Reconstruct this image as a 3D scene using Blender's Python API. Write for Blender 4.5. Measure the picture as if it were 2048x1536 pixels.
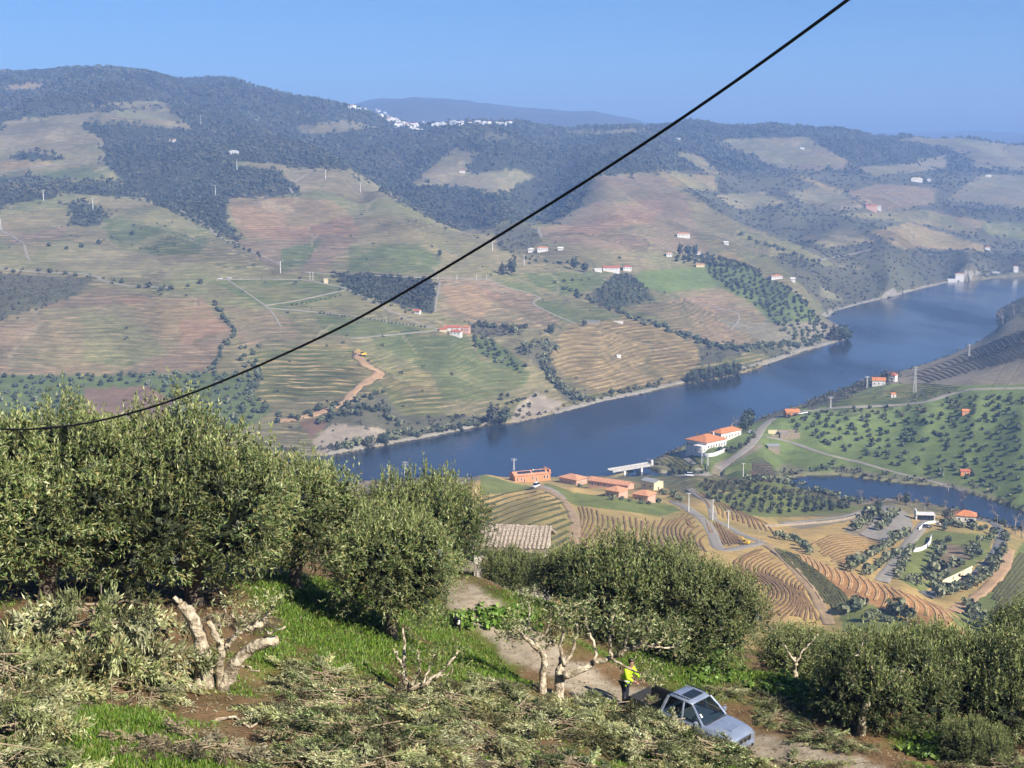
import bpy, bmesh, math, random
import numpy as np
from mathutils import Vector, Matrix
R = math.radians
rng = np.random.default_rng(7)
random.seed(7)
for o in list(bpy.data.objects):
    bpy.data.objects.remove(o)
scene = bpy.context.scene
C = scene.collection

# ------------------------------------------------------------------ camera
F = 2800.0                       # focal length in pixels of a 2048 wide frame
EYE = 190.0                      # height above the river, metres
PITCH = math.atan((768 - 320) / F)
cam_d = bpy.data.cameras.new('camera')
cam_d.sensor_width = 36.0
cam_d.lens = 36.0 * F / 2048.0
cam_d.clip_start = 0.3
cam_d.clip_end = 60000
cam = bpy.data.objects.new('camera', cam_d)
C.objects.link(cam)
cam.location = (0, 0, EYE)
cam.rotation_euler = (math.pi / 2 - PITCH, 0, 0)
scene.camera = cam
scene.render.resolution_x, scene.render.resolution_y = 1024, 768

# ------------------------------------------------------------------ light
SUN_EL = R(37)
SUN_DIR = Vector((0.70, -0.72, 0)).normalized() * math.cos(SUN_EL) + Vector((0, 0, math.sin(SUN_EL)))
world = bpy.data.worlds.new('World')
scene.world = world
world.use_nodes = True
wn, wl = world.node_tree.nodes, world.node_tree.links
wn.clear()
w_out = wn.new('ShaderNodeOutputWorld')
w_bg = wn.new('ShaderNodeBackground')
w_sky = wn.new('ShaderNodeTexSky')
w_sky.sky_type = 'NISHITA'
w_sky.sun_disc = False
w_sky.sun_elevation = SUN_EL
w_sky.sun_rotation = math.atan2(SUN_DIR.x, SUN_DIR.y)
w_sky.altitude = 2500
w_sky.air_density = 1.0
w_sky.dust_density = 0.35
w_sky.ozone_density = 6.0
w_hs = wn.new('ShaderNodeHueSaturation')
w_hs.inputs['Saturation'].default_value = 1.12
w_mul = wn.new('ShaderNodeMix'); w_mul.data_type = 'RGBA'; w_mul.blend_type = 'MULTIPLY'; w_mul.inputs[0].default_value = 1.0
w_mul.inputs[7].default_value = (0.90, 0.93, 1.0, 1)
wl.new(w_sky.outputs[0], w_mul.inputs[6])
wl.new(w_mul.outputs[2], w_hs.inputs['Color'])
wl.new(w_hs.outputs[0], w_bg.inputs['Color'])
w_bg.inputs['Strength'].default_value = 0.064
wl.new(w_bg.outputs[0], w_out.inputs['Surface'])
sun_d = bpy.data.lights.new('sun', 'SUN')
sun_d.energy = 5.0
sun_d.angle = R(0.53)
sun_d.color = (1.0, 0.93, 0.82)
sun = bpy.data.objects.new('sun', sun_d)
C.objects.link(sun)
sun.rotation_euler = (-SUN_DIR).to_track_quat('-Z', 'Y').to_euler()
sun.location = (0, 0, 400)
vs = scene.view_settings
vs.view_transform = 'Standard'
vs.look = 'None'
vs.gamma = 1.0
vs.use_curve_mapping = False
vs.exposure = 1.0
cy = scene.cycles
cy.use_denoising = True
cy.use_light_tree = False
cy.max_bounces = 5
cy.diffuse_bounces = 2
cy.glossy_bounces = 2
cy.transmission_bounces = 4
cy.transparent_max_bounces = 6
cy.volume_bounces = 0
cy.use_adaptive_sampling = True
cy.adaptive_threshold = 0.02
cy.caustics_reflective = cy.caustics_refractive = False

# ------------------------------------------------------------------ picture measurements -> place
CP, SP = math.cos(PITCH), math.sin(PITCH)
def pix_us(px, py):
    """measured pixel -> (x/y, (z-eye)/y) of its sight line; metres come from the distance y"""
    px, py = np.asarray(px, float), np.asarray(py, float)
    xc, yc = (px - 1024) / F, (768 - py) / F
    dy = CP + yc * SP
    return xc / dy, (-SP + yc * CP) / dy
def us_pix(u, s):
    dy = 1.0 / (CP - s * SP)      # ray (u,1,s): forward part CP - s*SP
    return 1024 + F * u * dy, 768 - F * (SP + s * CP) * dy
def at(px, py, d):
    u, s = pix_us(px, py)
    return Vector((float(u) * d, d, EYE + float(s) * d))
def water_dist(px, py, z=0.0):
    u, s = pix_us(px, py)
    return (z - EYE) / s

# ------------------------------------------------------------------ noise helpers
def vnoise(x, y, seed=0):
    xi, yi = np.floor(x).astype(np.int64), np.floor(y).astype(np.int64)
    fx, fy = x - xi, y - yi
    fx, fy = fx * fx * (3 - 2 * fx), fy * fy * (3 - 2 * fy)
    def h(a, b):
        n = (a * 374761393 + b * 668265263 + seed * 974634777) & 0xffffffff
        n = ((n ^ (n >> 13)) * 1274126177) & 0xffffffff
        return ((n ^ (n >> 16)) & 0xffff) / 65535.0 * 2 - 1
    a, b, c, d = h(xi, yi), h(xi + 1, yi), h(xi, yi + 1), h(xi + 1, yi + 1)
    return (a * (1 - fx) + b * fx) * (1 - fy) + (c * (1 - fx) + d * fx) * fy
def fbm(x, y, octaves=4, seed=0):
    t, a = 0, 1.0
    for k in range(octaves):
        t = t + a * vnoise(x * 2 ** k, y * 2 ** k, seed + k)
        a *= 0.5
    return t
def sstep(a, b, x):
    t = np.clip((x - a) / (b - a), 0, 1)
    return t * t * (3 - 2 * t)

# ------------------------------------------------------------------ object helpers
def tag(o, label=None, cat=None, group=None, kind=None):
    if label: o['label'] = label
    if cat: o['category'] = cat
    if group: o['group'] = group
    if kind: o['kind'] = kind
    return o
def empty(name, loc=(0, 0, 0), rz=0.0):
    o = bpy.data.objects.new(name, None)
    C.objects.link(o)
    o.location = loc
    o.rotation_euler = (0, 0, rz)
    o.empty_display_size = 0.5
    return o
def np_mesh(name, verts, faces, mat=None, smooth=False, mats=None):
    """faces: int array (n,3) or (n,4)"""
    me = bpy.data.meshes.new(name)
    verts = np.ascontiguousarray(verts, dtype=np.float32)
    faces = np.ascontiguousarray(faces, dtype=np.int32)
    n, k = faces.shape
    me.vertices.add(len(verts))
    me.vertices.foreach_set('co', verts.ravel())
    me.loops.add(n * k)
    me.loops.foreach_set('vertex_index', faces.ravel())
    me.polygons.add(n)
    me.polygons.foreach_set('loop_start', np.arange(0, n * k, k, dtype=np.int32))
    if smooth:
        me.polygons.foreach_set('use_smooth', np.ones(n, dtype=bool))
    if mat is not None:
        me.materials.append(mat)
    me.update(calc_edges=True)
    return me
def link(name, me, parent=None, loc=None):
    o = bpy.data.objects.new(name, me)
    C.objects.link(o)
    if parent is not None:
        o.parent = parent
    if loc is not None:
        o.location = loc
    return o
def copy_tree(o, parent=None):
    c = o.copy()
    C.objects.link(c)
    c.parent = parent
    for ch in [k for k in C.objects if k.parent == o] if False else list(o.children):
        copy_tree(ch, c)
    return c
def vcol(me, cols, name='col'):
    a = me.color_attributes.new(name, 'FLOAT_COLOR', 'POINT')
    c = np.ones((len(me.vertices), 4), dtype=np.float32)
    c[:, :cols.shape[1]] = cols
    a.data.foreach_set('color', c.ravel())
def vfloat(me, vals, name):
    a = me.attributes.new(name, 'FLOAT', 'POINT')
    a.data.foreach_set('value', np.ascontiguousarray(vals, dtype=np.float32).ravel())

class MB:
    """collects simple shapes, builds ONE mesh object"""
    def __init__(self):
        self.v, self.f = [], []
    def add(self, vs, fs):
        b = len(self.v)
        self.v += [tuple(p) for p in vs]
        self.f += [tuple(i + b for i in f) for f in fs]
        return self
    def box(self, x0, x1, y0, y1, z0, z1, M=None):
        vs = [(x, y, z) for x in (x0, x1) for y in (y0, y1) for z in (z0, z1)]
        if M is not None:
            vs = [M @ Vector(p) for p in vs]
        return self.add(vs, [(0, 1, 3, 2), (4, 6, 7, 5), (0, 4, 5, 1), (2, 3, 7, 6), (0, 2, 6, 4), (1, 5, 7, 3)])
    def tube(self, pts, radii, n=8, cap=True):
        pts = [Vector(p) for p in pts]
        rings = []
        ref = Vector((0.13, 0.21, 1)).normalized()
        for i, p in enumerate(pts):
            d = (pts[min(i + 1, len(pts) - 1)] - pts[max(i - 1, 0)]).normalized()
            a = d.cross(ref)
            if a.length < 1e-3:
                a = d.cross(Vector((1, 0, 0)))
            a.normalize()
            b = d.cross(a).normalized()
            r = radii[i] if hasattr(radii, '__len__') else radii
            rings.append([p + (a * math.cos(2 * math.pi * k / n) + b * math.sin(2 * math.pi * k / n)) * r for k in range(n)])
        vs = [q for r_ in rings for q in r_]
        fs = []
        for i in range(len(pts) - 1):
            for k in range(n):
                fs.append((i * n + k, i * n + (k + 1) % n, (i + 1) * n + (k + 1) % n, (i + 1) * n + k))
        if cap:
            fs.append(tuple(range(n - 1, -1, -1)))
            fs.append(tuple((len(pts) - 1) * n + k for k in range(n)))
        return self.add(vs, fs)
    def mesh(self, name, mat=None, smooth=False):
        me = bpy.data.meshes.new(name)
        me.from_pydata(self.v, [], self.f)
        if mat is not None:
            me.materials.append(mat)
        if smooth:
            me.polygons.foreach_set('use_smooth', [True] * len(me.polygons))
        me.update()
        bm = bmesh.new()
        bm.from_mesh(me)
        bmesh.ops.recalc_face_normals(bm, faces=bm.faces)
        bm.to_mesh(me)
        bm.free()
        return me
    def build(self, name, mat=None, parent=None, smooth=False):
        return link(name, self.mesh(name, mat, smooth), parent)

# ------------------------------------------------------------------ materials
def new_mat(name):
    m = bpy.data.materials.new(name)
    m.use_nodes = True
    nt = m.node_tree
    b = nt.nodes['Principled BSDF']
    return m, nt, b
def N(nt, t, **kw):
    n = nt.nodes.new(t)
    for k, v in kw.items():
        if k in n.inputs:
            n.inputs[k].default_value = v
        else:
            setattr(n, k, v)
    return n
def mixc(nt, a, b, fac, mode='MIX'):
    n = nt.nodes.new('ShaderNodeMix')
    n.data_type = 'RGBA'
    n.blend_type = mode
    n.clamp_factor = True
    for val, idx in ((fac, 0), (a, 6), (b, 7)):
        if hasattr(val, 'node'):
            nt.links.new(val, n.inputs[idx])
        elif idx == 0:
            n.inputs[0].default_value = val
        else:
            n.inputs[idx].default_value = (*val, 1) if len(val) == 3 else val
    return n.outputs[2]
def mth(nt, op, a, b=None, c=None):
    n = nt.nodes.new('ShaderNodeMath')
    n.operation = op
    for i, v in enumerate((a, b, c)):
        if v is None:
            continue
        if hasattr(v, 'node'):
            nt.links.new(v, n.inputs[i])
        else:
            n.inputs[i].default_value = v
    return n.outputs[0]
def noise_fac(nt, scale, detail=4, rough=0.55, vec=None, lo=0.35, hi=0.65):
    n = N(nt, 'ShaderNodeTexNoise', Scale=scale, Detail=detail, Roughness=rough)
    if vec is not None:
        nt.links.new(vec, n.inputs['Vector'])
    r = N(nt, 'ShaderNodeMapRange')
    r.inputs[1].default_value, r.inputs[2].default_value = lo, hi
    nt.links.new(n.outputs['Fac'], r.inputs[0])
    return r.outputs[0]
def coords(nt, kind='Object'):
    return nt.nodes.new('ShaderNodeTexCoord').outputs[kind]
def simple_mat(name, col, rough=0.8, var=0.25, scale=3.0, metallic=0.0, col2=None, bump=0.0, spec=0.3):
    m, nt, b = new_mat(name)
    f = noise_fac(nt, scale, vec=coords(nt))
    c2 = col2 or tuple(max(0, c * (1 - var)) for c in col)
    out = mixc(nt, c2, col, f)
    nt.links.new(out, b.inputs['Base Color'])
    b.inputs['Roughness'].default_value = rough
    b.inputs['Metallic'].default_value = metallic
    b.inputs['Specular IOR Level'].default_value = spec
    if bump:
        bp = N(nt, 'ShaderNodeBump', Strength=bump, Distance=0.05)
        nt.links.new(f, bp.inputs['Height'])
        nt.links.new(bp.outputs[0], b.inputs['Normal'])
    return m
def leaf_mat(name, tint=(1, 1, 1), rough=0.55, trans=0.0):
    """colour from the mesh's own leaf colours"""
    m, nt, b = new_mat(name)
    a = N(nt, 'ShaderNodeAttribute', attribute_name='col')
    out = mixc(nt, a.outputs['Color'], (*tint,), 1.0, 'MULTIPLY')
    nt.links.new(out, b.inputs['Base Color'])
    b.inputs['Roughness'].default_value = rough
    b.inputs['Specular IOR Level'].default_value = 0.25
    if trans:
        tr = N(nt, 'ShaderNodeBsdfTranslucent')
        nt.links.new(out, tr.inputs['Color'])
        mx = N(nt, 'ShaderNodeMixShader')
        mx.inputs[0].default_value = trans
        nt.links.new(b.outputs[0], mx.inputs[1])
        nt.links.new(tr.outputs[0], mx.inputs[2])
        nt.links.new(mx.outputs[0], nt.nodes['Material Output'].inputs['Surface'])
    return m

# ================================================================== TERRAIN
def tps_fit(P, v, lam):
    n = len(P)
    d2 = ((P[:, None, :] - P[None, :, :]) ** 2).sum(2)
    K = 0.5 * d2 * np.log(d2 + 1e-12) + np.eye(n) * lam
    Q = np.hstack([np.ones((n, 1)), P])
    A = np.zeros((n + 3, n + 3))
    A[:n, :n], A[:n, n:], A[n:, :n] = K, Q, Q.T
    return np.linalg.solve(A, np.concatenate([v, np.zeros(3)]))
def tps_eval(P, w, X):
    out = np.empty(len(X))
    for i in range(0, len(X), 20000):
        x = X[i:i + 20000]
        d2 = ((x[:, None, 0] - P[None, :, 0]) ** 2 + (x[:, None, 1] - P[None, :, 1]) ** 2)
        out[i:i + 20000] = (0.5 * d2 * np.log(d2 + 1e-12)) @ w[:len(P)] + w[len(P)] + x @ w[len(P) + 1:]
    return out

def in_poly(p, x, y):
    r = np.zeros(x.shape, bool)
    n = len(p)
    for i in range(n):
        x0, y0 = p[i]; x1, y1 = p[(i + 1) % n]
        if y0 == y1:
            continue
        c = (y0 > y) != (y1 > y)
        r ^= c & (x < (x1 - x0) * (y - y0) / (y1 - y0) + x0)
    return r

# --- near hillside: measured (px, py, distance)
NEAR = [(0,1530,25.2),(300,1530,26),(600,1530,27.7),(900,1530,30.2),(1200,1530,34.4),(1500,1536,39.5),(1700,1530,43.5),(2040,1530,45.5),
 (0,1380,30),(200,1400,30.6),(430,1390,33.2),(620,1400,34.5),(800,1400,37),(1000,1400,40.5),(1120,1400,43.5),(1240,1405,46.8),(1320,1440,46.8),(1420,1470,46.0),(1500,1480,45.6),(1600,1505,44.6),
 (1330,1395,48.6),(1450,1420,48.0),(1560,1455,46.8),
 (940,1215,55),(1000,1200,57),(1000,1260,53.5),(1040,1290,52.3),(1100,1260,54.2),(1150,1370,48.8),(1200,1340,50.5),(900,1240,52),(960,1320,48.5),(1060,1360,47.5),
 (600,1230,43.5),(560,1180,46.5),(700,1200,47),(700,1290,41),(790,1270,43.8),(900,1300,46),(640,1330,37.5),(860,1370,41),
 (300,1195,42.5),(30,1205,40.5),(150,1260,37),(400,1230,41),(0,1150,45),(300,1150,47),(560,1130,52),(100,1330,33),(700,1150,55),
 (1100,1200,59),(1020,1165,70),(940,1165,68),(1080,1160,72),(1180,1240,60),(880,1170,64),
 (1450,1370,52),(1540,1338,52.5),(1600,1364,51),(1680,1408,49.5),(1500,1400,49),(1580,1446,47.6),(1650,1476,46.6),(1720,1478,46.2),(1860,1500,46),(1900,1480,48),(2040,1470,49),(1800,1462,53),(1700,1425,56),(1560,1352,59),(1480,1345,60),(1400,1335,60),(2040,1400,56),(1300,1280,60)]
def near_xyz(p):
    return at(*p)
nP = np.array([[a.x, a.y] for a in map(near_xyz, NEAR)])
nZ = np.array([a.z for a in map(near_xyz, NEAR)])
nW = tps_fit(nP / 20.0, nZ, 0.015)

# --- valley and hills: (px, py, distance)
FARP = [  # falling ground below the near terrace (hidden behind it)
 (0,1250,100),(300,1250,100),(600,1240,100),(850,1230,100),(1020,1215,100),(1200,1300,95),(1400,1380,92),(1600,1430,90),(1800,1450,90),(2048,1460,90),
 (-300,1250,100),(2350,1460,90),
 (0,1150,220),(300,1150,220),(600,1130,220),(850,1130,230),(1050,1180,230),(1250,1200,230),(1450,1290,220),(1650,1340,220),(1850,1350,220),(2048,1350,220),
 (0,1080,400),(400,1070,400),(700,1050,450),(900,1090,430),(1050,1150,400),(1150,1150,420),(1300,1150,420),(1450,1210,400),(1560,1270,380),(1680,1290,380),(1800,1290,370),(2048,1300,370),
 # spur with the terraced vineyard
 (-200,1000,700),(0,1000,700),(350,1000,700),(640,1010,660),(720,990,680),(850,965,690),(960,950,690),(1010,962,670),(1075,968,655),(1150,974,655),(1230,985,655),(1300,998,655),(1350,995,690),
 (1000,1010,615),(960,1060,545),(960,1110,490),(1060,990,630),(1150,1005,618),(1250,1028,590),(1150,1130,470),(1140,1060,540),(1060,1060,535),(1060,1120,480),(1300,1080,535),(1430,1095,520),(1390,1040,590),(1410,1000,650),(1500,1085,540),(1540,1090,535),
 (1200,1100,505),(1480,1150,470),(1560,1150,475),(1620,1180,455),(1650,1240,420),(1520,1220,430),(1720,1240,415),(1800,1255,410),
 (1600,1105,520),(1660,1130,495),(1720,1165,465),(1800,1195,440),(1900,1240,415),(1840,1215,430),(1760,1215,430),
 (1560,1045,630),(1650,1060,605),(1700,1030,665),(1780,1050,640),(1740,1085,590),(1800,1100,570),(1650,1095,545),(1700,1120,525),(1780,1160,495),(1860,1100,580),(1930,1042,680),(1990,1085,610),(1960,1150,530),(1860,1187,500),(1900,1160,520),(2040,1170,520),(2048,1240,450),(1950,1265,425),(1820,1150,510),
 (1450,1040,610),(1460,990,690),(1400,962,745),(1480,955,765),(1560,990,710),(1560,968,765),(1650,1018,695),(1700,1012,712),(1790,1010,715),(1860,1030,700),(1760,1030,672),
 # hidden fall to the river behind the spur
 (0,1000,790),(400,1000,790),(700,992,780),(900,985,765),(1050,985,740),(1150,985,745),(1250,975,780),
 # right bank: fields, orchard
 (1340,935,853),(1380,915,872),(1425,893,870),(1480,872,905),(1440,945,826),(1520,880,885),(1500,915,845),(1560,850,930),(1600,828,965),(1560,940,850),(1640,870,905),(1700,820,960),(1770,772,1060),(1720,785,1040),(1840,805,970),(1880,778,1010),(2048,778,960),(1750,900,880),(1850,850,900),(1700,940,848),(1850,930,848),(1950,900,855),(2048,900,830),(2048,960,785),(1950,965,804),
 (2048,840,870),(1950,830,900),(1900,745,1150),(1820,757,1150),(1960,735,1140),(2048,700,1150),(2000,690,1260),(2048,650,1330),(2040,615,1560),(2048,600,1620),(2010,640,1480),(2200,600,1300),(2250,700,1100),(2250,850,850),(2250,1000,700),
 # far side: left column
 (0,830,965),(0,800,990),(0,740,1050),(0,700,1090),(0,650,1145),(0,600,1210),(0,550,1300),(0,480,1480),(0,400,1750),(0,350,1960),(0,260,2500),(0,200,2850),(0,150,3200),(0,185,4200),(-250,160,3200),(-250,500,1450),(-250,800,990),(-250,300,2200),
 (150,820,970),(150,700,1085),(180,600,1210),(150,540,1320),(150,450,1580),(150,330,2080),(130,240,2550),(190,135,3250),(190,190,4400),
 (300,800,985),(300,720,1060),(330,650,1130),(330,590,1220),(300,560,1290),(300,480,1490),(300,400,1780),(300,330,2150),(330,250,2650),(320,205,2900),(300,145,3300),(300,190,4400),
 (450,840,950),(450,760,1020),(460,660,1120),(440,600,1210),(450,540,1330),(450,470,1520),(470,420,1680),(430,330,2120),(450,250,2750),(450,163,3350),(450,200,4400),
 (620,850,945),(600,790,1000),(600,700,1095),(600,620,1200),(600,552,1330),(600,470,1560),(560,395,1820),(620,345,2080),(590,275,2700),(600,198,3400),(600,235,4400),
 (760,860,955),(740,800,990),(740,740,1045),(740,660,1155),(740,600,1250),(760,555,1345),(760,490,1560),(720,400,1900),(740,310,2650),(700,215,3500),(700,250,4500),
 (900,840,995),(880,790,1035),(900,700,1120),(900,660,1200),(900,600,1300),(900,555,1400),(900,500,1560),(860,370,2350),(920,320,2650),(840,255,3500),(900,245,3700),(900,290,4700),
 (1060,800,1075),(1000,760,1095),(1050,700,1150),(1060,720,1125),(1050,640,1270),(1060,580,1400),(1040,540,1500),(1020,490,1680),(1030,420,2100),(1030,350,2600),(1060,290,3100),(1040,250,3700),(1040,290,4700),
 (1200,740,1160),(1200,690,1210),(1180,640,1300),(1180,600,1400),(1220,545,1560),(1170,480,1760),(1250,440,1960),(1280,360,2350),(1150,400,2200),(1180,310,2950),(1200,250,3700),(1200,290,4700),
 (1360,720,1250),(1360,680,1310),(1330,600,1440),(1350,550,1590),(1400,500,1790),(1400,440,2050),(1400,390,2300),(1390,330,3000),(1390,290,3350),(1390,240,3750),(1390,285,4800),
 (1520,690,1350),(1500,640,1440),(1480,590,1520),(1520,540,1700),(1520,480,1960),(1560,430,2500),(1540,370,2950),(1540,310,3350),(1540,254,3750),(1540,295,4800),
 (1620,660,1480),(1600,600,1560),(1620,550,1760),(1660,500,2120),(1700,450,2450),(1700,390,2850),(1680,330,3250),(1680,264,3900),(1680,300,4900),
 (1780,560,1980),(1800,520,2150),(1820,470,2450),(1830,410,2850),(1830,360,3250),(1820,310,3750),(1820,277,4200),(1820,300,5200),
 (1950,530,2220),(1950,480,2500),(1950,420,2900),(1950,370,3350),(1950,310,3950),(1950,277,4400),(1950,310,5200),
 (2048,520,2350),(2048,450,2750),(2048,380,3350),(2048,325,3950),(2048,290,4500),(2048,310,5300),(2300,480,2400),(2300,300,4400),(2300,320,5300),
 # spurs that hide the gullies behind them
 (690,338,2050),(760,372,1950),(830,418,1850),(900,452,1780),(960,462,1750),(700,352,2250),(770,394,2150),(840,440,2050),(900,470,1950),(960,480,1900),(720,326,2550),(800,372,2420),(880,418,2280),(950,445,2180),
 (1180,360,2300),(1160,410,2180),(1085,452,2000),(1150,372,2480),(1120,425,2330),(1050,462,2120),(1120,365,2700),(1060,425,2420),
 (1380,385,2300),(1450,432,2150),(1540,475,1990),(1640,525,1850),(1400,410,2480),(1470,455,2330),(1560,498,2160),(1655,542,1990),(1440,400,2680),(1520,440,2520),(1610,475,2350),
 # distant mountain, horizon
 (300,260,7500),(600,240,7500),(700,212,7600),(760,202,7600),(820,197,7600),(880,199,7600),(950,207,7600),(1040,221,7600),(1150,226,7600),(1200,227,7600),(1260,240,7600),(1300,255,7600),(1400,275,7600),(1600,290,7600),(2048,300,7600),(0,265,7500),
 (850,235,10500),(1200,255,10500),(0,280,14000),(400,275,14000),(900,278,14000),(1400,272,14000),(1700,268,14000),(1850,265,14000),(1950,264,14000),(2048,270,14000),(2300,270,14000),(-300,270,14000),(0,290,17000),(1024,290,17000),(2048,290,17000)]
SHORE_FAR = [(-250,925),(0,922),(300,918),(500,915),(650,912),(700,904),(760,893),(800,885),(880,870),(960,853),(1030,846),(1100,830),(1150,818),(1200,803),(1280,788),(1370,768),(1440,757),(1500,742),(1560,720),(1610,703),(1660,688),(1700,677),(1698,662),(1672,648),(1650,636),(1668,622),(1720,608),(1800,588),(1860,573),(1900,564),(1960,559),(2048,552),(2300,545)]
SHORE_NEAR = [(-250,972),(0,970),(300,970),(600,968),(690,966),(760,962),(850,958),(950,955),(1050,955),(1150,955),(1220,952),(1290,932),(1310,918),(1350,902),(1400,872),(1450,858),(1500,848),(1560,824),(1600,812),(1640,796),(1690,778),(1740,760),(1800,743),(1850,728),(1900,711),(1960,683),(1998,660),(1990,640),(1995,622),(2048,598),(2300,570)]
TRIB_NEAR = [(1590,974),(1620,982),(1660,992),(1700,1001),(1740,1003),(1800,1002),(1850,1008),(1900,1018),(1960,1036),(2040,1058),(2250,1110)]
TRIB_FAR = [(1565,958),(1620,951),(1670,951),(1720,956),(1790,966),(1850,970),(1900,975),(1960,994),(2048,1022),(2250,1080)]
TRIB_HID_FAR = [(1290,933),(1320,945),(1380,952),(1450,957),(1530,958)]      # channel behind the olive grove
TRIB_HID_NEAR = [(1230,957),(1280,960),(1350,966),(1450,970),(1530,973)]
pts = [(px, py, d) for px, py, d in FARP]
def dens(l, step=38.0):
    out = []
    for (x0, y0), (x1, y1) in zip(l[:-1], l[1:]):
        n = max(1, int(math.hypot(x1 - x0, (y1 - y0) * 2) / step))
        out += [(x0 + (x1 - x0) * k / n, y0 + (y1 - y0) * k / n) for k in range(n)]
    return out + [l[-1]]
def wpt(l, z):
    for px, py in dens(l):
        d = float(water_dist(px, py, 0.0))
        u, s = pix_us(px, py)
        pts.append((px, us_pix(u, (z - EYE) / d)[1], d))
wpt(SHORE_FAR, 0.7); wpt(SHORE_NEAR, 0.7); wpt(TRIB_NEAR, 0.7); wpt(TRIB_FAR, 0.7)
arr = np.array(pts, float)
uu, ss = pix_us(arr[:, 0], arr[:, 1])
fP = np.stack([uu * F / 450.0, np.log(arr[:, 2])], 1)
fW = tps_fit(fP, ss * F, 0.0012)

# --- the sheet: columns by bearing, rows by distance
ucols = np.concatenate([-np.geomspace(2.6, 0.44, 14), np.linspace(-0.42, 0.42, 470), np.geomspace(0.44, 2.6, 14)])
yrows = np.concatenate([np.linspace(1.5, 22, 12, endpoint=False), np.linspace(22, 80, 130, endpoint=False), np.geomspace(80, 385, 32, endpoint=False),
                        np.geomspace(385, 1010, 250, endpoint=False), np.geomspace(1010, 4500, 290, endpoint=False), np.geomspace(4500, 16500, 50)])
NR, NC = len(yrows), len(ucols)
U, Y = np.meshgrid(ucols, yrows)
X = U * Y
def softclip(u, m=0.44):
    return np.clip(u, -m, m)
S_far = tps_eval(fP, fW, np.stack([softclip(U).ravel() * F / 450.0, np.log(np.maximum(Y, 85)).ravel()], 1)).reshape(U.shape) / F
Z_far = EYE + S_far * Y
xn = np.clip(softclip(U) * Y, -30, 30); yn = np.clip(Y, 24, 85)
Z_near = tps_eval(nP / 20.0, nW, np.stack([xn.ravel(), yn.ravel()], 1) / 20.0).reshape(U.shape)
foot = np.clip((Y - 1.5) / 22.5, 0, 1)
Z_near = np.where(Y < 24, (EYE - 1.75) * (1 - foot) + Z_near * foot, Z_near)
wb = sstep(58, 92, Y + 8 * (X > 0) * sstep(2, 10, X) * 0)
Zt = Z_near * (1 - wb) + Z_far * wb
# relief: gullies and hummocks on the hills, small lumps near
away = sstep(950, 1150, Y) * sstep(4, 45, Zt)
hill = fbm(X / 420.0, Y / 420.0, 5, 3) * 16.0 + (0.45 - np.abs(fbm((X + .5 * Y) / 240.0 + 7, (Y - .5 * X) / 420.0, 3, 11))) * 30.0
away = away * (1 - .65 * sstep(2700, 3250, Y))
Zt = Zt + away * hill * np.clip(Y / 2600.0, 0.35, 1.5)
Zt = Zt + sstep(2200, 3200, Y) * fbm(X / 90.0, Y / 90.0, 3, 21) * 2.5
mid = sstep(120, 400, Y) * (1 - sstep(950, 1100, Y))
Zt = Zt + mid * sstep(1.5, 9, Zt) * fbm(X / 45.0, Y / 45.0, 3, 31) * 1.0
# the two rivers cut their beds into the land
def on_water(l):
    return [(float(pix_us(px, py)[0] * water_dist(px, py)), float(water_dist(px, py))) for px, py in l]
bed = np.zeros(Y.shape, bool)
zone = (Y > 640) & (Y < 2700)
for poly in (on_water(SHORE_FAR) + on_water(SHORE_NEAR)[::-1], on_water(TRIB_HID_FAR + TRIB_FAR) + on_water(TRIB_HID_NEAR + TRIB_NEAR)[::-1]):
    bed[zone] |= in_poly(poly, X[zone], Y[zone])
Zt = np.where(bed, np.minimum(Zt, -2.5), np.where(zone, np.maximum(Zt, 0.9), Zt))
nearm = 1 - sstep(70, 100, Y)
Zt = Zt + nearm * (fbm(X / 2.2, Y / 2.2, 3, 41) * 0.14 + fbm(X / 0.5, Y / 0.5, 2, 43) * 0.035)
S = (Zt - EYE) / Y
PX, PY = us_pix(U, S)

def _cell(x, y):
    fj = np.interp(x / np.maximum(y, 1e-3), ucols, np.arange(NC)); fi = np.interp(y, yrows, np.arange(NR))
    j = np.clip(fj.astype(int), 0, NC - 2); i = np.clip(fi.astype(int), 0, NR - 2)
    return i, j, fi - i, fj - j
def height(x, y):
    x, y = np.asarray(x, float), np.asarray(y, float)
    i, j, a, b = _cell(x, y)
    return (Zt[i, j] * (1 - b) + Zt[i, j + 1] * b) * (1 - a) + (Zt[i + 1, j] * (1 - b) + Zt[i + 1, j + 1] * b) * a
def ground(px, py, ymin=0.0):
    """where the sight line of a measured picture point first meets the land: returns x, y, z"""
    u, s = pix_us(px, py)
    u, s = float(u), float(s)
    fj = float(np.interp(u, ucols, np.arange(NC))); j = min(int(fj), NC - 2); b = fj - j
    col = S[:, j] * (1 - b) + S[:, j + 1] * b
    ok = np.nonzero((col[1:] >= s) & (col[:-1] < s) & (yrows[1:] > max(ymin, 22.0)))[0]
    if len(ok) == 0:
        k = int(np.argmax(np.where((yrows > ymin) & (yrows < 5000), col, -9)))
        d = yrows[k]
    else:
        k = ok[0]
        a = (s - col[k]) / (col[k + 1] - col[k])
        d = yrows[k] * (1 - a) + yrows[k + 1] * a
    return Vector((u * d, d, float(height(u * d, d))))
def gz(x, y):
    return float(height(x, y))

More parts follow.
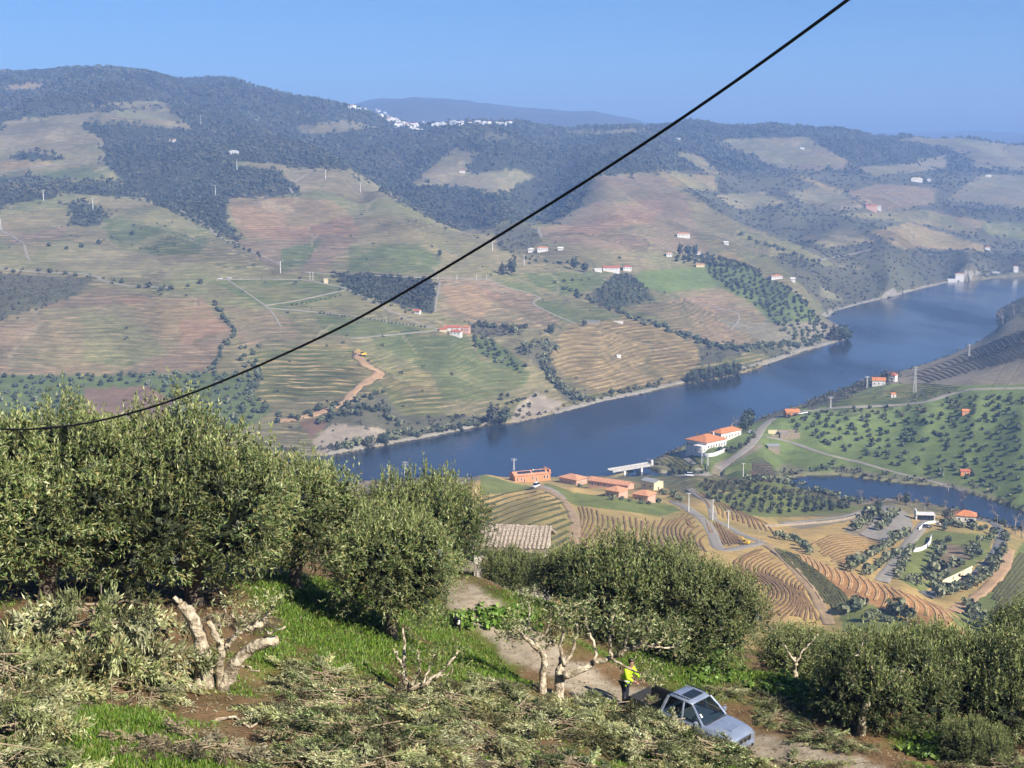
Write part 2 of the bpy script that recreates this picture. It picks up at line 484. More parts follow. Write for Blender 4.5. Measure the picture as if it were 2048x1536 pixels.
# the farm road of the near terrace is graded into the slope
NEAR_ROAD = [(895,1170),(945,1207),(1010,1257),(1090,1322),(1180,1377),(1290,1418),(1410,1462),(1560,1502),(1720,1548),(1850,1585)]
nr_p = np.array([ground(a, b_) for a, b_ in NEAR_ROAD])
_t = np.linspace(0, 1, 200); _k = np.linspace(0, 1, len(nr_p))
nr_p = np.stack([np.interp(_t, _k, nr_p[:, q]) for q in range(3)], 1)
for _ in range(60):
    nr_p[1:-1] = .25 * nr_p[:-2] + .5 * nr_p[1:-1] + .25 * nr_p[2:]
sel = np.nonzero((Y > 30) & (Y < 85) & (np.abs(U) < .45))
d2 = (X[sel][:, None] - nr_p[None, :, 0]) ** 2 + (Y[sel][:, None] - nr_p[None, :, 1]) ** 2
kk = d2.argmin(1)
dd = np.sqrt(d2.min(1))
wr = 1 - sstep(1.5, 3.4, dd)
Zt[sel] = Zt[sel] * (1 - wr) + (nr_p[kk, 2] + .02) * wr
ROADD = np.full(Y.shape, 99.0); ROADD[sel] = dd
S = (Zt - EYE) / Y
PX, PY = us_pix(U, S)

# ------------------------------------------------------------------ what grows where (polygons measured in the photograph, carried by the land)
RW, RH = 1366, 1024
LAB = np.zeros((RH, RW), np.int16)
KINDS = {}
PAL = []
def kind(name, col, terr, tcol, bush=0.0, gn=0.3):
    """colour, strength of terrace lines, colour of the banks, bush density, green noise"""
    KINDS[name] = len(PAL)
    PAL.append((col, terr, tcol, bush, gn))
kind('olive', (.158,.142,.080), .45, (.27,.22,.13), 0, .5)
kind('forest', (.052,.055,.040), 0, (.1,.1,.1), 1, .2)
kind('scrub', (.088,.084,.056), .12, (.16,.14,.09), .5, .3)
kind('brown', (.180,.138,.095), .55, (.28,.20,.13), 0, .35)
kind('red', (.225,.150,.098), .5, (.33,.22,.14), 0, .25)
kind('pale', (.185,.158,.100), .35, (.30,.25,.16), 0, .35)
kind('tan', (.215,.165,.085), .7, (.36,.27,.15), 0, .35)
kind('green', (.098,.118,.048), .35, (.22,.19,.10), 0, .3)
kind('grass', (.130,.165,.055), .0, (.2,.2,.1), 0, .35)
kind('orchard', (.095,.120,.045), .1, (.22,.19,.10), 0, .4)
kind('rock', (.26,.215,.17), .0, (.3,.26,.2), .05, .2)
kind('plough', (.150,.098,.070), .15, (.2,.14,.1), 0, .1)
kind('greentan', (.125,.132,.055), .75, (.34,.25,.14), 0, .4)
kind('midbank', (.37,.255,.105), 0, (.3,.2,.1), 0, .6)
kind('redsoil', (.33,.175,.075), 0, (.36,.22,.11), 0, .05)
kind('midgreen', (.145,.160,.050), 0, (.2,.2,.1), 0, .4)
kind('near', (.10,.075,.04), 0, (.2,.2,.1), 0, .3)
kind('mountain', (.070,.066,.060), 0, (.1,.1,.1), .0, .2)
kind('greyvine', (.185,.160,.120), .2, (.26,.22,.16), 0, .2)
kind('silt', (.22,.185,.13), 0, (.1,.1,.1), .0, .2)
kind('gravel', (.36,.32,.26), 0, (.1,.1,.1), .0, .1)
gx, gy = np.meshgrid((np.arange(RW) + .5) * 2048 / RW, (np.arange(RH) + .5) * 1536 / RH)
def area(k, *p):
    xs = [q[0] for q in p]; ys = [q[1] for q in p]
    i0, i1 = max(0, int(min(ys) * RH / 1536) - 1), min(RH, int(max(ys) * RH / 1536) + 2)
    j0, j1 = max(0, int(min(xs) * RW / 2048) - 1), min(RW, int(max(xs) * RW / 2048) + 2)
    m = in_poly(p, gx[i0:i1, j0:j1], gy[i0:i1, j0:j1])
    LAB[i0:i1, j0:j1][m] = KINDS[k]
# far, left
area('forest', (0,100),(2048,100),(2048,345),(1700,345),(1580,335),(1400,345),(1190,350),(1165,415),(1100,445),(1010,440),(960,458),(905,455),(800,405),(690,338),(600,335),(560,330),(405,316),(560,345),(602,388),(560,392),(455,396),(450,420),(452,440),(480,490),(430,460),(300,400),(235,360),(0,350))
area('mountain', (690,190),(1300,190),(1300,245),(1000,246),(850,246),(760,225))
area('pale', (0,262),(15,245),(100,232),(190,222),(250,218),(330,215),(345,225),(385,252),(375,258),(250,247),(160,248),(205,280),(210,315),(160,332),(0,305))
area('pale', (200,207),(240,201),(325,198),(343,212),(290,216),(195,214))
area('red', (0,176),(50,168),(90,166),(80,180),(40,186))
area('olive', (0,300),(160,328),(205,318),(240,362),(200,368),(130,362),(0,352))
area('tan', (0,322),(90,322),(130,330),(60,342),(0,345))
area('green', (75,350),(170,330),(240,362),(130,362))
area('forest', (0,358),(60,352),(130,362),(240,366),(300,388),(290,394),(200,390),(120,382),(110,397),(0,414))
area('forest', (28,312),(75,305),(130,315),(125,322),(30,320))
area('forest', (128,407),(170,406),(212,430),(195,450),(140,452),(146,430))
area('pale', (590,253),(685,241),(760,258),(690,264),(600,270))
area('pale', (908,297),(962,300),(935,331),(935,345),(976,347),(1024,335),(1075,352),(1031,369),(1024,389),(949,386),(945,374),(890,376),(832,374),(819,367))
area('scrub', (983,263),(1034,268),(1010,282),(985,290),(950,285))
area('pale', (1110,258),(1250,262),(1300,256),(1300,268),(1180,274))
area('pale', (405,318),(540,326),(600,340),(690,340),(760,375),(800,405),(700,395),(620,380),(600,385),(560,345),(480,325))
area('red', (455,398),(530,392),(600,398),(660,402),(700,440),(715,470),(560,482),(490,475),(470,455))
area('brown', (470,480),(560,485),(640,470),(715,475),(640,545),(560,545),(520,520))
area('green', (690,492),(830,490),(880,520),(860,548),(690,548))
area('green', (205,432),(330,455),(420,478),(400,505),(270,512),(215,480))
area('green', (560,500),(640,480),(600,540),(560,545))
area('brown', (0,415),(110,400),(145,432),(120,480),(60,520),(0,470))
area('olive', (0,415),(110,400),(145,432),(140,450),(60,470),(0,440))
area('pale', (120,480),(260,500),(400,520),(330,560),(180,550),(90,520))
area('scrub', (0,548),(180,557),(150,600),(60,625),(0,640))
area('brown', (0,640),(60,625),(200,572),(330,592),(400,592),(450,640),(465,662),(430,742),(180,748),(0,752))
area('red', (230,590),(400,595),(440,640),(455,660),(380,690),(290,650))
area('olive', (160,620),(260,640),(330,700),(250,735),(170,720))
area('orchard', (0,755),(430,745),(500,752),(545,822),(480,862),(300,862),(0,840))
area('plough', (165,776),(290,770),(345,800),(322,862),(180,862))
area('greentan', (500,700),(680,690),(762,730),(690,792),(520,805),(500,760))
area('green', (420,560),(560,560),(690,575),(650,600),(545,620),(470,590))
area('green', (620,630),(880,655),(870,665),(700,680),(640,660))
area('brown', (440,610),(540,620),(600,650),(590,680),(480,690),(470,650))
area('forest', (665,549),(800,553),(860,561),(868,590),(862,630),(740,600),(690,577))
area('brown', (872,560),(985,560),(1075,595),(1060,605),(1130,640),(1100,656),(1000,656),(930,646),(872,627))
area('red', (880,575),(940,570),(1000,590),(960,640),(900,620))
area('green', (985,560),(1060,565),(1080,590),(1020,575))
area('green', (740,672),(930,674),(960,720),(1062,745),(1050,770),(960,802),(880,802),(860,762),(820,722),(740,692))
area('greentan', (725,742),(850,740),(882,802),(872,842),(760,852),(738,822))
area('olive', (975,676),(1090,660),(1060,690),(1030,706))
area('scrub', (930,645),(975,648),(1055,660),(1035,668),(980,676),(942,672))
area('orchard', (942,674),(980,676),(1030,706),(1055,735),(1040,745),(1000,732),(955,707))
area('scrub', (1040,702),(1070,680),(1112,685),(1115,722),(1112,750),(1175,805),(1130,800),(1090,742),(1062,722))
area('tan', (1132,655),(1180,645),(1250,640),(1330,660),(1412,702),(1372,768),(1200,788),(1112,737),(1096,710),(1116,680))
area('green', (1050,545),(1220,545),(1200,580),(1130,590),(1070,570))
area('green', (1075,600),(1180,605),(1250,640),(1180,645),(1130,645),(1075,612))
area('brown', (1262,620),(1450,578),(1500,600),(1572,662),(1562,682),(1472,687),(1382,682),(1332,642))
area('grass', (1267,560),(1290,545),(1410,535),(1442,570),(1332,588),(1282,577))
area('scrub', (1182,590),(1232,548),(1262,550),(1312,600),(1232,622),(1195,607))
area('orchard', (1330,515),(1420,505),(1500,530),(1600,590),(1667,672),(1602,692),(1562,662),(1502,602),(1442,570),(1410,535))
area('scrub', (1402,692),(1472,686),(1602,692),(1645,680),(1602,702),(1502,742),(1422,762),(1402,722))
area('greentan', (1380,740),(1500,700),(1560,712),(1500,745),(1400,770))
area('brown', (1200,352),(1300,355),(1340,365),(1372,390),(1432,430),(1482,470),(1422,500),(1302,512),(1102,482),(1077,457),(1162,422),(1182,377))
area('red', (1110,455),(1200,420),(1300,400),(1330,420),(1300,450),(1180,470))
area('olive', (1080,480),(1300,510),(1420,500),(1470,520),(1330,535),(1100,530),(1050,500))
area('scrub', (985,462),(1030,440),(1072,457),(1082,482),(1062,497),(1000,502))
# far, right
area('scrub', (1300,345),(1580,335),(1700,345),(2048,345),(2048,545),(1900,560),(1700,612),(1655,632),(1640,602),(1520,492),(1440,430),(1372,380))
area('pale', (1420,282),(1520,272),(1612,270),(1652,295),(1722,333),(1642,338),(1562,333),(1482,302))
area('brown', (1590,300),(1650,296),(1722,333),(1600,338))
area('pale', (1780,278),(1900,272),(2048,290),(2048,342),(1962,336),(1932,312),(1912,300),(1832,287))
area('olive', (1345,306),(1395,304),(1445,345),(1422,347))
area('tan', (1312,341),(1380,349),(1432,350),(1440,382),(1342,372))
area('pale', (1432,389),(1522,379),(1572,402),(1482,417))
area('pale', (1570,381),(1642,372),(1692,386),(1732,412),(1662,422),(1602,402))
area('tan', (1575,341),(1612,351),(1692,381),(1650,376))
area('brown', (1692,382),(1762,366),(1882,379),(1872,412),(1762,422))
area('olive', (1662,426),(1802,421),(1872,421),(1952,441),(1962,472),(1832,447))
area('pale', (1602,471),(1702,453),(1757,482),(1652,493))
area('tan', (1742,461),(1822,446),(1982,492),(1972,502),(1802,497))
area('olive', (1372,382),(1442,425),(1482,442),(1562,472),(1662,522),(1742,537),(1652,527),(1562,502),(1530,545),(1502,522),(1432,502),(1400,470))
area('tan', (1470,500),(1530,545),(1560,570),(1500,530),(1420,505))
area('green', (1962,441),(2048,446),(2048,482),(1982,472))
area('brown', (1862,422),(1972,440),(1962,462))
area('pale', (1700,330),(1800,330),(1900,310),(1900,340),(1760,350))
area('pale', (1960,350),(2048,350),(2048,420),(1900,400))
area('pale', (1640,570),(1680,590),(1690,600),(1640,590))
# shores and rocks
area('scrub', (580,862),(640,832),(762,790),(802,832),(942,832),(1000,846),(952,857),(802,882),(762,867))
area('rock', (622,882),(660,850),(762,860),(792,890),(702,905),(632,917))
area('rock', (1035,812),(1075,785),(1132,810),(1092,830),(1020,852))
area('plough', (595,845),(640,835),(650,850),(620,880))
area('scrub', (1600,690),(1660,650),(1710,650),(1710,685),(1640,700))
area('greentan', (1180,790),(1370,765),(1370,772),(1200,802),(1120,830),(1100,820))
# this side of the river
area('midbank', (600,930),(960,938),(1300,970),(1420,1000),(1560,1030),(1800,1030),(1900,1030),(2048,1060),(2048,1500),(0,1500),(0,960))
area('grass', (1300,925),(1400,870),(1520,840),(1640,800),(1760,770),(1870,765),(2048,770),(2048,1030),(1960,1000),(1890,975),(1720,955),(1560,960),(1440,950))
area('green', (1640,805),(1760,775),(1870,768),(1930,772),(1880,800),(1700,832))
area('midgreen', (1560,940),(1720,945),(1720,955),(1560,960))
area('greyvine', (1440,640),(2048,640),(2048,770),(1900,770),(1760,768),(1740,765))
area('scrub', (1600,800),(1740,752),(1800,742),(1810,752),(1700,790),(1620,818))
area('scrub', (1985,650),(2048,625),(2048,595),(1990,620))
area('scrub', (1310,925),(1350,900),(1420,940),(1340,945))
area('green', (1310,935),(1360,900),(1420,945),(1300,960))
area('silt', (1420,935),(1455,915),(1520,880),(1525,890),(1430,948))
area('plough', (1490,925),(1530,920),(1565,960),(1510,955))
area('midgreen', (1390,955),(1560,960),(1700,1010),(1740,1012),(1700,1022),(1530,1030),(1450,1020),(1400,985))
area('greentan', (1390,955),(1440,950),(1500,975),(1420,990))
area('midgreen', (1095,965),(1150,985),(1290,1005),(1350,1012),(1365,1022),(1320,1036),(1150,1010),(1075,976))
area('silt', (700,960),(960,940),(960,960),(700,1000))
area('brown', (690,965),(760,960),(740,1010),(690,1010))
area('midgreen', (960,948),(1075,975),(960,992))
area('redsoil', (1585,1100),(1640,1125),(1720,1150),(1800,1180),(1870,1205),(1925,1232),(1895,1252),(1830,1250),(1760,1225),(1690,1185),(1620,1140))
area('midgreen', (1520,1080),(1590,1105),(1690,1185),(1750,1225),(1690,1235),(1640,1180),(1570,1110))
area('midgreen', (1680,1225),(1740,1205),(1830,1248),(1800,1265),(1690,1262))
area('midgreen', (1805,1160),(1830,1090),(1870,1060),(1985,1070),(1980,1110),(1930,1150),(1850,1185))
area('silt', (1690,1060),(1720,1020),(1790,1010),(1830,1040),(1820,1080),(1770,1090))
area('midgreen', (1900,1230),(2000,1150),(2048,1080),(2048,1290),(1960,1290))
area('redsoil', (1895,1222),(1960,1185),(2010,1130),(2020,1100),(2022,1130),(1985,1180),(1920,1222))
area('silt', (1560,1045),(1690,1030),(1740,1018),(1735,1035),(1600,1055))
area('brown', (1850,1165),(1880,1130),(1900,1085),(1930,1090),(1945,1115),(1900,1150))
area('rock', (1725,996),(1790,992),(1810,1000),(1730,1006))

# colours on the land
jx = PX + fbm(X / 40.0 * 400 / np.maximum(Y, 300) , Y / 40.0 * 400 / np.maximum(Y, 300), 4, 51) * 7.0
jy = PY + fbm(X / 40.0 * 400 / np.maximum(Y, 300) + 9, Y / 40.0 * 400 / np.maximum(Y, 300), 4, 57) * 3.6
li = np.clip((jy * RH / 1536).astype(int), 0, RH - 1); lj = np.clip((jx * RW / 2048).astype(int), 0, RW - 1)
L = LAB[li, lj]
L[(Y > 5000)] = KINDS['mountain']
L[(Y < 110)] = KINDS['near']
L[(Y < 620) & (Y > 110) & (L < KINDS['midbank']) & (PY < 1000)] = KINDS['midbank']
pc = np.array([p[0] for p in PAL]); pt = np.array([p[1] for p in PAL]); ptc = np.array([p[2] for p in PAL]); pg = np.array([p[4] for p in PAL])
COL = pc[L]; TER = pt[L]; TCOL = ptc[L]; GN = pg[L]
patch = fbm(X / 160.0, Y / 160.0, 6, 61)
COL = COL * (1 + 0.22 * patch)[..., None]
g = sstep(0.05, 0.75, fbm(X / 80.0 + 3, Y / 80.0, 5, 67))[..., None] * GN[..., None] * 0.7
COL = COL * (1 - g) + np.array([.085, .115, .040]) * g * (COL.sum(2, keepdims=True) / 0.30).clip(0.4, 1.2)
t2 = sstep(0.25, 0.9, fbm(X / 70.0 + 13, Y / 70.0, 4, 71))[..., None] * (TER > .2)[..., None] * 0.55
COL = COL * (1 - t2) + TCOL * t2
# a patchwork of small holdings: each parcel a little different, some parcel edges are pale tracks or dark hedges
def parcels(x, y, size, seed):
    gx_, gy_ = np.floor(x / size), np.floor(y / size)
    d1 = np.full(x.shape, 1e9); d2_ = np.full(x.shape, 1e9); cid = np.zeros(x.shape)
    for a in (-1, 0, 1):
        for b_ in (-1, 0, 1):
            cx, cy2 = gx_ + a, gy_ + b_
            hx_ = vnoise(cx * 1.0, cy2 * 1.0, seed) * .5 + .5; hy_ = vnoise(cx * 1.0, cy2 * 1.0, seed + 9) * .5 + .5
            d = np.hypot(x / size - cx - hx_, y / size - cy2 - hy_)
            cl = d < d1
            d2_ = np.where(cl, d1, np.minimum(d2_, d)); cid = np.where(cl, vnoise(cx, cy2, seed + 23), cid); d1 = np.where(cl, d, d1)
    return cid, (d2_ - d1) * size
wx = X + 18 * fbm(X / 90, Y / 90, 3, 201); wy = (Y + 18 * fbm(X / 90 + 4, Y / 90, 3, 207)) * .8
pid, pedge = parcels(wx * .85 + wy * .4, wy * .85 - wx * .4, 95.0, 5)
isfield = ((TER > .2) & (Y > 880) & (Y < 5000)).astype(float)
COL = COL * (1 + .24 * pid * isfield)[..., None]
gsh = (np.clip(pid * 1.4 - .35, 0, 1) * .5 * isfield)[..., None]
COL = COL * (1 - gsh) + np.array([.105, .125, .055]) * gsh
pe = ((pedge < 2.2 + Y / 900.0) * isfield * (fbm(X / 60 + 3, Y / 60, 2, 211) > -.1))[..., None] * .5
COL = COL * (1 - pe) + np.where((pid > .1)[..., None], np.array([.30, .25, .17]), np.array([.07, .08, .045])) * pe
# fields beyond tidal strip: pale shingle line at the water
sh = ((Zt < 1.6) & (Y > 700))[..., None] * 0.55
COL = COL * (1 - sh) + np.array([.20, .17, .12]) * sh
# near hillside: grass against bare soil and litter (same noise drives the grass blades)
def grassiness(x, y):
    px, py = us_pix(x / y, (height(x, y) - EYE) / y)
    g = 0.33 + 0.75 * fbm(x / 3.1 + 5, y / 3.1, 4, 81) + .38 * fbm(x / .75, y / .75, 3, 85)
    for cx, cy_, rx, ry, a in ((640,1220,110,60,1.0),(800,1260,170,70,.7),(1000,1320,130,60,.9),(250,1470,240,80,.95),(1600,1395,130,40,1.5),(1080,1195,60,40,.7),(1850,1480,120,40,1.0),(1000,1520,90,20,.8),(1400,1310,100,80,.9),(560,1180,80,30,.7),(1290,1420,100,20,.3)):
        g = g + a * np.exp(-((px - cx) / rx) ** 2 - ((py - cy_) / ry) ** 2)
    for cx, cy_, rx, ry, a in ((380,1230,170,40,1.2),(60,1230,140,60,1.0),(250,1380,200,25,.7),(700,1420,260,90,.7),(1200,1440,300,90,.8),(420,1440,110,40,.5),(1650,1500,120,50,.9),(640,1120,100,30,.5)):
        g = g - a * np.exp(-((px - cx) / rx) ** 2 - ((py - cy_) / ry) ** 2)
    return np.clip(g, 0, 1)
nm = Y < 110
gr = np.zeros_like(Y)
gr[nm] = grassiness(X[nm], Y[nm])
soil = np.array([.155, .098, .052]); gras = np.array([.090, .118, .024])
COL[nm] = (soil * (1 - gr[nm])[:, None] + gras * gr[nm][:, None]) * (1 + 0.25 * fbm(X[nm] / 0.9, Y[nm] / 0.9, 3, 83))[:, None]
rutted = (1 - sstep(.8, 1.3, ROADD + 0.35 * fbm(X / .8, Y / .8, 2, 87)))[..., None]
tyre = np.exp(-((np.abs(ROADD) - .75) / .28) ** 2)[..., None] * .10
COL = COL * (1 - rutted) + (np.array([.31, .255, .19]) * (1 + .16 * fbm(X / 1.3, Y / 1.3, 3, 89))[..., None] + tyre * .35) * rutted
COL[(Y > 880) & (Y < 5000) & (L != KINDS['forest'])] *= 1.12
COL = np.clip(COL, 0.01, 0.6)

idx = np.arange(NR * NC).reshape(NR, NC)
quads = np.stack([idx[:-1, :-1], idx[:-1, 1:], idx[1:, 1:], idx[1:, :-1]], -1).reshape(-1, 4)

# the land's material: colour carried by the land, terrace lines follow the contour
m_land, nt, b = new_mat('land')
co = N(nt, 'ShaderNodeAttribute', attribute_name='col').outputs['Color']
tc = N(nt, 'ShaderNodeAttribute', attribute_name='bank').outputs['Color']
te = N(nt, 'ShaderNodeAttribute', attribute_name='terrace').outputs['Fac']
pos = N(nt, 'ShaderNodeNewGeometry').outputs['Position']
sep = N(nt, 'ShaderNodeSeparateXYZ')
nt.links.new(pos, sep.inputs[0])
n_w = N(nt, 'ShaderNodeTexNoise', Scale=0.012, Detail=3.0)
nt.links.new(pos, n_w.inputs['Vector'])
zz = mth(nt, 'ADD', mth(nt, 'DIVIDE', sep.outputs['Z'], 2.0), mth(nt, 'MULTIPLY', n_w.outputs['Fac'], 2.0))
fr = mth(nt, 'PINGPONG', zz, 0.5)
rl = N(nt, 'ShaderNodeMapRange')
rl.inputs[1].default_value, rl.inputs[2].default_value = 0.30, 0.42
nt.links.new(fr, rl.inputs[0])
lines = rl.outputs[0]
rd = N(nt, 'ShaderNodeMapRange')
rd.inputs[1].default_value, rd.inputs[2].default_value = 0.16, 0.06
nt.links.new(fr, rd.inputs[0])
vine = rd.outputs[0]
brk = noise_fac(nt, 0.028, 3, 0.6, pos, 0.44, 0.60)
ms = N(nt, 'ShaderNodeMapping')
ms.inputs['Scale'].default_value = (0.05, 0.05, 1.7)
nt.links.new(pos, ms.inputs[0])
n_s = noise_fac(nt, 1.0, 5, 0.65, ms.outputs[0], 0.34, 0.66)
n_f = noise_fac(nt, 0.09, 6, 0.75, pos, 0.3, 0.7)
n_ff = noise_fac(nt, 1.7, 4, 0.7, pos, 0.3, 0.7)
mst = N(nt, 'ShaderNodeMapping')
mst.inputs['Scale'].default_value = (0.035, 0.035, 2.0)
mst.inputs['Location'].default_value = (7, 3, 1)
nt.links.new(pos, mst.inputs[0])
n_st = noise_fac(nt, 1.0, 3, 0.6, mst.outputs[0], 0.57, 0.66)
co = mixc(nt, co, mixc(nt, tc, (1.45, 1.42, 1.38), 1.0, 'MULTIPLY'), mth(nt, 'MULTIPLY', n_st, mth(nt, 'MINIMUM', mth(nt, 'MULTIPLY', te, 1.7), .8)))
c1 = mixc(nt, co, tc, mth(nt, 'MULTIPLY', mth(nt, 'MULTIPLY', lines, te), brk))
dk = mixc(nt, (0.62, 0.66, 0.62), (1, 1, 1), mth(nt, 'SUBTRACT', 1.0, mth(nt, 'MULTIPLY', vine, te)))
c1 = mixc(nt, c1, dk, 1.0, 'MULTIPLY')
c2 = mixc(nt, c1, mixc(nt, (0.66, 0.68, 0.66), (1.28, 1.26, 1.22), n_f), 1.0, 'MULTIPLY')
hs = mixc(nt, (0.70, 0.70, 0.70), (1.32, 1.28, 1.22), n_s)
c2 = mixc(nt, c2, mixc(nt, (1, 1, 1), hs, mth(nt, 'MINIMUM', mth(nt, 'MULTIPLY', te, 2.2), 1.0)), 1.0, 'MULTIPLY')
c3 = mixc(nt, c2, mixc(nt, (0.75, 0.74, 0.72), (1.22, 1.22, 1.2), n_ff), 1.0, 'MULTIPLY')
nt.links.new(c3, b.inputs['Base Color'])
b.inputs['Roughness'].default_value = 0.95
b.inputs['Specular IOR Level'].default_value = 0.1
bp = N(nt, 'ShaderNodeBump', Strength=0.6, Distance=0.06)
nt.links.new(n_ff, bp.inputs['Height'])
nt.links.new(bp.outputs[0], b.inputs['Normal'])

me = np_mesh('terrain', np.stack([X, Y, Zt], -1).reshape(-1, 3), quads, m_land, True)
vcol(me, COL.reshape(-1, 3)); vcol(me, TCOL.reshape(-1, 3), 'bank'); vfloat(me, TER.reshape(-1), 'terrace')
terrain = tag(link('terrain', me), 'valley sides with vineyards, scrub and the near grassy hillside', kind='structure')
# the hillside behind and around the viewpoint
bx, by = np.meshgrid(np.linspace(-700, 700, 36), np.linspace(1.5, -900, 30))
edge = np.interp(bx[0] / 1.5, ucols, Zt[0])
bz = (EYE - 1.75) + (1.5 - by) * 0.10 + fbm(bx / 60, by / 60, 3, 5) * 4 * sstep(0, -40, by)
bi = np.arange(bx.size).reshape(bx.shape)
me = np_mesh('hill', np.stack([bx, by, bz], -1).reshape(-1, 3), np.stack([bi[:-1, :-1], bi[1:, :-1], bi[1:, 1:], bi[:-1, 1:]], -1).reshape(-1, 4), m_land, True)
cc = np.tile(np.array([[.11, .12, .05]]), (bx.size, 1)); vcol(me, cc); vcol(me, cc, 'bank'); vfloat(me, np.zeros(bx.size), 'terrace')
tag(link('hill', me), 'grassy hillside continuing above the viewpoint', kind='structure')

# ------------------------------------------------------------------ river
m_water, nt, b = new_mat('water')
wp = N(nt, 'ShaderNodeNewGeometry').outputs['Position']
mp = N(nt, 'ShaderNodeMapping')
mp.inputs['Scale'].default_value = (1.0, 0.35, 1.0)
mp.inputs['Rotation'].default_value = (0, 0, R(35))
nt.links.new(wp, mp.inputs[0])
n1 = N(nt, 'ShaderNodeTexNoise', Scale=0.22, Detail=5.0, Roughness=0.65)
nt.links.new(mp.outputs[0], n1.inputs['Vector'])
gust = noise_fac(nt, 0.007, 3, 0.5, mp.outputs[0], 0.42, 0.62)
b.inputs['Base Color'].default_value = (0.016, 0.022, 0.032, 1)
b.inputs['IOR'].default_value = 1.33
ro = N(nt, 'ShaderNodeMapRange')
ro.inputs[3].default_value, ro.inputs[4].default_value = 0.06, 0.34
nt.links.new(gust, ro.inputs[0])
nt.links.new(ro.outputs[0], b.inputs['Roughness'])
bp = N(nt, 'ShaderNodeBump', Strength=0.5, Distance=0.5)
nt.links.new(n1.outputs['Fac'], bp.inputs['Height'])
nt.links.new(bp.outputs[0], b.inputs['Normal'])
wm = MB().add([(-3000, 600, 0), (4000, 600, 0), (4000, 4200, 0), (-3000, 4200, 0)], [(0, 1, 2, 3)])
tag(wm.build('river', m_water), 'wide blue river winding through the valley', kind='structure')

# ================================================================== ROADS, TRACKS, VINEYARDS
def spline(p, n):
    """Catmull-Rom through the points, n samples, even along the length"""
    p = np.array(p, float)
    q = np.vstack([2 * p[0] - p[1], p, 2 * p[-1] - p[-2]])
    out = []
    for i in range(1, len(q) - 2):
        t = np.linspace(0, 1, 16, endpoint=False)[:, None]
        a, b_, c, d = q[i - 1], q[i], q[i + 1], q[i + 2]
        out.append(0.5 * (2 * b_ + (c - a) * t + (2 * a - 5 * b_ + 4 * c - d) * t ** 2 + (3 * b_ - a - 3 * c + d) * t ** 3))
    out = np.vstack(out + [p[-1:]])
    L_ = np.concatenate([[0], np.cumsum(np.linalg.norm(np.diff(out, axis=0), axis=1))])
    s = np.linspace(0, L_[-1], n)
    return np.stack([np.interp(s, L_, out[:, k]) for k in range(out.shape[1])], 1)
def on_land(poly, step=6.0, ymin=110.0, resample=True):
    """measured polyline -> points on the land"""
    p = np.array(poly, float)
    ln = np.linalg.norm(np.diff(p, axis=0), axis=1).sum()
    q = spline(p, max(4, int(ln / step))) if resample else p
    w = np.array([ground(a, b_, ymin) for a, b_ in q])
    return w
def smooth_path(w, it=3):
    w = w.copy()
    for _ in range(it):
        w[1:-1] = 0.25 * w[:-2] + 0.5 * w[1:-1] + 0.25 * w[2:]
    return w
def ribbon(w, width, lift, thick=0.0, jitter=0.0, seed=0):
    """a strip along points w lying on the land; with a small drop at its edges"""
    t = np.gradient(w[:, :2], axis=0)
    t /= np.maximum(np.linalg.norm(t, axis=1, keepdims=True), 1e-6)
    nrm = np.stack([-t[:, 1], t[:, 0]], 1)
    vs = []
    r_ = np.random.default_rng(seed)
    offs = (-0.5, -0.42, -0.15, 0.15, 0.42, 0.5)
    for o in offs:
        j = r_.normal(0, jitter, len(w))[:, None] if abs(o) > 0.3 else 0
        xy = w[:, :2] + nrm * (o * width + j)
        z = np.maximum(height(xy[:, 0], xy[:, 1]), 0.4 * height(xy[:, 0], xy[:, 1]) + 0.6 * height(w[:, 0], w[:, 1]))
        z = z + (lift if abs(o) < 0.45 else -min(thick, .15))
        vs.append(np.column_stack([xy, z]))
    V = np.stack(vs, 1)
    k = len(offs)
    ii = np.arange(len(w) * k).reshape(len(w), k)
    f = np.stack([ii[:-1, :-1], ii[1:, :-1], ii[1:, 1:], ii[:-1, 1:]], -1).reshape(-1, 4)
    return V.reshape(-1, 3), f
m_asphalt = simple_mat('asphalt', (.15, .145, .14), .9, .25, .3)
m_concrete = simple_mat('concrete_road', (.30, .265, .215), .9, .2, .3)
m_dirt = simple_mat('dirt_track', (.36, .25, .14), .95, .3, .25)
m_pale = simple_mat('pale_track', (.28, .25, .20), .95, .25, .1)
m_earth = simple_mat('orange_earth', (.42, .27, .15), .95, .25, .1)
def road(name, label, poly, width, mat, lift=0.15, step=6.0, smooth=3, jitter=0.0):
    w = smooth_path(on_land(poly, step), smooth)
    V, f = ribbon(w, width, lift, 0.6, jitter, len(C.objects))
    me = np_mesh(name, V, f, mat, True)
    return tag(link(name, me), label, kind='structure')
road('road', 'grey road climbing past the white estate house and along the olive slope', [(1300,951),(1400,950),(1428,944),(1470,915),(1505,886),(1520,862),(1537,843),(1562,833),(1592,826),(1640,819),(1700,814),(1790,810),(1850,804),(1885,793),(1920,783),(1960,778),(2048,776),(2150,776)], 6.5, m_concrete)
road('track', 'pale track crossing the green olive slope down to the tributary', [(1530,873),(1575,882),(1640,905),(1720,925),(1790,945),(1860,962),(1940,986)], 3.2, m_pale, 0.15)
road('drive', 'short drive dropping from the white estate house', [(1362,902),(1366,913),(1385,926),(1408,941)], 4, m_concrete)
road('track', 'sandy track winding down between the two terraced vineyards', [(1070,974),(1105,986),(1135,1012),(1150,1045),(1149,1075),(1143,1098),(1151,1122),(1162,1145)], 4.6, m_dirt, 0.15, jitter=.25)
road('drive', 'grey drive beside the lawn of the pink lodge', [(1078,972),(1098,977),(1113,987),(1126,998)], 5, m_concrete)
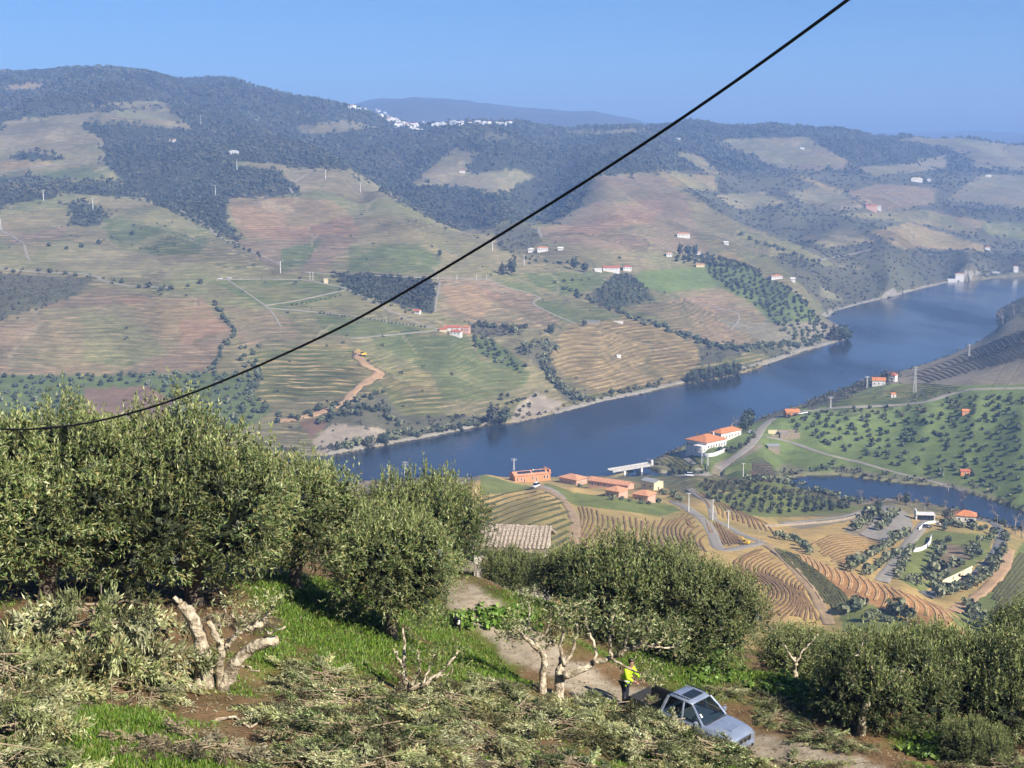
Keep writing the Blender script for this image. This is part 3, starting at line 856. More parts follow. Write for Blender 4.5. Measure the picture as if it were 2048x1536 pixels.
road('road', 'pale concrete road curving down beside the wavy vineyard', [(1345,1003),(1372,1016),(1400,1034),(1422,1060),(1431,1085),(1440,1101),(1475,1097),(1505,1090),(1527,1086)], 5.2, m_concrete, 0.15)
road('track', 'pale track above the vineyard poles', [(1378,978),(1398,992),(1416,1004),(1424,1022),(1427,1040)], 4, m_pale, 0.15)
road('track', 'concrete track running down to the vineyard junction', [(1430,1040),(1457,1054),(1485,1070),(1527,1086)], 4, m_concrete, 0.15)
road('track', 'earth track falling through the lower terraced vineyard', [(1527,1086),(1560,1110),(1598,1150),(1628,1190),(1645,1222),(1660,1250)], 4.2, m_dirt, 0.15, jitter=.25)
road('road', 'grey road looping round the scrub knoll', [(1940,1036),(1975,1042),(1998,1056),(2001,1082),(1988,1115),(1955,1147),(1905,1172),(1850,1192)], 5.6, m_asphalt, 0.15)
road('road', 'straight concrete road climbing to the car park', [(1762,1164),(1788,1124),(1828,1072),(1845,1050),(1858,1038)], 5.5, m_concrete, 0.15)
road('path', 'pale terrace path leading to the car park', [(1560,1046),(1620,1041),(1690,1032),(1738,1018)], 3.2, m_pale, 0.15)
road('track', 'pale track end at the lower corner of the green field', [(1962,1240),(1980,1262),(1998,1284)], 5, m_concrete, 0.15)
road('track', 'reddish earth track along the green corner field', [(1905,1222),(1962,1186),(2005,1140),(2018,1098)], 5, m_earth, 0.15, jitter=.4)
for lab, pl in (('western stretch of the railway along the far bank', [(655,906),(720,893),(800,880),(870,867),(940,852),(968,845)]),
                ('middle stretch of the railway along the far bank', [(1105,825),(1150,813),(1200,801),(1280,784),(1340,769),(1378,760)]),
                ('railway rounding the tree-covered river point', [(1470,738),(1540,722),(1600,700),(1650,688),(1676,676),(1668,666)]),
                ('bright river road under the distant scrub slope', [(1644,632),(1668,620),(1730,604),(1800,588),(1870,570),(1905,560),(1935,552),(2000,546)])):
    road('road', lab, pl, 4.5, m_pale, 0.4)
road('track', 'bright orange track climbing from the river rocks', [(560,842),(620,832),(680,808),(702,792),(716,774),(748,757),(765,746),(742,736),(716,716),(712,702)], 7, m_earth, 0.3, jitter=.8)
for lab, pl, wd in (('pale road across the upper left hillside', [(0,537),(60,543),(120,546),(188,550),(204,561),(250,570),(320,575),(350,576)], 5),
                ('pale road past the stone tower', [(430,560),(510,558),(610,560),(640,566),(690,576),(722,592),(762,612),(820,640),(872,657)], 4.5),
                ('long pale road under the green vineyard', [(610,545),(720,550),(840,555),(960,558),(990,562),(1002,572),(1060,586),(1080,596)], 4.5),
                ('track from the bend to the stone terrace', [(1080,596),(1062,606),(1110,630),(1152,647)], 4),
                ('track in front of the red-roofed farm', [(700,677),(780,670),(880,660)], 3.5),
                ('tree-lined bank track above the red-roofed farm', [(535,616),(640,625),(730,636),(880,658)], 3.5),
                ('track climbing to the stone tower', [(530,611),(600,600),(690,580)], 4),
                ('track down the edge of the brown vineyard', [(455,560),(500,590),(540,620),(562,655)], 3),
                ('track along the edge of the dark wood', [(880,562),(872,600),(870,625)], 3),
                ('hairpin track on the upper pale fields', [(590,390),(575,372),(590,362),(615,348)], 5),
                ('track on the left green shoulder', [(0,460),(45,485),(53,515),(60,522)], 4),
                ('ridge track through the left fields', [(330,408),(400,440),(440,475),(520,510),(560,530)], 4),
                ('pale track below the left wood', [(0,368),(60,365),(110,366)], 5),
                ('track crossing the tan hill fields', [(0,346),(60,336),(150,326),(178,330)], 5),
                ('track edge of the big brown hill field', [(1075,455),(1082,475)], 6),
                ('track below the white estate on the far slope', [(1640,520),(1680,512),(1740,500)], 5),
                ('track through the brown river field', [(1370,595),(1420,612),(1480,630),(1460,660)], 3)):
    road('track', lab, pl, wd * .72, m_pale, 0.3)
# car park
pk = [(920,580),(1010,490),(1040,400),(1090,380),(1180,400),(1250,440),(1290,530),(1250,590),(1110,630),(1000,610)]
pw = [ground(1450 + a * .292, 900 + b_ * .292, 110) for a, b_ in pk]
cxy = sum(pw, Vector()) / len(pw)
V, f = [], []
for k in range(len(pw)):
    a, b_ = pw[k], pw[(k + 1) % len(pw)]
    for m_ in range(6):
        V.append(a.lerp(b_, m_ / 6))
rings = []
for q in (1.0, .75, .5, .25, .02):
    rings.append([(cxy.x + (p.x - cxy.x) * q, cxy.y + (p.y - cxy.y) * q) for p in V])
V2 = [(x, y, gz(x, y) + 0.35) for r_ in rings for x, y in r_]
n_ = len(V)
f = [(i * n_ + k, i * n_ + (k + 1) % n_, (i + 1) * n_ + (k + 1) % n_, (i + 1) * n_ + k) for i in range(len(rings) - 1) for k in range(n_)]
tag(link('car_park', np_mesh('car_park', np.array(V2), np.array(f), m_concrete, True)), 'pale concrete car park with planted strips below the tributary', kind='structure')

# ---- terraced vineyards: every row is a strip of earth with two lines of bare vines
def strip_mat(name, soil, vine):
    m, nt, b = new_mat(name)
    a = N(nt, 'ShaderNodeAttribute', attribute_name='vine')
    f = noise_fac(nt, 0.7, 4, .6, coords(nt))
    c = mixc(nt, mixc(nt, tuple(.7 * k for k in soil), soil, f), mixc(nt, tuple(.6 * k for k in vine), vine, f), a.outputs['Fac'])
    nt.links.new(c, b.inputs['Base Color'])
    b.inputs['Roughness'].default_value = 0.95
    b.inputs['Specular IOR Level'].default_value = 0.1
    return m
def row_mesh(w, width, vh, mat, seed, lines=2, bank=0.0):
    r_ = np.random.default_rng(seed)
    ln = np.concatenate([[0], np.cumsum(np.linalg.norm(np.diff(w[:, :2], axis=0), axis=1))])
    n = max(4, int(ln[-1] / 1.3))
    s = np.linspace(0, ln[-1], n)
    w = np.stack([np.interp(s, ln, w[:, k]) for k in range(3)], 1)
    t = np.gradient(w[:, :2], axis=0)
    t /= np.maximum(np.linalg.norm(t, axis=1, keepdims=True), 1e-6)
    nr = np.stack([-t[:, 1], t[:, 0]], 1)
    prof = []                      # (offset, height, is vine)
    h = width / 2
    prof.append((-h, -0.3, 0)); prof.append((-h + .15, .18, 0))
    pos_ = np.linspace(-h + .34, h - .34, lines) if lines > 1 else [0.0]
    for p in pos_:
        prof += [(p - .17, .2, 0), (p, vh * .5, 1), (p + .17, .2, 0)]
    prof += [(h - .15, .18, 0), (h, -0.3, 0)]
    vs, vn = [], []
    z0 = height(w[:, 0], w[:, 1])
    for o, hh, v in prof:
        j = r_.normal(0, .10 if v else .05, n)
        xy = w[:, :2] + nr * (o + j)[:, None]
        hz = hh * (r_.uniform(.35, 1.15, n) if v else 1.0)
        zt = np.maximum(height(xy[:, 0], xy[:, 1]), z0 - .4) if hh > 0 else height(xy[:, 0], xy[:, 1])
        vs.append(np.column_stack([xy, zt + hz]))
        vn.append(np.full(n, float(v)))
    V = np.stack(vs, 1).reshape(-1, 3)
    k = len(prof)
    ii = np.arange(n * k).reshape(n, k)
    f = np.stack([ii[:-1, :-1], ii[1:, :-1], ii[1:, 1:], ii[:-1, 1:]], -1).reshape(-1, 4)
    me = np_mesh('vine_row', V, f, mat)
    vfloat(me, np.stack(vn, 1).ravel(), 'vine')
    return me
def vineyard(name, label, guides, n, width, vh, mat, lines=2, K=16, zoom=None, cat='vineyard', part='vine_row', wob=1.2, seed=1):
    G = []
    for g in guides:
        if zoom:
            g = [(zoom[0] + a * zoom[2], zoom[1] + b_ * zoom[2]) for a, b_ in g]
        G.append(spline(g, K))
    G = np.array(G)
    fi = np.linspace(0, len(G) - 1, n)
    r_ = np.random.default_rng(seed)
    root = None
    for q in range(n):
        i = min(int(fi[q]), len(G) - 2); a = fi[q] - i
        line = G[i] * (1 - a) + G[i + 1] * a
        k0 = r_.integers(0, 2); k1 = K - r_.integers(0, 2)
        line = line[k0:k1]
        w = smooth_path(np.array([ground(px, py, 110) for px, py in line]), 1)
        jump = np.linalg.norm(np.diff(w[:, :2], axis=0), axis=1)
        if jump.max() > 60:
            cut = int(np.argmax(jump))
            w = w[:cut + 1] if cut >= len(w) // 2 else w[cut + 1:]
        if len(w) < 3:
            continue
        if root is None:
            root = empty(name, w[len(w) // 2])
            tag(root, label, cat)
        me = row_mesh(w, width, vh, mat, seed * 100 + q, lines)
        me.transform(Matrix.Translation(-root.location))
        link(part, me, root)
    return root
m_row = strip_mat('vine_strip', (.31, .190, .088), (.17, .115, .062))
m_row_dark = strip_mat('vine_strip_dark', (.085, .072, .050), (.040, .034, .028))
m_row_green = strip_mat('vine_strip_green', (.130, .125, .045), (.060, .050, .030))
m_bed = strip_mat('red_ridge', (.50, .31, .145), (.55, .35, .17))
vineyard('vineyard', 'diagonal terraces of bare vines left of the sandy track', [[(958,1004),(1010,988),(1068,977)],[(958,1040),(1030,1012),(1110,990)],[(958,1074),(1040,1040),(1134,1012)],[(985,1110),(1070,1078),(1146,1045)],[(1050,1142),(1100,1115),(1144,1085)]], 13, 1.9, .8, m_row_green, seed=1)
vineyard('vineyard', 'wavy terraces of bare vines below the pink lodge', [[(1156,1010),(1163,1035),(1154,1070)],[(1180,1018),(1183,1046),(1157,1096)],[(1207,1024),(1209,1055),(1166,1115)],[(1235,1030),(1238,1065),(1200,1112)],[(1268,1036),(1270,1066),(1256,1105)],[(1300,1038),(1298,1070),(1312,1110)],[(1345,1035),(1327,1064),(1348,1105)],[(1378,1026),(1349,1056),(1368,1105)],[(1398,1042),(1372,1066),(1390,1105)],[(1416,1068),(1400,1082),(1412,1104)]], 25, 1.15, .6, m_row, seed=2)
Z8 = (1450, 900, .292)
vineyard('vineyard', 'double-bent terraces left of the falling earth track', [[(240,672),(110,735),(60,770),(95,850),(140,900)],[(265,690),(120,745),(100,800),(200,880),(210,960),(160,1010)],[(310,715),(190,770),(170,830),(290,920),(320,1000),(210,1070)],[(355,750),(260,800),(240,840),(370,930),(390,1020),(250,1100)],[(405,790),(320,830),(310,870),(450,950),(450,1060),(300,1150)],[(455,830),(390,870),(390,920),(500,970),(510,1060),(430,1160)],[(515,880),(470,900),(480,960),(545,1020),(545,1090),(520,1170)],[(570,930),(530,960),(560,1020),(600,1080),(630,1150),(640,1190)]], 19, 1.15, .6, m_row, zoom=Z8, seed=3)
vineyard('vineyard', 'green slanting vine rows between the earth track and red slope', [[(330,650),(420,760),(520,850),(620,960),(690,1080)],[(400,680),(520,800),(640,920),(720,1030),(745,1090)],[(470,720),(600,840),(720,960),(770,1040),(800,1090)],[(560,780),(680,880),(790,970),(830,1030),(850,1080)]], 9, 1.9, .8, m_row_green, zoom=Z8, seed=4)
vineyard('ploughed_slope', 'freshly ploughed red earth slope with pale curved ridges', [[(505,712),(530,740),(535,775)],[(600,740),(640,800),(640,840)],[(720,790),(765,860),(760,910)],[(880,845),(935,920),(915,985)],[(1040,905),(1100,990),(1075,1070)],[(1180,955),(1285,1050),(1260,1120)],[(1330,1005),(1460,1100),(1480,1180)],[(1450,1060),(1540,1110),(1610,1160)]], 20, 1.5, .22, m_bed, lines=1, zoom=Z8, cat='ploughed field', part='earth_ridge', seed=5)
vineyard('vineyard', 'curved vine terraces below the car park', [[(590,650),(720,590),(900,588),(1080,622)],[(630,690),(760,632),(930,632),(1100,655)],[(690,735),(800,682),(1000,672),(1080,680)],[(740,775),(850,732),(950,720),(1010,718)],[(800,805),(860,780),(920,760)]], 14, 1.2, .6, m_row, zoom=Z8, seed=6)
vineyard('vineyard', 'short vine rows between the two concrete tracks', [[(430,330),(440,370),(470,400)],[(560,330),(580,400),(600,440)]], 0 + 2, 2.0, .8, m_row, zoom=(1250,940,.292), seed=7)
vineyard('vineyard', 'dark wedge of vine rows inside the road bend', [[(1428,1042),(1436,1065),(1448,1090)],[(1442,1050),(1452,1070),(1462,1092)],[(1455,1060),(1468,1078),(1480,1090)],[(1470,1070),(1484,1082),(1496,1089)]], 8, 1.2, .6, m_row, seed=8)
vineyard('vineyard', 'tan terraces beside the olive grove', [[(1392,985),(1412,1002),(1422,1020)],[(1408,985),(1440,1010),(1448,1040)],[(1430,998),(1470,1022),(1478,1048)],[(1455,1012),(1500,1035),(1512,1058)],[(1480,1025),(1530,1045),(1545,1065)]], 13, 1.3, .6, m_row, seed=9)
vineyard('vineyard', 'green contour rows in the lower right corner field', [[(1985,1190),(2020,1140),(2048,1100)],[(1990,1215),(2025,1170),(2060,1130)],[(1985,1240),(2025,1205),(2060,1180)]], 7, 1.9, .6, m_row_green, seed=10)
Z6 = (1200, 500, .414)
rows_u = [[(1480 + 66 * k, 612 - 27 * k), (1516 + 66 * k, 604 - 26 * k), (1548 + 66 * k, 612 - 22 * k)] for k in range(9)]
vineyard('vineyard', 'upper crescent rows of the grey vineyard beside the river', rows_u, 20, 2.6, .9, m_row_dark, zoom=Z6, seed=11)
rows_l = [[(1500 + 62 * k, 628 - 22 * k), (1548 + 64 * k, 622 - 21 * k), (1596 + 66 * k, 642 - 17 * k)] for k in range(9)]
vineyard('vineyard', 'lower crescent rows of the grey vineyard above the road', rows_l, 22, 2.6, .9, m_row_dark, zoom=Z6, seed=12)
vineyard('vineyard', 'pale green terraced plot beside the riverside farmhouse', [[(1390,690),(1440,660),(1520,648),(1600,645)],[(1400,700),(1460,672),(1550,660),(1680,652)],[(1420,712),(1480,690),(1580,678),(1740,665)],[(1450,720),(1520,705),(1640,695),(1760,680)]], 8, 2.0, .7, m_row_green, zoom=Z6, seed=13)
vineyard('vineyard', 'pale strip of vine rows along the river bank', [[(1065,735),(1110,728),(1160,722)],[(1160,722),(1270,708),(1380,688)],[(1075,755),(1200,745),(1390,715)]], 5, 1.8, .7, m_row_green, zoom=Z6, seed=14)
vineyard('vegetable_plot', 'brown vegetable beds beside the tributary', [[(1497,922),(1515,917),(1530,918)],[(1508,936),(1525,931),(1545,932)],[(1520,952),(1540,947),(1560,950)]], 7, 1.6, .5, m_row_dark, lines=1, cat='garden', part='bed', seed=15)
vineyard('terraced_garden', 'green grass steps below the white estate house', [[(1335,912),(1350,922),(1372,938)],[(1322,922),(1345,935),(1365,945)],[(1372,904),(1392,920),(1408,938)]], 5, 3.0, .5, m_row_green, lines=1, cat='terraces', part='step', seed=16)

# ================================================================== BUILDINGS, BRIDGE, POLES
def tile_mat(name, col, scale=2.2):
    m, nt, b = new_mat(name)
    c = coords(nt)
    w = N(nt, 'ShaderNodeTexWave', Scale=scale, Distortion=1.2)
    w.inputs['Detail Scale'].default_value = 3.0
    nt.links.new(c, w.inputs['Vector'])
    f = noise_fac(nt, 0.8, 5, .65, c)
    base = mixc(nt, tuple(.72 * k for k in col), tuple(min(1, 1.12 * k) for k in col), f)
    out = mixc(nt, base, mixc(nt, (.8, .78, .76), (1.05, 1.05, 1.05), w.outputs['Fac']), 1.0, 'MULTIPLY')
    nt.links.new(out, b.inputs['Base Color'])
    b.inputs['Roughness'].default_value = 0.85
    return m
m_white = simple_mat('white_render', (.70, .67, .62), .85, .10, .6)
m_pink = simple_mat('pink_render', (.62, .36, .26), .85, .12, .6)
m_ochre = simple_mat('ochre_render', (.62, .27, .12), .85, .15, .8)
m_yellow = simple_mat('yellow_render', (.70, .58, .36), .85, .12, .6)
m_stone = simple_mat('stone_wall', (.36, .29, .21), .95, .4, 1.4, col2=(.20, .155, .11), bump=.4)
m_grey_roof = simple_mat('grey_sheet_roof', (.30, .30, .30), .6, .2, 1.0)
m_tile = tile_mat('orange_tiles', (.60, .225, .085))
m_tile2 = tile_mat('red_tiles', (.48, .135, .075))
m_tile3 = tile_mat('pale_tiles', (.62, .30, .16))
m_glass_dark = simple_mat('dark_window_glass', (.02, .025, .03), .15, .3, 1.0, spec=.6)
m_door = simple_mat('brown_door', (.16, .07, .04), .7, .3, 2.0)
m_trim = simple_mat('white_trim', (.74, .72, .68), .7, .1, 2.0)
m_solar = simple_mat('solar_glass', (.02, .035, .07), .2, .3, 1.0, spec=.7)
m_pole = simple_mat('concrete_pole', (.62, .60, .56), .8, .15, 1.0)
m_wood = simple_mat('weathered_wood', (.42, .34, .20), .85, .3, 2.0)
m_dark = simple_mat('dark_metal', (.05, .05, .055), .6, .2, 2.0)
m_wire = simple_mat('black_wire', (.015, .015, .017), .6, .2, 2.0)

def roof_mesh(kind_, w, d, h, rise, over, mat):
    W, D = w / 2 + over, d / 2 + over
    z0, z1, t = h - .06, h + rise, .22
    mb = MB()
    if kind_ == 'hip':
        k = min(W, D)
        if W >= D:
            a, b_ = (-(W - k), 0, z1), (W - k, 0, z1)
        else:
            a, b_ = (0, -(D - k), z1), (0, D - k, z1)
        e = [(-W, -D, z0), (W, -D, z0), (W, D, z0), (-W, D, z0)]
        v = e + [a, b_] + [(x, y, z + t) for x, y, z in e]
        # soffit, fascia, slopes
        f = [(3, 2, 1, 0), (0, 1, 7, 6), (1, 2, 8, 7), (2, 3, 9, 8), (3, 0, 6, 9)]
        if W >= D:
            f += [(6, 7, 5, 4), (8, 9, 4, 5), (7, 8, 5), (9, 6, 4)]
        else:
            f += [(6, 7, 4), (8, 9, 5), (7, 8, 5, 4), (9, 6, 4, 5)]
        mb.add(v, f)
    elif kind_ == 'gable':
        for s in (-1, 1):
            mb.add([(-W, s * D, z0), (W, s * D, z0), (W, 0, z1), (-W, 0, z1), (-W, s * D, z0 + t), (W, s * D, z0 + t), (W, 0, z1 + t), (-W, 0, z1 + t)],
                   [(0, 1, 2, 3), (4, 5, 6, 7), (0, 1, 5, 4), (0, 3, 7, 4), (1, 2, 6, 5)])
    elif kind_ == 'flat':
        mb.box(-W, W, -D, D, h, h + .3)
    else:  # mono-pitch, low edge towards the front
        mb.add([(-W, -D, z0), (W, -D, z0), (W, D, z1), (-W, D, z1), (-W, -D, z0 + t), (W, -D, z0 + t), (W, D, z1 + t), (-W, D, z1 + t)],
               [(3, 2, 1, 0), (4, 5, 6, 7), (0, 1, 5, 4), (1, 2, 6, 5), (2, 3, 7, 6), (3, 0, 4, 7)])
    return mb.mesh('roof', mat)
def wall_mesh(kind_, w, d, h, rise, mat, deep=2.5):
    mb = MB().box(-w / 2, w / 2, -d / 2, d / 2, -deep, h)
    if kind_ == 'gable':
        for s in (-1, 1):
            x = s * w / 2
            mb.add([(x, -d / 2, h), (x, d / 2, h), (x, 0, h + rise), (x - s * .25, -d / 2, h), (x - s * .25, d / 2, h), (x - s * .25, 0, h + rise)], [(0, 1, 2), (3, 4, 5), (0, 2, 5, 3), (1, 2, 5, 4)])
    return mb.mesh('wall', mat)
_win = {}
def window_parts(root, face, u, z, ww, wh, w, d, frame_mat=None, name='window'):
    """a framed window standing 4 cm proud of the wall, its pane set inside"""
    key = (round(ww, 2), round(wh, 2), name, (frame_mat or m_trim).name)
    if key not in _win:
        t = max(.09, min(.16, ww * .12))
        fr = MB()
        fr.box(-ww / 2, ww / 2, -.05, .05, 0, t).box(-ww / 2, ww / 2, -.05, .05, wh - t, wh)
        fr.box(-ww / 2, -ww / 2 + t, -.05, .05, t, wh - t).box(ww / 2 - t, ww / 2, -.05, .05, t, wh - t)
        pa = MB().box(-ww / 2 + t, ww / 2 - t, -.02, .04, t, wh - t)
        _win[key] = (fr.mesh('frame', frame_mat or m_trim), pa.mesh('pane', m_door if name == 'door' else m_glass_dark))
    a, b_ = _win[key]
    o = link(name, a, root)
    if face == 'f': o.location, rz = (u, -d / 2 - .02, z), 0
    elif face == 'b': o.location, rz = (u, d / 2 + .02, z), math.pi
    elif face == 'r': o.location, rz = (w / 2 + .02, u, z), math.pi / 2
    else: o.location, rz = (-w / 2 - .02, u, z), -math.pi / 2
    o.rotation_euler = (0, 0, rz)
    link('panel' if name == 'door' else 'pane', b_, o)
    return o
def building(name, label, loc, rz, w, d, h, roof='hip', rise=1.8, over=.45, wall=None, tiles=None, wins=(), cat='house', group=None, chimney=None, sink=0.0):
    c, s = math.cos(rz), math.sin(rz)
    zs = [gz(loc[0] + x * c - y * s, loc[1] + x * s + y * c) for x in (-w / 2, w / 2) for y in (-d / 2, d / 2)]
    z = max(loc[2], sum(zs) / 4, max(zs) - 1.2) - sink
    root = empty(name, (loc[0], loc[1], z), rz)
    tag(root, label, cat, group)
    deep = z - min(zs) + 1.0
    link('wall', wall_mesh(roof, w, d, h, rise, wall or m_white, deep), root)
    r_ = link('roof', roof_mesh(roof, w, d, h, rise, over, tiles or m_tile), root)
    if chimney:
        cx, cyy, ch = chimney
        MB().box(cx - .4, cx + .4, cyy - .4, cyy + .4, h, h + ch).box(cx - .5, cx + .5, cyy - .5, cyy + .5, h + ch, h + ch + .15).build('chimney', m_white, r_)
    for q in wins:
        window_parts(root, q[0], q[1], q[2], q[3], q[4], w, d, None, q[5] if len(q) > 5 else 'window')
    return root
def gp(px, py, back=0.0):
    p = ground(px, py, 110)
    return p
def wrow(face, n, span, z, ww, wh):
    return [(face, x, z, ww, wh) for x in (np.linspace(-span / 2, span / 2, n) if n > 1 else [0.0])]

# --- the lodge on the spur
lodge = building('storehouse', 'long ochre storehouse with solar panels on its tiled roof', gp(1060, 962), R(24), 23, 8, 4.0, 'gable', 1.9, .4, m_ochre, m_tile3,
         wrow('f', 3, 15, 1.0, 1.0, 2.1) + [('f', -5.4, 0, 1.2, 2.4, 'door'), ('f', 2.2, 0, 1.2, 2.4, 'door'), ('f', 9.6, 1.0, 1.0, 2.1), ('f', -9.8, 1.0, 1.0, 2.1)], cat='building', chimney=(1.5, -.8, 2.4))
for k in range(6):
    sp = MB().box(-1.35, 1.35, -.03, .03, -.95, .95).build('solar_panel', m_solar, lodge)
    sp.location = (-7.6 + 2.85 * k + (1.0 if k > 2 else 0), -1.9, 5.55)
    sp.rotation_euler = (R(-62), 0, 0)
MB().box(10.6, 11.6, -4.1, 4.1, 3.9, 6.3).build('parapet', m_ochre, lodge)
building('lodge_house', 'pink lodge with hipped orange roof beside the lawn', gp(1146, 967), R(-42), 13, 9.5, 3.6, 'hip', 2.2, .7, m_pink, m_tile3, wrow('f', 4, 9, .9, 1.1, 1.5) + [('r', 0, .9, 1.1, 1.5)], cat='house')
building('lodge_wing', 'long low orange-roofed wing behind the pink lodge', gp(1222, 976), R(-33), 25, 7, 3.3, 'gable', 1.5, .6, m_pink, m_tile3, wrow('f', 6, 20, .8, 1.2, 1.6), cat='house')
building('garden_pavilion', 'pink pavilion with small hipped roof, the one in the middle of the lodge', gp(1233, 993), R(-38), 7.5, 7.5, 3.4, 'hip', 1.9, .6, m_pink, m_tile3, [('f', 0, .8, 1.1, 1.5), ('f', -2.2, .8, 1.1, 1.5)], cat='house')
building('garden_pavilion', 'pink pavilion at the lower end of the lodge lawn', gp(1288, 1001), R(-36), 8.2, 7.2, 3.4, 'hip', 1.9, .6, m_pink, m_tile3, [('f', 0, .8, 1.1, 1.5), ('f', -2.2, .8, 1.1, 1.5)], cat='house')
building('pump_house', 'pale yellow block with grey sheet roof beside the lodge', gp(1304, 978), R(-48), 9.5, 7.5, 4.6, 'gable', 1.0, .3, m_yellow, m_grey_roof, [('f', -2, 1.6, 1.4, 1.4), ('f', 2, 1.6, 1.4, 1.4), ('r', 0, 0, 1.5, 2.3, 'door')], cat='building')
# --- estate house on the promontory
est = building('estate_house', 'white estate house with orange hipped roof on the river promontory', gp(1412, 893), R(-47), 17, 20, 5.0, 'hip', 3.4, .6, m_white, m_tile, wrow('f', 6, 13.5, 1.2, 1.1, 1.9) + wrow('r', 7, 16, 1.2, 1.1, 1.9), cat='house', chimney=(2.5, 4, 4.2))
building('estate_wing', 'long white wing with orange roof behind the estate house', gp(1452, 878), R(43), 21, 8.5, 4.6, 'hip', 2.4, .5, m_white, m_tile, wrow('f', 6, 16, 1.1, 1.1, 1.8), cat='house')
building('gate_lodge', 'small white annexe below the estate house', gp(1400, 907), R(-47), 6.5, 5, 4.2, 'flat', .3, .2, m_white, m_white, [('f', -1.4, 1.2, 1.0, 1.4), ('r', 0, 1.2, 1.0, 1.4)], cat='house')
building('orange_house', 'low house with orange roof at the upper road bend', gp(1583, 831), R(8), 9.5, 7, 2.8, 'gable', 1.8, .5, m_ochre, m_tile, wrow('f', 3, 6, .9, 1.0, 1.3))
building('garden_shed', 'dark roofed shed in the field under the estate', gp(1546, 902), R(6), 7.5, 3.5, 2.1, 'shed', .8, .3, m_stone, m_grey_roof, [('f', 0, 0, 1.3, 1.8, 'door')], cat='shed')
building('riverside_farmhouse', 'white farmhouse with orange roof beside the river', gp(1757, 771), R(-12), 10, 8, 4.4, 'gable', 2.0, .4, m_white, m_tile, wrow('f', 3, 6.5, 1.2, 1.0, 1.5) + [('r', 0, 1.2, 1.0, 1.5)])
building('riverside_barn', 'taller red-roofed block behind the riverside farmhouse', gp(1780, 763), R(-30), 10, 8.5, 5.8, 'hip', 2.2, .4, m_white, m_tile2, wrow('f', 3, 6.5, 2.2, 1.0, 1.5) + wrow('r', 2, 4, 2.2, 1.0, 1.5), cat='house')
building('vine_hut', 'tiny white hut on the pale terraced plot by the river', gp(1786, 794), R(0), 3.6, 3, 2.2, 'gable', .9, .2, m_white, m_tile, [('f', 0, 0, .9, 1.8, 'door')], cat='hut')
building('hillside_hut', 'little red hut at the edge of the olive slope', gp(1929, 949), R(0), 5.5, 3.5, 2.2, 'gable', 1.0, .3, m_ochre, m_tile2, [('f', 0, 0, .9, 1.8, 'door')], cat='hut')
building('field_hut', 'small ochre hut among the olives of the right slope', gp(1930, 828), R(0), 4.5, 3.2, 2.2, 'gable', 1.0, .3, m_ochre, m_tile, [('f', 0, 0, .9, 1.8, 'door')], cat='hut')
building('visitor_house', 'white house with bright orange hipped roof above the road loop', gp(1931, 1042), R(-18), 9.5, 7.5, 3.4, 'hip', 2.2, .5, m_white, m_tile, wrow('f', 3, 6, 1.0, 1.0, 1.4) + [('r', 0, 0, 1.1, 2.1, 'door')])
# reception with slab roof and glass front
p = gp(1849, 1040)
rc = tag(empty('reception', (p.x, p.y, p.z), R(-6)), 'flat-roofed concrete reception with dark glass front by the car park', 'building')
MB().box(-4.6, 4.6, -2.6, 2.6, 3.0, 3.5).build('roof_slab', m_white, rc)
MB().box(-4.6, -4.0, -2.2, 2.4, -2, 5.0).box(4.1, 4.5, -2.2, 2.4, -2, 3.0).box(-4.0, 4.1, 1.9, 2.3, -2, 3.0).build('wall', m_trim, rc)
for k in range(5):
    MB().box(-3.9 + 1.6 * k, -2.4 + 1.6 * k, -1.5, -1.4, 0, 2.98).build('pane', m_glass_dark, rc)
# walled yard ruin
p = gp(1568, 874)
ru = tag(empty('walled_yard', (p.x, p.y, p.z), R(4)), 'roofless stone yard with beige front wall beside the road junction', 'ruin')
MB().box(-3, 9, -4.2, -3.6, -3, 3.6).build('front_wall', m_stone, ru)
MB().box(-10, -3.3, -3.2, -2.7, -3, 2.2).build('low_wall', m_stone, ru)
MB().box(9, 9.6, -4.2, 5, -3, 3.2).box(-3.6, -3, -4.2, 5, -3, 3.4).box(-3, 9, 4.4, 5, -3, 3.8).build('side_wall', m_stone, ru)
MB().box(-10, -3.8, 3, 3.6, -3, 4.2).build('rear_wall', m_yellow, ru)
MB().box(-2.9, 3.2, -3.5, 4.3, 2.7, 2.9).build('lean_to_roof', m_grey_roof, ru)
# long retaining walls
def wall_line(name, label, poly, h, t, mat, cat='wall', sub=0.6, ymin=110):
    w = on_land(poly, 5, ymin)
    V, n = [], len(w)
    tt = np.gradient(w[:, :2], axis=0); tt /= np.linalg.norm(tt, axis=1, keepdims=True)
    nr = np.stack([-tt[:, 1], tt[:, 0]], 1)
    z = height(w[:, 0], w[:, 1])
    for o, zz_ in ((-t / 2, -sub), (-t / 2, h), (t / 2, h), (t / 2, -sub)):
        V.append(np.column_stack([w[:, :2] + nr * o, z + zz_]))
    V = np.stack(V, 1).reshape(-1, 3)
    ii = np.arange(n * 4).reshape(n, 4)
    f = np.concatenate([np.stack([ii[:-1, k], ii[1:, k], ii[1:, (k + 1) % 4], ii[:-1, (k + 1) % 4]], -1) for k in range(3)] + [np.array([ii[0], ii[-1][::-1]])])
    o = np.array([w[n // 2, 0], w[n // 2, 1], z[n // 2]])
    ob = link(name, np_mesh(name, V - o, f, mat), None, o)
    return tag(ob, label, cat)
wall_line('retaining_wall', 'long pale wall along the lower edge of the looping road', [(1884,1178),(1915,1163),(1944,1148)], 3.4, .5, m_yellow)
wall_line('garden_wall', 'curved white wall on the bare patch beside the straight road', [(1827,1104),(1845,1100),(1858,1090),(1862,1076)], 1.6, .6, m_white)
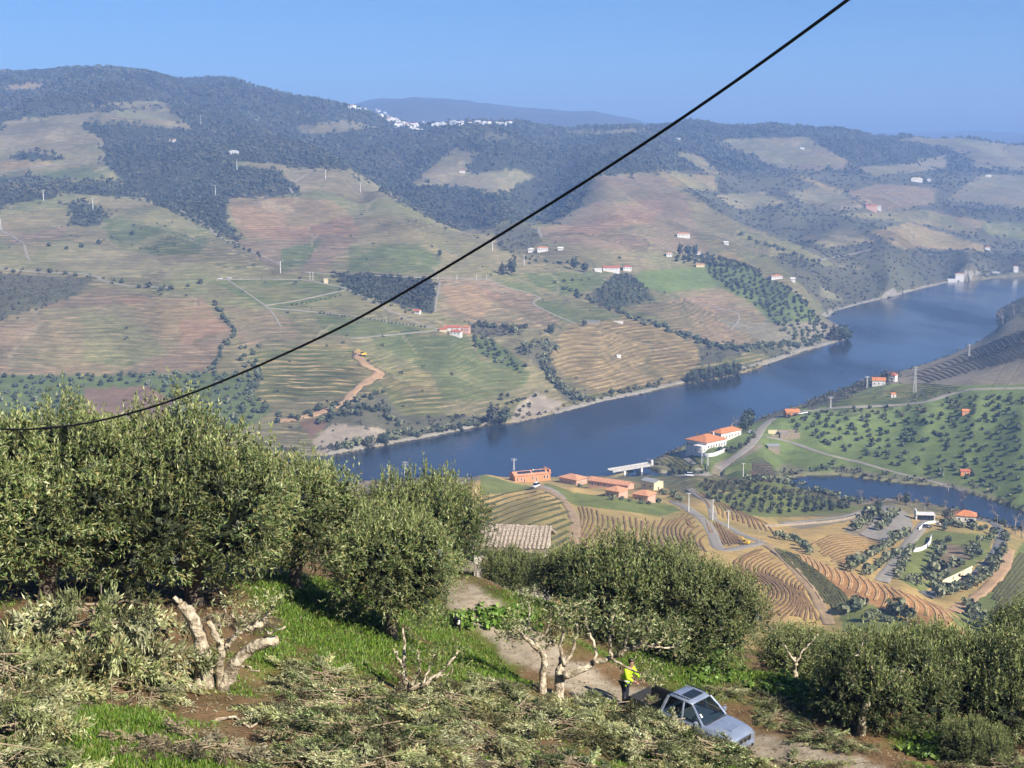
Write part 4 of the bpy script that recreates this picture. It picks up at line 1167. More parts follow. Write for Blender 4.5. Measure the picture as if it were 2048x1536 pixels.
wall_line('terrace_wall', 'long pale terrace wall under the olive grove', [(1530,1054),(1600,1050),(1680,1042),(1735,1028)], 1.1, .6, m_stone)
wall_line('estate_terrace_wall', 'white terrace wall in front of the estate house', [(1378,904),(1400,912),(1425,913),(1450,903)], 2.2, .5, m_white)
wall_line('quay_wall', 'pale stone quay along the far bank below the tan vineyard', [(1140,826),(1200,811),(1260,797),(1300,789),(1345,778)], 1.4, .8, m_trim)
wall_line('boundary_wall', 'grey wall edging the tributary below the right slope', [(1985,1015),(2010,1022),(2060,1040)], 1.6, .6, m_trim)
wall_line('car_park_wall', 'low pale wall bending around the car park entrance', [(1838,1060),(1850,1050),(1868,1046),(1880,1050)], 1.2, .5, m_trim)
# --- bridge over the tributary mouth
m_bridge = simple_mat('bridge_concrete', (.48, .46, .43), .9, .25, .5)
a_, b_ = at(1228, 946, 834), at(1296, 934, 850)
a_.z = b_.z = 3.5
dv = b_ - a_
br = tag(empty('road_bridge', a_, math.atan2(dv.y, dv.x)), 'white concrete road bridge at the mouth of the tributary', 'bridge')
bl_ = dv.length
MB().box(-3, bl_ + 2, -2.6, 2.6, -.8, 0).build('deck', m_bridge, br)
for s in (-2.5, 2.3):
    MB().box(-3, bl_ + 2, s, s + .2, 0, .9).build('parapet', m_bridge, br)
for k in range(2):
    MB().box(bl_ * (k + .5) / 2 - .7, bl_ * (k + .5) / 2 + .7, -2.2, 2.2, -9, -.8).build('pier', m_trim, br)
MB().box(bl_, bl_ + 1.4, -3.2, -2.6, 0, 3.2).build('end_pillar', m_white, br)

# --- far houses: measured front foot, width, depth, height, turn, roof
def far_house(name, label, px, py, w, d, h, rz, roof='gable', tiles=None, wall=None, rise=1.6, group=None, wn=3, cat='house'):
    if name != 'stone_tower':
        w, d, h, rise = w * .78, d * .78, h * .74, rise * .78
    wins = wrow('f', wn, w * .66, h * .35, 1.1, min(1.6, h * .45)) if wn else []
    return building(name, label, gp(px, py), R(rz), w, d, h, roof, rise, .4, wall or m_white, tiles or m_tile, wins, cat, group)
far_house('farmhouse', 'white front block of the red-roofed farm on the far bank', 912, 671, 12, 9, 4.6, -14, 'hip', m_tile2, None, 2.2)
far_house('farm_barn', 'long red-roofed barn behind the red-roofed farm', 905, 663, 17, 7, 4.0, -6, 'gable', m_tile2, None, 1.8, cat='barn')
far_house('farm_tower', 'tall pale end house of the red-roofed farm', 932, 665, 8, 8, 7, -14, 'hip', m_tile, m_pink, 1.6)
far_house('farm_shed', 'low shed at the track side of the red-roofed farm', 886, 663, 7, 5, 3, -6, 'gable', m_tile2, m_yellow, 1.2, wn=0, cat='shed')
far_house('track_house', 'small white house with red roof under the dark wood', 835, 627, 7, 5, 3.2, -20, 'gable', m_tile2)
far_house('white_villa', 'long white villa under the big brown hill field', 1085, 503, 16, 9, 5.5, 4, 'hip', m_tile3, None, 2.0, wn=4)
far_house('white_villa', 'smaller white block left of the long white villa', 1062, 504, 9, 8, 5, 4, 'hip', m_white, None, 1.6)
far_house('white_cottage', 'lone white cottage right of the long white villa', 1121, 500, 8, 6, 3, 0, 'gable', m_white)
far_house('winery', 'long white winery with red roof behind the green field', 1222, 543, 24, 9, 4.2, 3, 'gable', m_tile2, None, 2.2, wn=6, cat='winery')
far_house('winery_house', 'white house at the right end of the winery', 1254, 540, 12, 9, 5, 3, 'hip', m_tile2, None, 2.2)
far_house('winery_shed', 'white shed at the left end of the winery', 1196, 543, 10, 8, 3.2, 3, 'gable', m_white, None, 1.2, wn=0, cat='shed')
far_house('hill_house', 'white house on the wooded knoll above the green field', 1396, 508, 9, 8, 5, 0, 'hip', m_tile3)
far_house('hill_house', 'white house half hidden by the knoll trees', 1338, 512, 9, 8, 5, 0, 'hip', m_tile3)
far_house('ruin_house', 'pale ruined house at the top edge of the green field', 1400, 533, 13, 6, 3.4, 0, 'gable', m_tile3, m_yellow, 1.0, wn=0)
far_house('slope_estate', 'cream estate above the orchard slope', 1366, 474, 22, 10, 5, 4, 'hip', m_tile3, None, 2.2, wn=4)
far_house('slope_cottage', 'small white cottage beside the cream estate', 1452, 489, 8, 6, 4, 0, 'gable', m_white)
far_house('orchard_house', 'white house with red roof at the top of the olive orchard', 1552, 557, 17, 9, 4.5, 6, 'hip', m_tile, None, 1.8, wn=4)
far_house('orchard_cottage', 'white cottage down the slope from the orchard house', 1585, 563, 7, 6, 4, 0, 'gable', m_white)
far_house('hilltop_estate', 'long white hillside estate on the far right slope', 1832, 363, 34, 14, 6, 2, 'hip', m_yellow, None, 3.0, wn=5)
far_house('estate_annexe', 'separate white block right of the hillside estate', 1857, 363, 12, 9, 6, 0, 'hip', m_white, None, 2.0)
far_house('red_house', 'large red-roofed house halfway up the far right slope', 1742, 420, 26, 12, 5, -4, 'gable', m_tile2, m_pink, 2.5, wn=4)
far_house('red_house_annexe', 'white end block of the large red-roofed house', 1757, 420, 10, 12, 8, -4, 'flat', m_white, None, .4)
far_house('white_store', 'plain white store at the far right field edge', 1976, 353, 19, 8, 5, 0, 'flat', m_white, None, .4, wn=0, cat='building')
far_house('wood_house', 'white house alone in the dark wood', 468, 309, 17, 9, 6.5, 0, 'hip', m_white, None, 1.8, wn=4)
far_house('meadow_house', 'small pale house in the wood clearing', 345, 284, 13, 8, 5, 0, 'gable', m_tile3)
far_house('valley_hut', 'red-roofed hut in the pale trapezoid field', 924, 345, 14, 8, 4, 0, 'gable', m_tile2)
far_house('river_house', 'white house on the far right shore, nearest the scrub', 1918, 553, 17, 10, 6, 0, 'hip', m_tile3)
far_house('river_house', 'white boathouse at the water on the far right', 1904, 563, 19, 9, 4, 0, 'gable', m_white, None, 1.2, wn=0)
far_house('river_house', 'grey-roofed house above the far right shore road', 1990, 548, 15, 10, 5, 0, 'hip', m_grey_roof)
far_house('river_house', 'white tower house at the right picture edge', 2030, 541, 10, 10, 9, 0, 'hip', m_tile3)
far_house('ridge_house', 'pale house on the skyline field to the right', 1356, 281, 14, 9, 6, 0, 'hip', m_white)
far_house('ridge_hut', 'white hut in the middle of the pale skyline field', 1604, 298, 14, 8, 5, 0, 'flat', m_white, None, .4, wn=0, cat='hut')
far_house('point_house', 'small house with red roof above the last tan field', 1974, 499, 12, 8, 4, 0, 'gable', m_tile2)
far_house('stone_tower', 'square beige stone tower beside the bend of the road', 652, 566, 3.6, 3.6, 4.6, 0, 'flat', m_stone, m_yellow, .3, wn=0, cat='tower')
far_house('terrace_ruin', 'stone terrace buildings at the end of the track', 1186, 648, 15, 6, 3.4, 0, 'flat', m_grey_roof, m_stone, .3, wn=5, cat='ruin')
far_house('field_tank', 'long white water tank above the tan vineyard', 1237, 645, 11, 3, 1.2, 0, 'flat', m_white, None, .2, wn=0, cat='tank')
far_house('white_cover', 'white sheeted heap in the tan vineyard', 1236, 714, 5, 4, 1.4, 30, 'gable', m_white, None, .6, wn=0, cat='cover')
# the hilltop village
m_village = simple_mat('whitewash', (.86, .85, .82), .85, .08, .2)
vr = np.random.default_rng(5)
vsp = []
for x0, y0, x1, y1, n, th in ((699,216,740,222,9,2.0),(752,226,800,246,16,6.0),(775,238,835,254,20,5.0),(790,252,842,264,8,2.5),(846,248,900,253,11,2.5),(903,250,978,249,19,3.5),(990,250,1020,250,7,2.0)):
    for k in range(n):
        a = (k + vr.uniform(-.3, .3)) / max(1, n - 1)
        vsp.append((x0 + (x1 - x0) * a, y0 + (y1 - y0) * a + vr.uniform(-th, th)))
protos = []
for k in range(6):
    w, d, h = vr.uniform(8, 13), vr.uniform(7, 10), vr.uniform(5, 8)
    protos.append((wall_mesh('hip', w, d, h, 2, m_village, 7), roof_mesh('hip', w, d, h, 1.2, .3, m_tile3 if k % 3 == 0 else m_village), h))
for k, (a, b2) in enumerate(sorted(vsp, key=lambda q: q[1])):
    p = ground(a, b2, 3000)
    wm_, rm_, h = protos[k % 6]
    o = tag(empty('village_house', (p.x, p.y, gz(p.x, p.y)), vr.uniform(-.5, .5)), 'white house of the village strung along the far ridge', 'house', 'white houses of the ridge village')
    link('wall', wm_, o); link('roof', rm_, o)

# --- poles and pylons
def pole(label, px, pb, ptop, mat=None, arm=2.2, r=.16, lattice=False, group=None, name='utility_pole', ymin=110):
    p = ground(px, pb, ymin)
    h = (pb - ptop) / F * p.y * 1.02
    root = tag(empty(name, (p.x, p.y, p.z)), label, 'pylon' if lattice else 'pole', group)
    mat = mat or m_pole
    if lattice:
        mb = MB()
        for sx in (-1, 1):
            for sy in (-1, 1):
                mb.tube([(sx * h * .055, sy * h * .055, -.5), (sx * h * .014, sy * h * .014, h)], [r, r * .7], 5)
        for k in range(8):
            z0, z1 = h * k / 8, h * (k + 1) / 8
            f0, f1 = .055 - .041 * k / 8, .055 - .041 * (k + 1) / 8
            for sy in (-1, 1):
                mb.tube([(-h * f0, sy * h * f0, z0), (h * f1, sy * h * f1, z1)], r * .5, 4)
                mb.tube([(sy * h * f0, h * f0, z0), (sy * h * f1, -h * f1, z1)], r * .5, 4)
        mb.build('mast', mat, root)
    else:
        MB().tube([(0, 0, -.6), (0, 0, h)], [r * 1.35, r * .8], 8).build('post', mat, root)
    for k, z in enumerate((h - .4, h * .88) if lattice else (h - .5,)):
        MB().box(-arm, arm, -.09, .09, z, z + .18).build('cross_arm', mat, root)
    return root
for lab, a, b2, c in (('tallest white pole at the bend above the wavy vineyard', 1377, 1024, 984), ('white pole beside the upper vineyard track', 1425, 1040, 997), ('white pole at the edge of the dark vine wedge', 1456, 1057, 1019),
        ('white pole above the olive grove', 1486, 959, 925)):
    pole(lab, a, b2, c, r=.26, arm=1.1)
for lab, a, b2, c in (('lattice pylon on the slope under the estate house', 1404, 928, 896), ('lattice pylon at the foot of the estate garden', 1415, 941, 906), ('lattice pylon beside the riverside strip vineyard', 1661, 817, 793),
        ('lattice pylon on the terraced plot by the river', 1829, 785, 733), ('lattice pylon in the grey crescent vineyard', 1938, 713, 688), ('lattice pylon left of the riverside farmhouse', 1734, 776, 752),
        ('lattice pylon behind the left olive crowns', 779, 968, 930), ('tall lattice pylon behind the left olive crowns', 811, 968, 922), ('lattice pylon behind the ochre storehouse', 1028, 948, 916)):
    pole(lab, a, b2, c, lattice=True, r=.16, arm=1.8, name='pylon')
for lab, a, b2, c in (('wooden pole at the left end of the long pale wall', 1878, 1178, 1154), ('wooden pole at the right end of the long pale wall', 1925, 1160, 1137), ('wooden pole above the looping road', 1953, 1138, 1119),
        ('wooden pole high on the looping road', 1972, 1118, 1099), ('wooden pole beside the vineyard junction', 1516, 1088, 1056), ('wooden pole behind the vineyard junction', 1493, 1064, 1047),
        ('short wooden pole in the terraces below the car park', 1669, 1132, 1119), ('tall wooden pole beside the visitor house', 1994, 1052, 1028), ('wooden pole on the terraces by the grove end', 1555, 1086, 1070)):
    pole(lab, a, b2, c, mat=m_wood, r=.11, arm=.7)
for lab, a, b2, c in (('white pylon above the left wood edge', 87, 401, 380), ('white pylon rising from the small dark copse', 186, 421, 397), ('white pylon in front of the white wood house', 474, 341, 320), ('white pylon in the central dark wood', 431, 390, 371),
        ('white pylon on the upper wooded slope', 402, 252, 231), ('white pylon on the pale upper field', 651, 358, 339), ('white pylon at the left picture edge', 2, 459, 438), ('white pylon above the hillside road', 561, 546, 523),
        ('white pylon at the foot of the dark gully', 985, 501, 482), ('white pylon left of the winery road', 1048, 530, 510), ('white pylon right of the pale upper field', 721, 385, 366)):
    pole(lab, a, b2, c, r=.42, arm=2.5, name='pylon')
for k, px in enumerate((876, 914, 953, 973)):
    pole('short white post along the road above the brown field', px, 560, 549, r=.2, arm=.6, group='road posts above the brown field', name='road_post')
for lab, px in (('thin post beside the stone tower, first of two', 620), ('thin post beside the stone tower, second of two', 626)):
    pole(lab, px, 560, 544, r=.22, arm=.9)
# power lines crossing the right slope
def cable(name, label, pts, r, cat='cable', n=60, sag=0.0):
    P = spline([tuple(p) for p in pts], n)
    if sag:
        t = np.linspace(0, 1, n)
        P[:, 2] -= 4 * sag * t * (1 - t)
    o = Vector(P[0])
    ob = MB().tube([Vector(q) - o for q in P], r, 6).build(name, m_wire, None, True)
    ob.location = o
    return tag(ob, label, cat)
for k, (dx, nm) in enumerate(((0, 'upper'), (26, 'middle'), (70, 'lower'))):
    cable('power_line', nm + ' of the thin power lines hanging across the right olive slope', [at(2110 + dx, 520 + 20 * k, 330), at(2048 + dx * .8, 662 + 25 * k, 420), at(1955 + dx * .5, 830 + 12 * k, 560), at(1880 + dx * .3, 985, 745)], .035)

# --- small vehicles in the valley
m_carw = simple_mat('white_car_paint', (.78, .78, .78), .3, .05, 1.0, spec=.6)
m_card = simple_mat('dark_car_paint', (.03, .035, .045), .25, .1, 1.0, spec=.6)
m_carr = simple_mat('red_car_paint', (.45, .02, .03), .3, .1, 1.0, spec=.6)
m_tyre = simple_mat('tyre_rubber', (.02, .02, .02), .85, .2, 4.0)
m_mach = simple_mat('machine_yellow', (.80, .50, .04), .5, .1, 1.0)
def loft(mb, secs):
    """secs: list of rings (same count) -> skin with end caps"""
    n = len(secs[0])
    vs_ = [p for s in secs for p in s]
    fs = [(i * n + k, i * n + (k + 1) % n, (i + 1) * n + (k + 1) % n, (i + 1) * n + k) for i in range(len(secs) - 1) for k in range(n)]
    fs += [tuple(range(n))[::-1], tuple((len(secs) - 1) * n + k for k in range(n))]
    return mb.add(vs_, fs)
def small_car(name, label, px, py, rz, mat, van=False, cat='car'):
    p = ground(px, py, 110)
    root = tag(empty(name, (p.x, p.y, gz(p.x, p.y) + .33), R(rz)), label, cat)
    L_, W_ = (4.6, 1.8) if not van else (5.0, 1.95)
    hb_, ht = (.85, 1.45) if not van else (1.05, 2.1)
    def ring(x, w, z0, z1, tw):
        return [(x, -w / 2, z0), (x, w / 2, z0), (x, w / 2, z1 * .75), (x, tw / 2, z1), (x, -tw / 2, z1), (x, -w / 2, z1 * .75)]
    mb = MB()
    loft(mb, [ring(-L_ / 2, W_ * .86, .3, hb_ * .9, W_ * .8), ring(-L_ * .45, W_, .22, hb_, W_ * .9), ring(L_ * .2, W_, .22, hb_, W_ * .9), ring(L_ * .44, W_ * .97, .22, hb_ * .88, W_ * .85), ring(L_ / 2, W_ * .84, .3, hb_ * .75, W_ * .75)])
    mb.build('body', mat, root, True)
    def cab(x, w, z):
        return [(x[0], -w / 2, z), (x[0], w / 2, z), (x[1], w / 2, z), (x[1], -w / 2, z)]
    x0, x1 = (-L_ * .42, L_ * .2) if not van else (-L_ * .47, L_ * .34)
    loft(MB(), [cab((x0, x1), W_ * .88, hb_ - .02), cab((x0 + .35, x1 - .65), W_ * .74, ht - .04)]).build('windows', m_glass_dark, root)
    MB().box(x0 + .36, x1 - .66, -W_ * .37, W_ * .37, ht - .04, ht + .03).build('roof', mat, root)
    for sx in (-.31, .31):
        for sy in (-1, 1):
            MB().tube([(sx * L_, sy * (W_ / 2 - .12), .02), (sx * L_, sy * (W_ / 2 + .02), .02)], .33, 12).build('wheel', m_tyre, root)
    return root
small_car('delivery_van', 'white van parked at the top of the sandy vineyard track', 1072, 975, -120, m_carw, True, 'van')
small_car('parked_car', 'white car parked beside the low orange-roofed house', 1601, 829, 20, m_carw)
small_car('parked_car', 'second white car parked past the low orange-roofed house', 1610, 827, 20, m_carw)
small_car('parked_car', 'dark car in the bend by the flat-roofed reception', 1854, 1056, 10, m_card)
small_car('parked_car', 'red car parked under the trees of the car park', 1789, 1077, 15, m_carr)
small_car('parked_car', 'white car among the trees by the estate house', 1502, 866, 20, m_carw)
small_car('parked_van', 'white van on the tributary road below the estate garden', 1378, 953, 170, m_carw, True, 'van')
small_car('parked_car', 'white car on the hillside road at the left', 440, 559, 5, m_carw)
small_car('parked_car', 'white car following on the hillside road at the left', 458, 558, 5, m_carw)
def digger(name, label, px, py, rz, sc):
    p = ground(px, py, 110)
    root = tag(empty(name, (p.x, p.y, gz(p.x, p.y)), R(rz)), label, 'excavator')
    root.scale = (sc,) * 3
    for s in (-1, 1):
        MB().box(-1.7, 1.7, s * 1.1 - .28, s * 1.1 + .28, .18, .72).box(-1.4, 1.4, s * 1.1 - .27, s * 1.1 + .27, .0, .9).build('track', m_tyre, root)
    MB().box(-1.9, 1.2, -1.2, 1.2, .9, 1.9).box(-1.9, -1.0, -1.2, 1.2, 1.9, 2.3).build('body', m_mach, root)
    MB().box(.1, 1.3, .1, 1.15, 1.9, 2.95).build('cab', m_glass_dark, root)
    MB().box(.05, 1.35, .05, 1.2, 2.95, 3.1).build('cab_roof', m_mach, root)
    MB().tube([(1.0, -.4, 1.6), (2.2, -.4, 3.9), (3.6, -.4, 4.3)], [.26, .24, .2], 6).build('boom', m_mach, root)
    MB().tube([(3.5, -.4, 4.4), (4.5, -.4, 2.0)], [.2, .15], 6).build('stick', m_mach, root)
    MB().box(4.1, 4.9, -.9, .1, 1.3, 2.1).build('bucket', m_dark, root)
    return root
digger('excavator', 'yellow excavator at the end of the orange track', 726, 712, 200, 1.25)
digger('excavator', 'small yellow digger at the vineyard junction', 1492, 1089, 150, .7)

# ================================================================== TREES AND SCRUB OF THE VALLEY
def rand_dirs(n, r_):
    v = r_.normal(size=(n, 3))
    return v / np.linalg.norm(v, axis=1, keepdims=True)
def quads_at(P, nrm, size, r_, aspect=1.0):
    """square leaf clumps at P facing nrm"""
    n = len(P)
    a = np.cross(nrm, rand_dirs(n, r_))
    a /= np.maximum(np.linalg.norm(a, axis=1, keepdims=True), 1e-6)
    b_ = np.cross(nrm, a)
    s = (size * r_.uniform(.6, 1.3, n))[:, None] if np.isscalar(size) else size[:, None]
    V = np.stack([P - a * s * .5 - b_ * s * .3 * aspect, P + a * s * .45 - b_ * s * .45 * aspect, P + a * s * .5 + b_ * s * .35 * aspect, P - a * s * .4 + b_ * s * .5 * aspect], 1)
    return V.reshape(-1, 3)
def faces4(n):
    return np.arange(n * 4, dtype=np.int32).reshape(n, 4)
def tuft(n, R_, cz, size, pal, seed, lump=.35, floor=None):
    r_ = np.random.default_rng(seed)
    d = rand_dirs(n, r_)
    rad = r_.uniform(.55, 1.0, n) * (1 + lump * np.sin(d[:, 0] * 3 + seed) * np.cos(d[:, 1] * 4 + seed * 2) + r_.normal(0, .08, n))
    P = d * rad[:, None] * np.array(R_) + np.array([0, 0, cz])
    nr = d * 1.0 + rand_dirs(n, r_) * .75
    nr /= np.linalg.norm(nr, axis=1, keepdims=True)
    V = quads_at(P, nr, size, r_)
    if floor is not None:
        V[:, 2] = np.maximum(V[:, 2], floor)
    pal = np.array(pal)
    c = pal[r_.integers(0, len(pal), n)] * r_.uniform(.75, 1.25, (n, 1))
    return V, np.repeat(c, 4, axis=0)
OLV = [(.140,.160,.082),(.180,.190,.105),(.105,.124,.060),(.225,.225,.135)]
OLVD = [(.065,.085,.050),(.085,.102,.060),(.052,.068,.040),(.105,.115,.070)]
EVG = [(.048,.066,.040),(.062,.080,.048),(.040,.054,.036)]
SCR = [(.072,.080,.050),(.090,.090,.062),(.060,.068,.045),(.115,.102,.076),(.082,.086,.066)]
BARE = [(.16,.13,.11),(.20,.165,.135),(.13,.105,.09)]
m_leaf_far = leaf_mat('valley_foliage', rough=.8)
m_bark = simple_mat('bark', (.17, .135, .10), .95, .4, 6.0, bump=.6)
m_bark_pale = simple_mat('pale_bark', (.60, .52, .38), .95, .5, 5.0, col2=(.17, .13, .085), bump=.9)
def crown_mesh(name, V, c, mat):
    me = np_mesh(name, V, faces4(len(V) // 4), mat)
    vcol(me, c)
    return me
def trunk_mesh(h, r0, seed, limbs=3, spread=.8):
    r_ = np.random.default_rng(seed)
    mb = MB()
    mb.tube([(0, 0, -.5), (.03, 0, h * .3), (0, .04, h * .6)], [r0 * 1.3, r0, r0 * .8], 6)
    for k in range(limbs):
        a = 2 * math.pi * (k + r_.uniform(0, .5)) / limbs
        mb.tube([(0, .04, h * .55), (math.cos(a) * spread * .5, math.sin(a) * spread * .5, h * .85), (math.cos(a) * spread, math.sin(a) * spread, h * 1.15)], [r0 * .6, r0 * .4, r0 * .15], 5)
    return mb.mesh('trunk', m_bark)
# --- olives of the valley: positions on the land
olives = []           # x, y, size, group
def project(x, y):
    return us_pix(x / y, (height(x, y) - EYE) / y)
def visible(x, y):
    """not behind nearer land"""
    i, j, a, b_ = _cell(x, y)
    s = (height(x, y) + 1.5 - EYE) / y
    k = np.arange(NR)
    out = np.ones(len(x), bool)
    for q in range(len(x)):
        col = S[:i[q], j[q]]
        out[q] = col[yrows[:i[q]] < y[q] * .985].max() < s[q] + .001
    return out
def orchard(poly, sx, sy, ang, size, grp, jit=.25, keep=1.0, seed=1, zone=(400, 2500), skip=None):
    r_ = np.random.default_rng(seed)
    W_ = np.array([ground(a, b_, 110) for a, b_ in poly])
    lo, hi = W_[:, :2].min(0) - 5, W_[:, :2].max(0) + 5
    c = (lo + hi) / 2; rad = np.linalg.norm(hi - lo) / 2
    gx_, gy_ = np.meshgrid(np.arange(-rad, rad, sx), np.arange(-rad, rad, sy))
    gx_ = gx_ + (np.arange(gx_.shape[0])[:, None] % 2) * sx * .5
    gx_ = gx_.ravel() + r_.normal(0, sx * jit, gx_.size); gy_ = gy_.ravel() + r_.normal(0, sy * jit, gy_.size)
    x = c[0] + gx_ * math.cos(ang) - gy_ * math.sin(ang); y = c[1] + gx_ * math.sin(ang) + gy_ * math.cos(ang)
    m = (y > zone[0]) & (y < zone[1])
    x, y = x[m], y[m]
    px, py = project(x, y)
    m = in_poly(poly, px, py) & (r_.uniform(size=len(x)) < keep) & (height(x, y) > 1.5)
    if skip is not None:
        m &= ~in_poly(skip, px, py)
    x, y = x[m], y[m]
    v = visible(x, y)
    for a, b_ in zip(x[v], y[v]):
        olives.append((a, b_, size * r_.uniform(.75, 1.25), grp))
orchard([(1560,835),(1700,818),(1860,812),(1900,795),(2048,785),(2048,990),(1960,975),(1800,935),(1700,912),(1600,880)], 8.5, 7.5, R(12), .74, 'right slope', .28, .95, 1, skip=[(1690,785),(1900,770),(1890,795),(1700,812)])
orchard([(1550,905),(1620,910),(1700,925),(1680,935),(1560,935)], 16, 14, 0, 1.0, 'right slope', .35, .5, 2)
orchard([(1398,962),(1500,968),(1600,985),(1690,1008),(1705,1018),(1620,1026),(1530,1030),(1455,1020),(1408,992)], 4.4, 7.0, R(-30), .62, 'mid grove', .12, .85, 3)
orchard([(0,755),(430,745),(500,752),(545,815),(480,862),(0,845)], 8, 8, R(5), .95, 'left orchard', .22, .9, 4, skip=[(165,776),(290,770),(345,800),(322,862),(180,862)])
orchard([(1335,518),(1420,508),(1500,532),(1600,590),(1665,670),(1602,690),(1562,662),(1502,602),(1445,572),(1410,537)], 8.5, 8.5, R(20), 1.0, 'far orchard', .2, .93, 5)
orchard([(1184,590),(1232,550),(1262,552),(1310,600),(1232,620),(1197,607)], 7, 7, R(20), .9, 'far orchard', .15, .95, 6)
orchard([(942,676),(980,678),(1030,708),(1055,735),(1040,743),(1000,730),(955,707)], 7, 7, R(40), .85, 'far orchard', .2, .9, 7)
orchard([(1100,790),(1000,790),(960,830),(1020,840),(1080,800)], 8, 8, R(40), .8, 'far orchard', .25, .8, 8)
orchard([(480,690),(520,690),(520,760),(500,800),(560,830),(690,800),(700,815),(560,850),(480,830)], 9, 9, R(10), .9, 'far orchard', .3, .7, 9)
LINES = {21:'upper olive row between the curved terraces and the straight road',22:'lower olive row between the curved terraces and the straight road',23:'olive row close along the straight concrete road',24:'bushes lining the outer edge of the looping road',
 25:'bushes on the left flank of the scrub knoll',26:'bushes scattered over the scrub knoll',27:'bushes below the visitor house',28:'planted strip on the left of the car park',29:'planted strip in the middle of the car park',30:'planted strip at the car park entrance',
 31:'bushes left of the red ploughed slope foot',32:'bushes right of the red ploughed slope foot',33:'bushes below the red ploughed slope',34:'bushes at the lower right corner track',35:'hedge between the olive grove and the tributary',36:'hedge above the curved terraces',
 37:'garden bushes beside the yellow pump house',38:'round bushes against the pink pavilions',39:'round bushes against the pink lodge',40:'garden hedge of the estate house',41:'bushes at the foot of the estate garden',44:'hedge bordering the big brown vineyard on the left',45:'hedge left of the orange track',46:'bushes on the upper left fields',47:'bushes along the pale upper left road',
 49:'bushes above the orange track',50:'bushes between the orange track and the rock face',61:'hedge running from the winery down to the tan vineyard',62:'dense hedge between the brown field and the far bank',63:'hedge right of the red-roofed farm',64:'bushes filling the gully left of the tan vineyard',
 65:'bushes along the ridge track through the left fields',66:'bushes along the western stretch of the railway',67:'bushes above the quay wall',68:'bushes below the dark gully beside the white villas',69:'bushes on the crest behind the orchard',70:'bushes along the middle stretch of the railway'}
def tree_line(poly, n, size, grp='hedge line', jit=1.0, seed=1):
    grp = seed if seed in LINES else grp
    r_ = np.random.default_rng(seed)
    q = spline(poly, n)
    for a, b_ in q:
        p = ground(a + r_.normal(0, jit), b_ + r_.normal(0, jit * .6), 110)
        olives.append((p.x, p.y, size * r_.uniform(.7, 1.3), grp))
tree_line([(1700,1142),(1740,1115),(1785,1090),(1800,1078)], 22, .95, seed=21)
tree_line([(1732,1152),(1768,1128),(1800,1108)], 14, .95, seed=22)
tree_line([(1795,1158),(1808,1128),(1822,1100)], 14, .85, seed=23)
tree_line([(1875,1196),(1920,1182),(1960,1165),(2000,1120),(2012,1080)], 26, 1.1, seed=24, jit=3)
tree_line([(1830,1172),(1850,1150),(1870,1130),(1880,1110),(1895,1085)], 12, 1.1, seed=25, jit=8)
tree_line([(1850,1175),(1900,1140),(1940,1110),(1960,1090),(1975,1075)], 18, 1.0, seed=26, jit=8)
tree_line([(1885,1060),(1900,1050),(1940,1058),(1970,1062)], 10, 1.1, seed=27, jit=3)
tree_line([(1715,1062),(1735,1045),(1748,1028)], 7, 1.3, seed=28, jit=4)
tree_line([(1762,1062),(1778,1048),(1785,1030)], 8, 1.3, seed=29, jit=4)
tree_line([(1785,1085),(1800,1078),(1812,1070)], 6, 1.1, seed=30, jit=3)
tree_line([(1690,1228),(1715,1218),(1735,1212)], 6, 1.0, seed=31, jit=6)
tree_line([(1780,1222),(1800,1235),(1820,1245)], 7, 1.0, seed=32, jit=6)
tree_line([(1735,1245),(1760,1240),(1780,1250)], 4, .9, seed=33, jit=5)
tree_line([(1935,1218),(1950,1232),(1960,1255),(1975,1270)], 9, 1.1, seed=34, jit=6)
tree_line([(1500,962),(1560,968),(1620,982),(1690,1002),(1720,1008)], 26, .9, seed=35, jit=2.5)
tree_line([(1560,1078),(1590,1082),(1605,1098),(1622,1110)], 9, .9, seed=36, jit=3)
tree_line([(1320,985),(1345,995),(1360,1005)], 8, .8, seed=37, jit=4)
tree_line([(1222,1000),(1250,1000),(1300,1010),(1318,1008)], 6, .6, seed=38, jit=2)
tree_line([(1180,968),(1160,975)], 2, .6, seed=39)
tree_line([(1455,905),(1480,898),(1500,880),(1512,868)], 12, .75, seed=40, jit=3)
tree_line([(1330,930),(1350,945),(1400,948)], 8, .7, seed=41, jit=4)
tree_line([(640,628),(730,638),(850,655)], 30, .45, seed=42, jit=.6)
tree_line([(575,612),(620,605),(680,592)], 12, .5, seed=43, jit=.6)
tree_line([(425,605),(445,630),(468,668),(450,690),(435,725),(415,745)], 34, .85, seed=44, jit=2.5)
tree_line([(510,735),(520,755),(505,780)], 16, .9, seed=45, jit=4)
tree_line([(100,490),(140,500),(260,470)], 6, 1.3, seed=46, jit=3)
tree_line([(30,545),(90,545),(185,552),(260,575),(330,578),(400,570)], 16, 1.1, seed=47, jit=5)
tree_line([(1110,565),(1180,560)], 5, .8, seed=48)
tree_line([(620,830),(680,812),(720,800),(760,785)], 18, .95, seed=49, jit=5)
tree_line([(640,845),(700,830),(740,820),(800,850)], 26, 1.1, seed=50, jit=6)
tree_line([(1130,582),(1170,596),(1210,612),(1250,628),(1290,645),(1330,655),(1372,676)], 60, 1.0, seed=61, jit=4)
tree_line([(1372,676),(1420,690),(1480,700),(1540,692),(1600,690),(1640,682)], 70, 1.25, seed=62, jit=5)
tree_line([(945,650),(990,655),(1045,660)], 26, 1.15, seed=63, jit=4)
tree_line([(1045,705),(1075,690),(1098,700),(1085,728),(1100,752),(1130,782),(1165,802)], 60, 1.2, seed=64, jit=6)
tree_line([(300,405),(380,440),(450,480),(520,515)], 22, .8, seed=65, jit=2)
